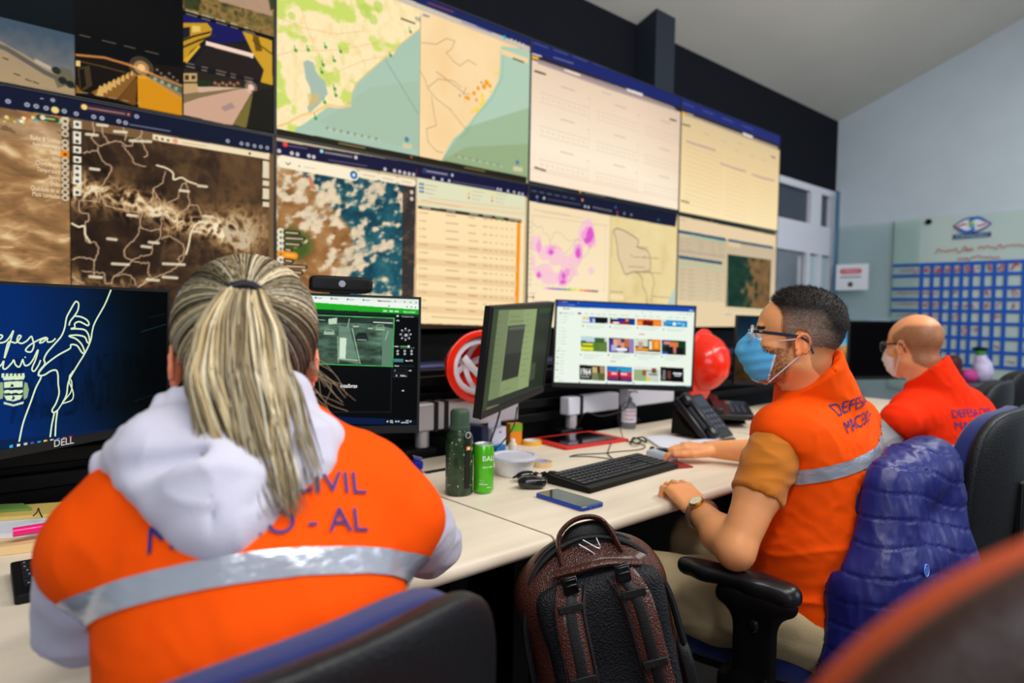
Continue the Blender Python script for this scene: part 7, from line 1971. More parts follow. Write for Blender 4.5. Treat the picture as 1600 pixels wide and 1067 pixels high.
def person(label, base, yaw, lean, S, wide, head_c, head_az, head_pitch, head_roll, arms, sleeve, vest_c, skin_c, cfg):
    """arms: per side (shoulder elbow wrist hand) in world coordinates"""
    base = np.asarray(base, float)
    root = thing('person', label, 'person', (base[0], base[1], 0))
    org = np.array([base[0], base[1], 0.])
    xf = lambda v: v - org
    Rt = rotm(rz=yaw) @ rotm(rx=-lean) @ rotm(ry=cfg.get('side', 0))
    L = lambda x, y, z: base + Rt @ np.array([x * wide, y, z * S])
    E = lambda c, r: ELL(L(*c), (r[0] * wide, r[1], r[2] * S), Rt)
    # head orientation: local +y -> azimuth head_az
    Rh = rotm(rz=head_az - pi / 2) @ rotm(rx=head_pitch) @ rotm(ry=head_roll)
    hs = cfg.get('hs', 1.0); Ri = Rh / hs
    hc = np.asarray(head_c, float); H = lambda x, y, z: hc + Rh @ np.array([x, y, z]) * hs
    Hd = HEAD()
    def torso(s, g=0.0, kk=.05):
        s.add(E((0, 0, .05), (.175 + g, .135 + g, .11 + g)), k=kk)
        s.add(E((0, .03, .20), (cfg.get('belly', .160) + g, cfg.get('bd', .130) + g, .15)), k=kk)
        s.add(E((0, .015, .37), (.168 + g, .115 + g, .165 + g)), k=kk)
        s.add(CAP(L(-.125, -.005, .468), L(.125, -.005, .468), .054 + g), k=kk)
        for q in (-1, 1): s.add(CAP(L(q * .11, -.01, .475), L(0, -.012, .535), .04 + g, .052 + g), k=.03)
        return s
    neck0 = L(0, -.005, .50); neck1 = H(0, -.028, -.055)
    for q, a in zip((-1, 1), arms):
        if a['j'][0] is None: a['j'] = (L(q * .185, 0, .445),) + tuple(a['j'][1:])
    # ---- the body, one continuous skin
    b = SDF(); torso(b, 0)
    b.add(placed(Hd, hc, Rh, hs), k=.012)
    b.chain([neck0, neck0 * .4 + neck1 * .6, neck1], [.064, .056, .055], k=.025)
    hands = []
    for a in arms:
        sh, el, wr = [np.asarray(q, float) for q in a['j']]
        mid = el * .62 + wr * .38
        r0 = cfg.get('arm', 1.0)
        b.chain([sh, sh * .5 + el * .5, el, mid, wr], [.052 * r0, .047 * r0, .036 * r0, .040 * r0, .0265 * r0], k=.02)
        pl, fg, R_ = hand_chains(wr, a['d'], a['n'], a['s'], a.get('curl', (.3, .5, .4)), sc_=a.get('sc', 1.0), thumb=a.get('thumb', (.7, .55, -.25)), spread=a.get('spread', .05))
        for f in pl: b.add(f, k=.012)
        for pts, rs in fg: b.chain(pts, rs, k=.0035)
        hands.append((wr, fg, R_))
    hips = [L(-.095, .0, .02), L(.095, .0, .02)]
    knees = [np.asarray(q, float) for q in cfg['knees']]
    ank = [np.asarray(q, float) for q in cfg['ankles']]
    for q in range(2): b.chain([hips[q], knees[q], ank[q]], [.062, .050, .04], k=.02)
    lc = lin(skin_c)
    def skincol(v):
        q = (v - hc) @ Ri
        C = np.tile(lc, (len(v), 1)) * (.96 + .1 * fbm(v * 60, 3, 3))[:, None]
        if cfg.get('shade'): C = cfg['shade'](q, v, C)
        return C
    M_skin = mat('skin_' + cfg['key'], skin_c, .42, spec=.45, sss=.08, bump=.12, bscale=420, attr=True)
    _, BV, BQ = sdf_obj('body', b, cfg.get('h', .0032), M_skin, root, color=skincol, xf=xf, it=1)
    # ---- trousers and shoes
    tr = SDF()
    tr.add(E((0, 0, .035), (.19, .148, .10)), k=.05)
    for q in range(2):
        tr.chain([hips[q], hips[q] * .5 + knees[q] * .5, knees[q]], [.098, .090, .072], k=.04)
        tr.chain([knees[q], ank[q]], [.072, .062], k=.02); tr.cut(PLANE(ank[q] + (0, 0, -.02) if q == 1 else ank[q] + (0, 0, -.02), (0, 0, -1)), k=.004)
    fold = lambda v: .007 * (1 - np.abs(2 * fbm(v * np.array([13, 6, 13]), 3, 9) - 1)) ** 2 - .003
    tr.cut(PLANE(L(0, 0, .075), Rt[:, 2] - Rt[:, 1] * .45), k=.01)
    sdf_obj('trousers', tr, .008, cfg['trousers'], root, disp=fold, xf=xf)
    for q in range(2):
        f = ank[q]; d = knees[q] - L(0, 0, 0); d[2] = 0; d /= np.linalg.norm(d)
        sh_ = SDF().chain([f + (0, 0, -.035), f + d * .06 + (0, 0, -.05), f + d * .15 + (0, 0, -.062)], [.042, .040, .034], k=.03)
        sh_.cut(PLANE((0, 0, .004), (0, 0, -1)))
        sdf_obj('shoe', sh_, .008, mat('dark_shoe', (24, 22, 24), .4), root, xf=xf)
    # ---- shirt under the vest: sleeves and shoulders
    slv = SDF(); ks = cfg.get('ks', 1.0)
    for a in arms:
        sh, el, wr = [np.asarray(q, float) for q in a['j']]
        if sleeve['long']:
            slv.chain([sh, sh * .5 + el * .5, el, el * .5 + wr * .5, wr - (wr - el) * .08], [.050 * ks, .052 * ks, .047 * ks, .043 * ks, .034 * ks], k=.025)
        else:
            e = sh + (el - sh) * sleeve['len']
            slv.chain([sh, sh * .5 + e * .5, e + (el - sh) * .1], [.052, .053, .055], k=.02)
            slv.cut(PLANE(e, el - sh), k=.003) if a is arms[0] and len(arms) == 1 else None
            a['cut'] = (e, el - sh)
    slv.add(CAP(L(-.13, 0, .462), L(.13, 0, .462), .056), k=.03)
    if not sleeve['long']:
        for a in arms:
            e, d_ = a['cut']; d_ = d_ / np.linalg.norm(d_)
            # trims only the part of space near this sleeve
            slv.sub(lambda p, e=e, d_=d_: np.maximum(-((p - e) @ d_), np.linalg.norm(p - e, axis=-1) - .16), k=.003)
            slv.sub(CAP(e - d_ * .012, e + d_ * .1, .0465), k=.002)
    wrk = lambda v: .006 * (1 - np.abs(2 * fbm(v * np.array([11, 11, 24]), 2, 21) - 1)) ** 2.2 - .002 + .005 * (fbm(v * 9, 2, 2) - .5)
    sdf_obj(sleeve['name'], slv, .0045, sleeve['mat'], root, disp=wrk, xf=xf)
    # ---- vest
    vs = SDF(); torso(vs, .020, .06)
    if cfg.get('vest_extra'): cfg['vest_extra'](vs, L, E)
    hem = L(0, 0, cfg.get('hem', .045))
    vs.cut(PLANE(hem, -Rt[:, 2] + (0, 0, 0)), k=.006)
    if cfg.get('collar') is not None:
        nk = neck1 - neck0; up = nk / np.linalg.norm(nk); bk = -Rt[:, 1] + up * (Rt[:, 1] @ up)
        tp = neck0 + nk * cfg['collar']
        cl = CAP(neck0, tp + up * .05 + bk * .010, .098, .070); pl_ = PLANE(tp + bk * .03, up - bk * .45)
        fn = lambda p: np.maximum(cl(p), pl_(p)); fn.bb = cl.bb
        vs.add(fn, k=.012)
        vs.sub(CAP(neck0 + nk * .3, neck1 + up * .06, .058, .060), k=.004)
    else: vs.sub(CAP(neck0 + (neck1 - neck0) * .02, neck1, .060, .066), k=.01)
    ra = cfg.get('shr', .062)
    for i, a in enumerate(arms):         # shoulder flap over the sleeve, open below
        sh, el, wr = [np.asarray(q, float) for q in a['j']]
        q = -1 if (sh - L(0, 0, .455)) @ Rt[:, 0] < 0 else 1
        dn = (el - sh) / np.linalg.norm(el - sh)
        vs.add(CAP(L(q * .11, -.005, .466), sh + (0, 0, -.004), .060, ra), k=.03)
        vs.sub(CAP(sh + dn * (ra + cfg.get('flap', .045)), sh + dn * .25, ra - .004), k=.012)
    def vfold(v):
        q = (v - base) @ Rt
        low = np.clip(1.0 - q[:, 2] / (.34 * S), 0, 1)
        r1 = (1 - np.abs(2 * fbm(q * np.array([5, 5, 17]) + q[:, 2:3] * np.array([3, 6, 0]), 2, 31) - 1)) ** 3
        r2 = (1 - np.abs(2 * fbm(q * np.array([9, 9, 9]) + q[:, :1] * 6, 3, 37) - 1)) ** 3
        return cfg.get('fold', 1) * (.016 * low * (r1 - .3) + .0045 * (r2 - .3)) + .006 * (fbm(q * 6, 2, 5) - .5)
    M_v = mat('vest_' + cfg['key'], vest_c, .8,  bump=.28, bscale=700, spec=.12)
    vo, VV, VQ = sdf_obj('safety_vest', vs, .0045, M_v, root, disp=vfold, xf=xf)
    bv = BVHTree.FromPolygons([tuple(q) for q in VV], [tuple(int(i) for i in q) for q in VQ])
    # reflective band and lettering, laid on the vest
    def wrap(th, z, off):
        o = L(.45 * sin(th) / wide, -.45 * cos(th), z); c = L(0, 0, z)
        d = c - o; h = bv.ray_cast(Vector(o), Vector(d).normalized())
        if h[0] is None: return None
        return np.array(h[0]) + np.array(h[1]) * off
    m = MB(); n = 110; W_ = 7; z0, z1 = cfg['band']
    t0, t1 = cfg['band_th']
    rows = []
    for i in range(n):
        th = t0 + (t1 - t0) * i / (n - 1)
        rw = [wrap(th, z0 + cfg.get('tilt', 0) * i / n + (z1 - z0) * j / (W_ - 1), .0022) for j in range(W_)]
        rows.append(rw)
    vv = []; ff = []; idx = {}
    for i, rw in enumerate(rows):
        for j, p in enumerate(rw):
            if p is not None: idx[(i, j)] = len(vv); vv.append(p - org)
    for i in range(n - 1):
        for j in range(W_ - 1):
            k_ = [(i, j), (i + 1, j), (i + 1, j + 1), (i, j + 1)]
            if all(q in idx for q in k_) and max(np.linalg.norm(vv[idx[k_[0]]] - vv[idx[q]]) for q in k_[1:]) < .035: ff.append(tuple(idx[q] for q in k_))
    link_mesh('reflective_band', vv, ff, mat('reflective_silver', (188, 194, 208), .22, metal=.45, bump=.5, bscale=30, stretch=(1, 1, 2.5)), root)
    M_txt = mat('navy_lettering', (34, 34, 110), .6)
    tv = []; tf = []
    for s_, z, cx, h_ in cfg['text']:
        V, T = text_tris(s_, cfg.get('tb', False), 5)
        k_ = h_ / .69; w_ = V[:, 0].max() * k_
        # subdivide so letters follow the cloth
        bm = bmesh.new(); vs_ = [bm.verts.new((a, c, 0)) for a, c in V]
        for t in T:
            try: bm.faces.new([vs_[int(i)] for i in t])
            except ValueError: pass
        for _ in range(3):
            bmesh.ops.subdivide_edges(bm, edges=[e for e in bm.edges if e.calc_length() > .2], cuts=1)
            bmesh.ops.triangulate(bm, faces=bm.faces)
        bm.verts.index_update(); ok = {}; 
        for v in bm.verts:
            x = cx + (v.co.x * k_ - w_ / 2); zz = z + v.co.y * k_ / S
            o = L(x / wide, -.45, zz + cfg.get('tslope', 0) * x); h = bv.ray_cast(Vector(o), Vector(Rt[:, 1]))
            if h[0] is not None and (Vector(h[0]) - Vector(o)).length < .6: ok[v.index] = len(tv); tv.append(np.array(h[0]) - Rt[:, 1] * .0026 - org)
        for f in bm.faces:
            q = [v.index for v in f.verts]
            if all(i in ok for i in q): tf.append(tuple(ok[i] for i in q))
        bm.free()
    if tv: link_mesh('lettering', tv, tf, M_txt, root, smooth=False)
    return dict(root=root, org=org, H=H, Rh=Rh, Ri=Ri, hs=hs, hc=hc, L=L, Rt=Rt, hands=hands, bv=bv, xf=xf, neck1=neck1)

def surf_r(Hd, d, rmax=.16):
    """distance from the head's origin to its surface along unit directions d (N,3)"""
    lo = np.full(len(d), .03); hi = np.full(len(d), rmax)
    for _ in range(16):
        m_ = (lo + hi) / 2; v = Hd(d * m_[:, None]); ins = v < 0
        lo = np.where(ins, m_, lo); hi = np.where(ins, hi, m_)
    return lo
SK = SDF().add(ELL((0, -.012, .035), (.075, .095, .083))).add(ELL((0, .035, .03), (.062, .058, .060)), k=.02).add(ELL((0, .030, -.035), (.058, .062, .074)), k=.02)
def hairline(q, top=.078):
    x, y, z = q[:, 0], q[:, 1], q[:, 2]
    yf = np.interp(z, [-.04, .0, .015, .05, .068, .085, .1], [.014, .020, .034, .038, .047, top - .012, top])
    zb = np.interp(y, [-.11, -.085, -.045, -.028, -.018, .004, .012, .03], [-.098, -.090, -.058, -.01, .022, .022, -.03, -.032])
    return np.maximum(y - yf, zb - z)
def short_hair(P, thick, colr, n, ln, seed, name='hair', mkey='short_hair'):
    H, Rh, Ri, hc = P['H'], P['Rh'], P['Ri'], P['hc']
    s = SDF()
    def f(p):
        q = (p - hc) @ Ri
        t = .0015 + thick * np.clip((q[:, 2] - .035) / .06, 0, 1) ** .8 * np.clip(-hairline(q) / .028, .08, 1)
        return np.maximum(SK(q) - t, hairline(q) * .9)
    f.bb = (hc - .14, hc + .15); s.add(f)
    def disp(v): return .0022 * (fbm(v * 260, 2, seed) - .5)
    root = P['root']
    V, Q = s.mesh(.0028); V = relax(V, Q, 1, .4); N = vnormals(V, Q); V = V + N * disp(V)[:, None]
    q = (V - hc) @ Ri
    link_me = link_mesh(name, V - P['org'], Q, mat(mkey, (40, 34, 30), .6, spec=.3, attr=True, bump=.5, bscale=300), root, colors=colr(q, V))
    r = np.random.default_rng(seed); mb = MB()
    sel = r.choice(len(V), n); fw = Rh @ np.array([0, 1, 0])
    for i in sel:
        z = q[i, 2]; L_ = ln * (.35 + .65 * np.clip((z - .02) / .07, 0, 1)) * (.6 + .6 * r.random())
        if hairline(q[i:i + 1])[0] > -.001: L_ *= .5
        d = N[i] * .55 + (fw * (.9 if z > .06 else -.1) + np.array([0, 0, -.6 if z < .07 else .1])) * .6 + r.normal(0, .22, 3); d /= np.linalg.norm(d)
        c = colr(q[i:i + 1], V[i:i + 1])[0] * (.6 + .9 * r.random())
        k = mb.n; p0 = V[i] - N[i] * .001
        e = np.cross(d, N[i] + .01); e /= np.linalg.norm(e) + 1e-9
        g = np.cross(d, e); w = .00042
        mb.v.append(np.array([p0 + e * w, p0 - e * w * .5 + g * w, p0 - e * w * .5 - g * w, p0 + d * L_]) - P['org'])
        mb.f += [(k, k + 1, k + 3), (k + 1, k + 2, k + 3), (k + 2, k, k + 3)]; mb.n += 4; mb.c.append(np.tile(c, (4, 1)))
    o = link_mesh('hair_strand', np.vstack(mb.v), mb.f, mat(mkey, (0, 0, 0)), link_me, smooth=False, colors=np.vstack(mb.c)); o['kind'] = 'stuff'
    return link_me
def glasses(P, frame_c, arm_c, half=False):
    H, org = P['H'], P['org']
    t = MB(); X = lambda *a: H(*a) - org
    M_f = mat('spectacle_frame_%d' % arm_c[0], arm_c, .25)
    gl_ = MB()
    for q in (-1, 1):
        ring = []
        for a in np.arange(24) * 2 * pi / 24:
            cx, cz = abs(cos(a)) ** .75 * np.sign(cos(a)), abs(sin(a)) ** .75 * np.sign(sin(a))
            ring.append(X(q * .033 + .026 * cx, .108 - .012 * (q * .033 + .026 * cx) ** 2 / .0034 * .6, -.001 + .0195 * cz))
        t.tube(ring, .0019, 6, closed=True)
        k = len(ring); c = sum(ring) / k
        gl_.add(ring + [c + P['Rh'] @ np.array([0, .001, 0])], [(i, (i + 1) % k, k) for i in range(k)])
    t.tube([X(-.008, .107, .004), X(0, .112, .007), X(.008, .107, .004)], .0018, 6)
    fo = t.build('glasses_front', mat('spectacle_rim_%d' % frame_c[0], frame_c, .25), P['root'])
    gl_.build('lens', mat('spectacle_lens', (225, 230, 240), .03, trans=.97, ior=1.05), fo)
    for q in (-1, 1):
        MB().tube([X(q * .0595, .099, .006), X(q * .066, .092, .007), X(q * .076, .04, .009), X(q * .0835, -.004, .010), X(q * .087, -.026, .000), X(q * .087, -.040, -.026)], [.0032, .0036, .0034, .0028, .0026, .0024], 8, flat=.55, up=tuple(P['Rh'][:, 0])).build('temple_arm', M_f, fo)
    if half:
        MB().box(tuple(X(-.0716, .083, .0085)), (.006, .0022, .0022), P['Rh'] @ rotm(rz=radians(80))).build('hinge_mark', M_silver, fo)
def face_mask(P, col_main, col_edge, key):
    H, Ri, hc, org = P['H'], P['Ri'], P['hc'], P['org']
    s = SDF()
    def f(p):
        q = (p - hc) @ Ri
        e = ELL((0, .050, -.052), (.058, .069, .072))(q)
        e2 = CAP((0, .10, -.012), (0, .117, -.044), .012, .018)(q)
        h = np.clip(.5 + .5 * (e - e2) / .03, 0, 1); d = e * (1 - h) + e2 * h - .03 * h * (1 - h)
        y, z = q[:, 1], q[:, 2]
        ed = np.maximum(.040 - y + .10 * (z + .05) * -1, np.maximum(z - (.004 - .35 * (.11 - y)), -.122 - z))
        pl = .0013 * np.sin((z + .35 * (y - .08)) * 2 * pi / .027)
        return np.maximum(np.maximum(d - .002 + pl * .8, -(d + .0035)), ed)
    f.bb = (hc - .15, hc + .15); s.add(f)
    def cc(v):
        q = (v - hc) @ Ri; z, y = q[:, 1] * 0 + q[:, 2], q[:, 1]
        e = np.minimum(np.minimum(np.abs(z - (.004 - .35 * (.11 - y))), np.abs(z + .122)), np.abs(.040 - y - .10 * (z + .05)) * 1.6)
        w = (e < .0075)[:, None]
        return np.where(w, lin(col_edge), lin(col_main) * (.92 + .16 * fbm(v * 50, 2, 1))[:, None])
    V, Q = s.mesh(.0022); V = relax(V, Q, 1, .3)
    mo = link_mesh('face_mask', V - org, Q, mat('mask_' + key, col_main, .75, attr=True, bump=.2, bscale=500), P['root'], colors=cc(V))
    for q in (-1, 1):
        for a, b_ in (((.054, .050, -.012), (.0835, -.003, .004)), ((.047, .046, -.112), (.083, -.010, -.036))):
            MB().tube(cr([H(q * a[0], a[1], a[2]), H(q * (a[0] + b_[0]) / 2 * 1.05, (a[1] + b_[1]) / 2, (a[2] + b_[2]) / 2), H(q * b_[0], *b_[1:])], 4) - org, .0015, 6).build('ear_loop', mat('mask_loop', (236, 236, 240), .7), mo)

M_khaki = mat('khaki_cotton', (196, 178, 138), .85, bump=.35, bscale=420, var=.05, vscale=12)
M_dk = mat('dark_jeans', (26, 28, 40), .85)
M_must = mat('mustard_cotton', (204, 118, 20), .85, sheen=.15, bump=.35, bscale=600, var=.06, vscale=14)
M_hood = mat('white_fleece', (206, 204, 222), .9, sheen=.3, bump=.25, bscale=500)
M_swt = mat('lavender_fleece', (184, 182, 202), .9, sheen=.3, bump=.3, bscale=450)
M_grey = mat('grey_shirt', (196, 196, 200), .85, bump=.3, bscale=450)
SKIN1 = (240, 164, 108)

# ---- the man in the middle
def shade1(q, v, C):
    x, y, z = q.T
    near = (np.abs(x) < .1) & (np.abs(z) < .16) & (np.abs(y) < .14)
    beard = near * np.clip((-.018 - z) / .02, 0, 1) * np.clip((y - .002) / .012, 0, 1) * np.clip((z + .125) / .02, 0, 1) * np.clip((.085 - y + (z < -.05) * .1) / .02, 0, 1)
    beard = beard * (np.interp(z, [-.1, -.05, -.02], [1, .8, .45])) * (.55 + .6 * (fbm(v * 300, 2, 6) > .48))
    C = C * (1 - .62 * np.clip(beard, 0, 1))[:, None]
    brow = near & (np.abs(z - .017) < .0045) & (y > .075) & (np.abs(x) > .012) & (np.abs(x) < .05)
    C[brow] = lin((44, 30, 24))
    ear = near & (np.abs(x) > .074) & (np.abs(y + .01) < .03) & (np.abs(z) < .05)
    C[ear] = C[ear] * np.array([1.1, .86, .80])
    fade = near & (hairline(q) < .004)
    C[fade] = C[fade] * .55
    return C
P1 = person('person in orange vest, blue face mask and glasses, right hand on the mouse',
            (1.60, .615, .50), radians(4), radians(9), .95, 1.02, (1.508, .705, 1.150), radians(117), radians(7), radians(0),
            [dict(j=((1.435, .695, .950), (1.285, .712, .715), (1.392, .868, .745)), d=(.34, .88, .36), n=(-.35, -.25, .87), s=(.88, -.42, 0), curl=(.35, 1.0, .6), thumb=(.8, .45, -.4), sc=1.02, spread=.12),
             dict(j=((1.80, .69, .945), (1.965, .88, .80), (1.852, 1.115, .792)), d=(-.62, .78, .02), n=(0, 0, 1), s=(-.75, -.6, 0), curl=(.28, .42, .3), thumb=(.95, .25, -.15))],
            dict(long=False, len=.56, name='t_shirt', mat=M_must), (255, 84, 4), SKIN1,
            dict(key='masked_man', knees=((1.35, 1.04, .545), (1.73, 1.08, .545)), ankles=((1.36, 1.12, .12), (1.72, 1.16, .12)), trousers=M_khaki, shade=shade1, h=.0028, hs=.91, flap=.005,
                 belly=.165, bd=.142, band=(.358, .390), band_th=(radians(-118), radians(100)), tilt=.07, text=[('DEFESA CIVIL', .522, -.005, .025), ('MACEIÓ - AL', .482, -.005, .025)], tslope=.12, collar=.9, hem=-.012, fold=1.3))
def hc1(q, V):
    z = q[:, 2]; y = q[:, 1]
    t = np.clip((z - .045 + .12 * (y < -.05) * np.clip((-.05 - y) / .05, 0, 1) * .5) / .035, 0, 1)
    n = fbm(V * 420, 2, 4)
    side = lin((146, 124, 108)) * (.5 + .9 * n)[:, None]; topc = lin((34, 27, 25)) * (.7 + .6 * n)[:, None]
    e = np.clip((-hairline(q)) / .02, 0, 1)[:, None]
    side = side * e + lin((150, 104, 80)) * (1 - e)
    side = side * np.interp(y, [-.085, -.03], [.4, 1])[:, None]
    return side * (1 - t)[:, None] + topc * t[:, None]
short_hair(P1, .012, hc1, 9000, .011, 5)
glasses(P1, (176, 178, 190), (40, 46, 64), True)
face_mask(P1, (92, 186, 240), (206, 222, 246), 'blue')
for q in (-1, 1):
    eo = MB().ell(tuple(P1['H'](q * .031, .0815, -.001) - P1['org']), (.0122, .0122, .0122), nu=18, nv=12).build('eye', mat('eye_white', (225, 215, 208), .15), P1['root'])
    MB().ell(tuple(P1['H'](q * .031, .0915, -.001) - P1['org']), (.0052, .0035, .0052), P1['Rh']).build('iris', mat('iris_brown', (40, 24, 16), .15), eo)
# beard stubble
def stubble(P, n, seed):
    r = np.random.default_rng(seed); mb = MB(); Hd = HEAD()
    d = r.normal(0, 1, (n * 6, 3)); d /= np.linalg.norm(d, axis=1)[:, None]
    ok = (d[:, 2] < -.12) & (d[:, 1] > -.05); d = d[ok][:n * 3]
    rr = surf_r(Hd, d); p = d * rr[:, None]
    keep = (p[:, 2] < -.024) & (p[:, 1] > .008) & (p[:, 2] > -.12) & (p[:, 1] < .1); p = p[keep]; d = d[keep]
    for a, b_ in zip(p[:n], d[:n]):
        w = P['H'](*a) - P['org']; dd = P['Rh'] @ (b_ * .6 + np.array([0, .1, -.9]) * .6 + r.normal(0, .25, 3)); dd /= np.linalg.norm(dd)
        e = np.cross(dd, (0, 0, 1.)); e /= np.linalg.norm(e); g = np.cross(dd, e); k = mb.n; c = lin((60, 40, 30)) * (.5 + r.random())
        mb.v.append(np.array([w + e * .0004, w - e * .0002 + g * .0004, w - e * .0002 - g * .0004, w + dd * .004 * (.5 + r.random())])); mb.f += [(k, k + 1, k + 3), (k + 1, k + 2, k + 3), (k + 2, k, k + 3)]; mb.n += 4; mb.c.append(np.tile(c, (4, 1)))
    o = link_mesh('beard', np.vstack(mb.v), mb.f, mat('short_hair', (0, 0, 0)), P['root'], smooth=False, colors=np.vstack(mb.c)); o['kind'] = 'stuff'
stubble(P1, 2600, 3)
# watch and ring on his left hand
wr, fg, Rw = P1['hands'][0]
ax = Rw[:, 1]; wc_ = wr - ax * .022
fa = np.array((1.392, .868, .745)) - np.array((1.262, .712, .715)); fa /= np.linalg.norm(fa)
wt = thing('wristwatch', 'gold and steel wristwatch on the left wrist of the masked man', 'watch', tuple(wr - fa * .022))
e1 = np.cross(fa, (0, 0, 1.)); e1 /= np.linalg.norm(e1); e2 = np.cross(e1, fa); e2 = -e2 if e2[2] < 0 else e2
MB().tube([e1 * .033 * cos(a) + e2 * .033 * sin(a) for a in np.arange(28) * 2 * pi / 28], .0065, 8, flat=.35, up=tuple(fa), closed=True).build('bracelet', mat('steel', (190, 180, 160), .25, metal=.9), wt)
nf = (-e1 * .45 + e2 * .9) if (-e1)[0] < 0 else (e1 * .45 + e2 * .9); nf /= np.linalg.norm(nf)
R3 = np.array(Vector(nf).to_track_quat('Z', 'Y').to_matrix())
m = MB().lathe([(.0155, .030), (.017, .032), (.017, .037), (.0145, .039), (.0143, .0385)], n=28); m.xf(lambda v: v @ R3.T); wo = m.build('watch_case', mat('gold', (214, 170, 80), .22, metal=.95), wt)
m = MB().cyl((0, 0, .0375), (0, 0, .0388), .0143, n=28); m.xf(lambda v: v @ R3.T); m.build('dial', mat('dial_cream', (236, 226, 196), .25), wo)
pr = fg[2][0]; rp = pr[0] * .45 + pr[1] * .55; rd = pr[1] - pr[0]; rd /= np.linalg.norm(rd)
a1 = np.cross(rd, (0, 0, 1.)); a1 /= np.linalg.norm(a1); a2 = np.cross(rd, a1)
rg = thing('ring', 'gold ring on a finger of the left hand of the masked man', 'ring', tuple(rp))
MB().tube([a1 * .0098 * cos(a) + a2 * .0098 * sin(a) for a in np.arange(20) * 2 * pi / 20], .0016, 6, closed=True).build('band', mat('gold', (0, 0, 0)), rg)

# ---- the woman seen from behind
def hood(vs, L, E): pass
def shade2(q, v, C):
    x, y, z = q.T
    ear = (np.abs(x) > .072) & (np.abs(z) < .06) & (np.abs(y) < .05)
    C[ear] = C[ear] * np.array([1.12, .82, .74])
    return C
P2_ = person('person with a blond ponytail, orange vest over a white hood, seen from behind',
             (.212, .500, .562), radians(-20), radians(33), 1.05, .82, (.342, .890, 1.132), radians(72), radians(-12), radians(2),
             [dict(j=(None, (.150, .835, .87), (.27, 1.10, .80)), d=(.35, .9, -.1), n=(0, 0, 1), s=(.9, -.35, 0)),
              dict(j=(None, (.620, .865, .835), (.55, 1.09, .80)), d=(-.2, .95, -.1), n=(0, 0, 1), s=(-.95, -.2, 0))],
             dict(long=True, name='sweatshirt', mat=M_swt), (255, 84, 2), (232, 160, 126),
             dict(key='ponytail', knees=((.22, .93, .53), (.42, .93, .53)), ankles=((.20, .98, .12), (.44, .98, .12)), trousers=M_dk, shade=shade2, h=.0036, arm=.85, ks=.92, shr=.058,
                  band=(.368, .393), band_th=(radians(-95), radians(95)), tilt=.0, text=[('DEFESA CIVIL', .447, .0, .0245), ('MACEIÓ - AL', .408, .0, .0245)], collar=None, hem=-.03, fold=.7))
Lw, Rt2 = P2_['L'], P2_['Rt']
hd = SDF()
_L0 = Lw; Lw = lambda x, y, z: _L0(x - .020, y + .006, z + .030)
hp = [(-.075, .060, .50), (-.098, -.005, .515), (-.075, -.062, .525), (-.01, -.082, .535), (.055, -.066, .540), (.082, -.01, .530), (.070, .04, .500)]
hd.chain([Lw(*q) for q in hp], [.018, .024, .028, .028, .027, .022, .012], k=.02)
hd.chain([Lw(-.155, -.040, .486), Lw(-.095, -.085, .490), Lw(-.02, -.100, .490)], [.020, .026, .022], k=.02)
hd.add(ELL(Lw(-.010, -.100, .462), (.095, .020, .065), Rt2), k=.02)
hd.add(CAP(Lw(-.032, -.108, .430), Lw(-.034, -.112, .392), .050, .026), k=.03)
hd.add(CAP(Lw(.092, -.065, .490), Lw(.0, -.105, .410), .032, .030), k=.03)
hd.add(CAP(Lw(-.115, -.080, .475), Lw(-.05, -.105, .410), .028, .028), k=.03)
hd.add(CAP(Lw(.05, -.100, .48), Lw(-.02, -.110, .39), .030, .024), k=.02)
hd.sub(CAP(Lw(-.15, -.112, .452), Lw(-.05, -.138, .450), .010, .008), k=.016)
hd.sub(CAP(Lw(-.05, -.138, .450), Lw(-.015, -.140, .425), .006, .003), k=.010)
hd.sub(CAP(Lw(.075, -.125, .475), Lw(.01, -.142, .40), .005, .003), k=.014)
hd.sub(CAP(Lw(-.030, -.134, .48), Lw(-.036, -.146, .34), .0028), k=.004)
hd.sub(CAP(P2_['neck1'] + (0, 0, .0), Lw(0, 0, .52), .052, .055), k=.02)
hfold = lambda v: .0013 * np.sin(((v - P2_['L'](0, 0, 0)) @ Rt2)[:, 0] * 420) * np.clip((-.055 - ((v - P2_['L'](0, 0, 0)) @ Rt2)[:, 0]) / .02, 0, 1) * (((v - P2_['L'](0, 0, 0)) @ Rt2)[:, 1] > -.085) + .009 * (fbm(v * np.array([13, 13, 9]), 2, 14) - .5) + .003 * (1 - np.abs(2 * fbm(v * 20, 2, 15) - 1)) ** 3
sdf_obj('hood', hd, .0035, M_hood, P2_['root'], disp=hfold, xf=P2_['xf'], it=2)
# ribbed brim of the hood
# hair
Hf, Rh2, org2 = P2_['H'], P2_['Rh'], P2_['org']
tie = np.array([-.008, -.108, .050]); tdir = tie / np.linalg.norm(tie)
cap_ = SDF()
def fcap(p):
    q = (p - P2_['hc']) @ Rh2
    x, y, z = q.T
    yf = np.interp(z, [-.09, -.05, .0, .05, .09], [-.035, -.028, .010, .055, .085])
    return np.maximum(SK(q) - .0075 - .004 * np.clip(-y * 12, 0, 1), np.maximum(y - yf, -.085 - z))
fcap.bb = (P2_['hc'] - .15, P2_['hc'] + .15); cap_.add(fcap)
def ccap(v):
    q = (v - P2_['hc']) @ Rh2; d = q - tie; ang = np.arctan2(d[:, 0], d[:, 2])
    n = vnoise(np.stack([ang * 9, ang * 0, ang * 0], 1), 5) * .6 + .4 * vnoise(np.stack([ang * 30, q[:, 2] * 4, q[:, 1] * 4], 1), 6)
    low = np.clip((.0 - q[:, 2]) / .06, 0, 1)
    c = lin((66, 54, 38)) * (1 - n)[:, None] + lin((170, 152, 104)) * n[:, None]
    return c * (1 - .75 * low)[:, None]
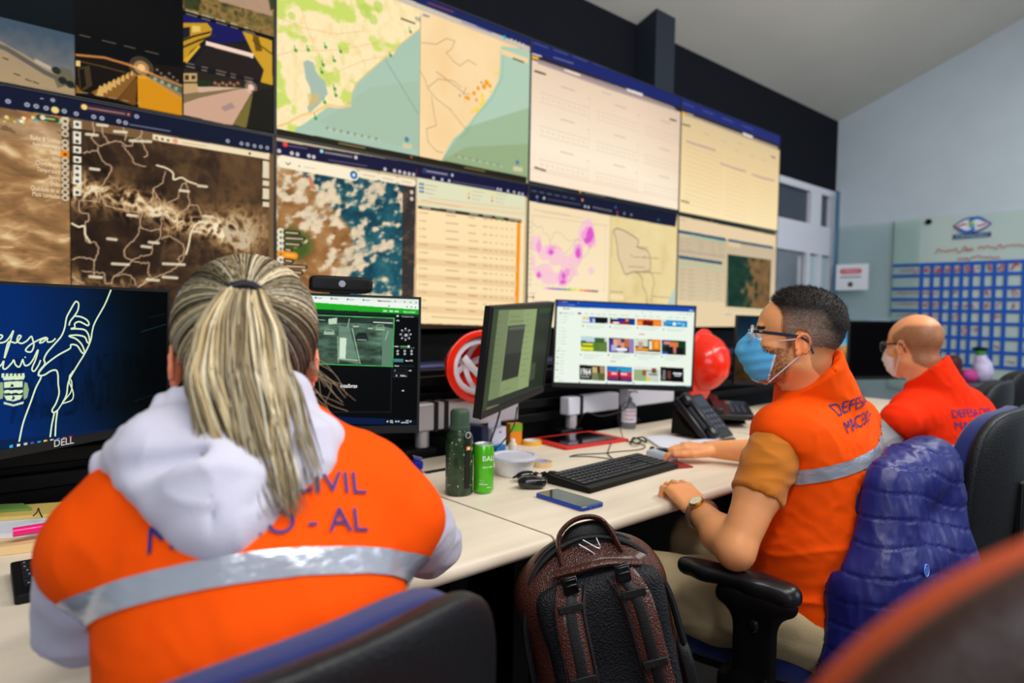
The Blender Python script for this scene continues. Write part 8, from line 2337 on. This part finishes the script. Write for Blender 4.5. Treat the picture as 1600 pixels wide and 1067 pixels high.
M_hair = mat('blond_hair', (180, 160, 110), .38, spec=.45, attr=True)
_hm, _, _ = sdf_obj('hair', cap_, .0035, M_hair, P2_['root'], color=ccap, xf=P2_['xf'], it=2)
rg_ = np.random.default_rng(21)
pal = [(198, 184, 150), (168, 150, 114), (128, 112, 82), (88, 76, 58), (222, 214, 192), (58, 50, 42), (182, 160, 118)]
t1_ = np.cross(tdir, (1, 0, 0)); t1_ /= np.linalg.norm(t1_); t2_ = np.cross(tdir, t1_)
mb = MB()
NS = 2600
phi = rg_.random(NS) * 2 * pi
for k in range(NS):
    ax_ = t1_ * cos(phi[k]) + t2_ * sin(phi[k])
    fr = ax_[1] * .0 + (np.cross(tdir, ax_) @ np.array([0, 1, 0])) * 0
    down = -ax_[2]
    amax = radians(100 if ax_[2] > .3 else (78 if down > .6 else 88)) * (.55 + .5 * rg_.random())
    th = np.linspace(min(amax, radians(104)), radians(4), 10)
    d = np.cos(th)[:, None] * tdir + np.sin(th)[:, None] * ax_
    bad = (d[0, 1] > .62) or (d[0, 2] < -.62)
    rr = surf_r(SK, d) + .010 + .004 * rg_.random() + .003 * np.sin(th * 2)
    pts = d * rr[:, None]
    if np.any((np.abs(pts[:, 0]) > .07) & (pts[:, 2] < -.0) & (pts[:, 1] > -.03)): continue
    if pts[0, 2] < -.075: continue
    w = vnoise(np.array([phi[k] * 9, 0., 0.]), 5)
    c = np.array(pal[rg_.integers(0, 7)], float) * (.62 + .55 * w)
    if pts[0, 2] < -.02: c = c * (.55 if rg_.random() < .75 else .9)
    W = (Rh2 @ pts.T).T + P2_['hc'] - org2
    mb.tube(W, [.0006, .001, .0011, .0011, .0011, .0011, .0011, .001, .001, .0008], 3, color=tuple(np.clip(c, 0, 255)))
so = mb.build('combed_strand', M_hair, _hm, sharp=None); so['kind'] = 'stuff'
# ponytail
mb = MB()
def pony(a, b_, t, L_):
    """a,b in the unit disc, t along"""
    cx = np.interp(t, [0, .2, .5, .75, 1], [-.008, -.014, -.014, .002, .024])
    cy = np.interp(t, [0, .08, .25, .5, 1], [-.112, -.134, -.152, -.186, -.236])
    cz = np.interp(t, [0, .08, .25, .6, 1], [.052, .062, .025, -.066, -.188])
    w = np.interp(t, [0, .08, .3, .55, .8, 1], [.012, .022, .047, .056, .046, .034]); dpt = np.interp(t, [0, .1, .5, 1], [.010, .016, .022, .014])
    return np.stack([cx + a * w, cy + b_ * dpt, cz + 0 * t], -1)
for k in range(1500):
    a = rg_.uniform(-1, 1); b_ = rg_.uniform(-1, 1)
    if a * a + b_ * b_ > 1: continue
    Lk = rg_.uniform(.72, 1.0) if abs(a) < .6 else rg_.uniform(.55, .95)
    t = np.linspace(0, Lk, 16); pp = pony(a, b_, t, Lk)
    ph_ = rg_.random() * 6; cl = np.floor((a + 1) * 5); ph2 = cl * 1.7
    pp[:, 0] += (.003 * np.sin(t * 9 + ph_) + .006 * np.sin(t * 5.5 + ph2)) * t; pp[:, 0] += (rg_.normal(0, .006)) * t ** 2
    clump = (np.round(a * 3.2) / 3.2 - a) * .022 * np.clip((t - .5) * 2, 0, 1); pp[:, 0] += clump
    w = vnoise(np.array([a * 7 + 3, 0., 0.]), 8)
    base_c = np.array(pal[rg_.choice([0, 0, 1, 2, 4, 6, 6, 3])], float) * (.72 + .45 * w)
    W = (Rh2 @ pp.T).T + P2_['hc'] - org2
    W[:, 2] = W[:, 2]
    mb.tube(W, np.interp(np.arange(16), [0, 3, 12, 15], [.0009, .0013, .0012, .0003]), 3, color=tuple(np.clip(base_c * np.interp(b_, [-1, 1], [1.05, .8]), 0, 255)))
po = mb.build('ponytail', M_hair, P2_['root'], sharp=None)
bd_ = MB().tube([Hf(-.008 + .019 * cos(a), -.120 - .004 * sin(a), .056 + .015 * sin(a)) - org2 for a in np.arange(20) * 2 * pi / 20], .005, 8, closed=True).build('hair_tie', mat('hair_tie', (20, 20, 34), .6), P2_['root'])
mb = MB()
for k in range(26):
    s_ = 1
    st_ = np.array([s_ * .072, -.03 - .02 * rg_.random(), -.045 + .05 * rg_.random()])
    en = st_ + np.array([s_ * (.015 + .05 * rg_.random()), -.005, -.02 - .05 * rg_.random()])
    md = (st_ + en) / 2 + rg_.normal(0, .008, 3)
    mb.tube(np.array([Hf(*q) for q in cr([st_, md, en], 5)]) - org2, .00045, 3, color=(150, 130, 104))
mb.build('loose_strand', M_hair, _hm, sharp=None)['kind'] = 'stuff'

# ---- the bald man further away
def shade3(q, v, C):
    x, y, z = q.T
    near = (np.abs(x) < .1) & (np.abs(z) < .16) & (np.abs(y) < .14)
    band = np.clip((.082 - z - .6 * np.clip(y + .02, 0, 1)) / .014, 0, 1) * (hairline(q) < 0) * near
    return C * (1 - .62 * band * (.8 + .3 * fbm(v * 200, 2, 5)))[:, None]
P3 = person('bald person in a red-orange vest over a grey shirt at the far desk',
            (2.675, .69, .455), radians(-20), radians(8), .92, .98, (2.650, .815, 1.105), radians(66), radians(-4), 0,
            [dict(j=((2.455, .79, .865), (2.41, .90, .72), (2.52, 1.08, .785)), d=(.1, 1, -.1), n=(0, 0, 1), s=(.9, 0, 0)),
             dict(j=((2.855, .675, .865), (2.97, .80, .74), (2.88, 1.05, .785)), d=(-.2, 1, -.1), n=(0, 0, 1), s=(-.9, 0, 0))],
            dict(long=True, name='shirt', mat=M_grey), (250, 48, 6), (236, 160, 112),
            dict(key='bald', knees=((2.6, 1.06, .52), (2.9, 1.06, .52)), ankles=((2.6, 1.14, .12), (2.9, 1.14, .12)), trousers=M_dk, shade=shade3, h=.0045, hs=.93, flap=.0,
                 band=(.315, .352), band_th=(radians(-75), radians(100)), text=[('DEFESA CIVIL', .448, .03, .026), ('MACEIÓ - AL', .405, .03, .026)], collar=.85, hem=.0))
glasses(P3, (60, 60, 70), (30, 30, 36))
face_mask(P3, (232, 214, 220), (226, 206, 214), 'pinkish')
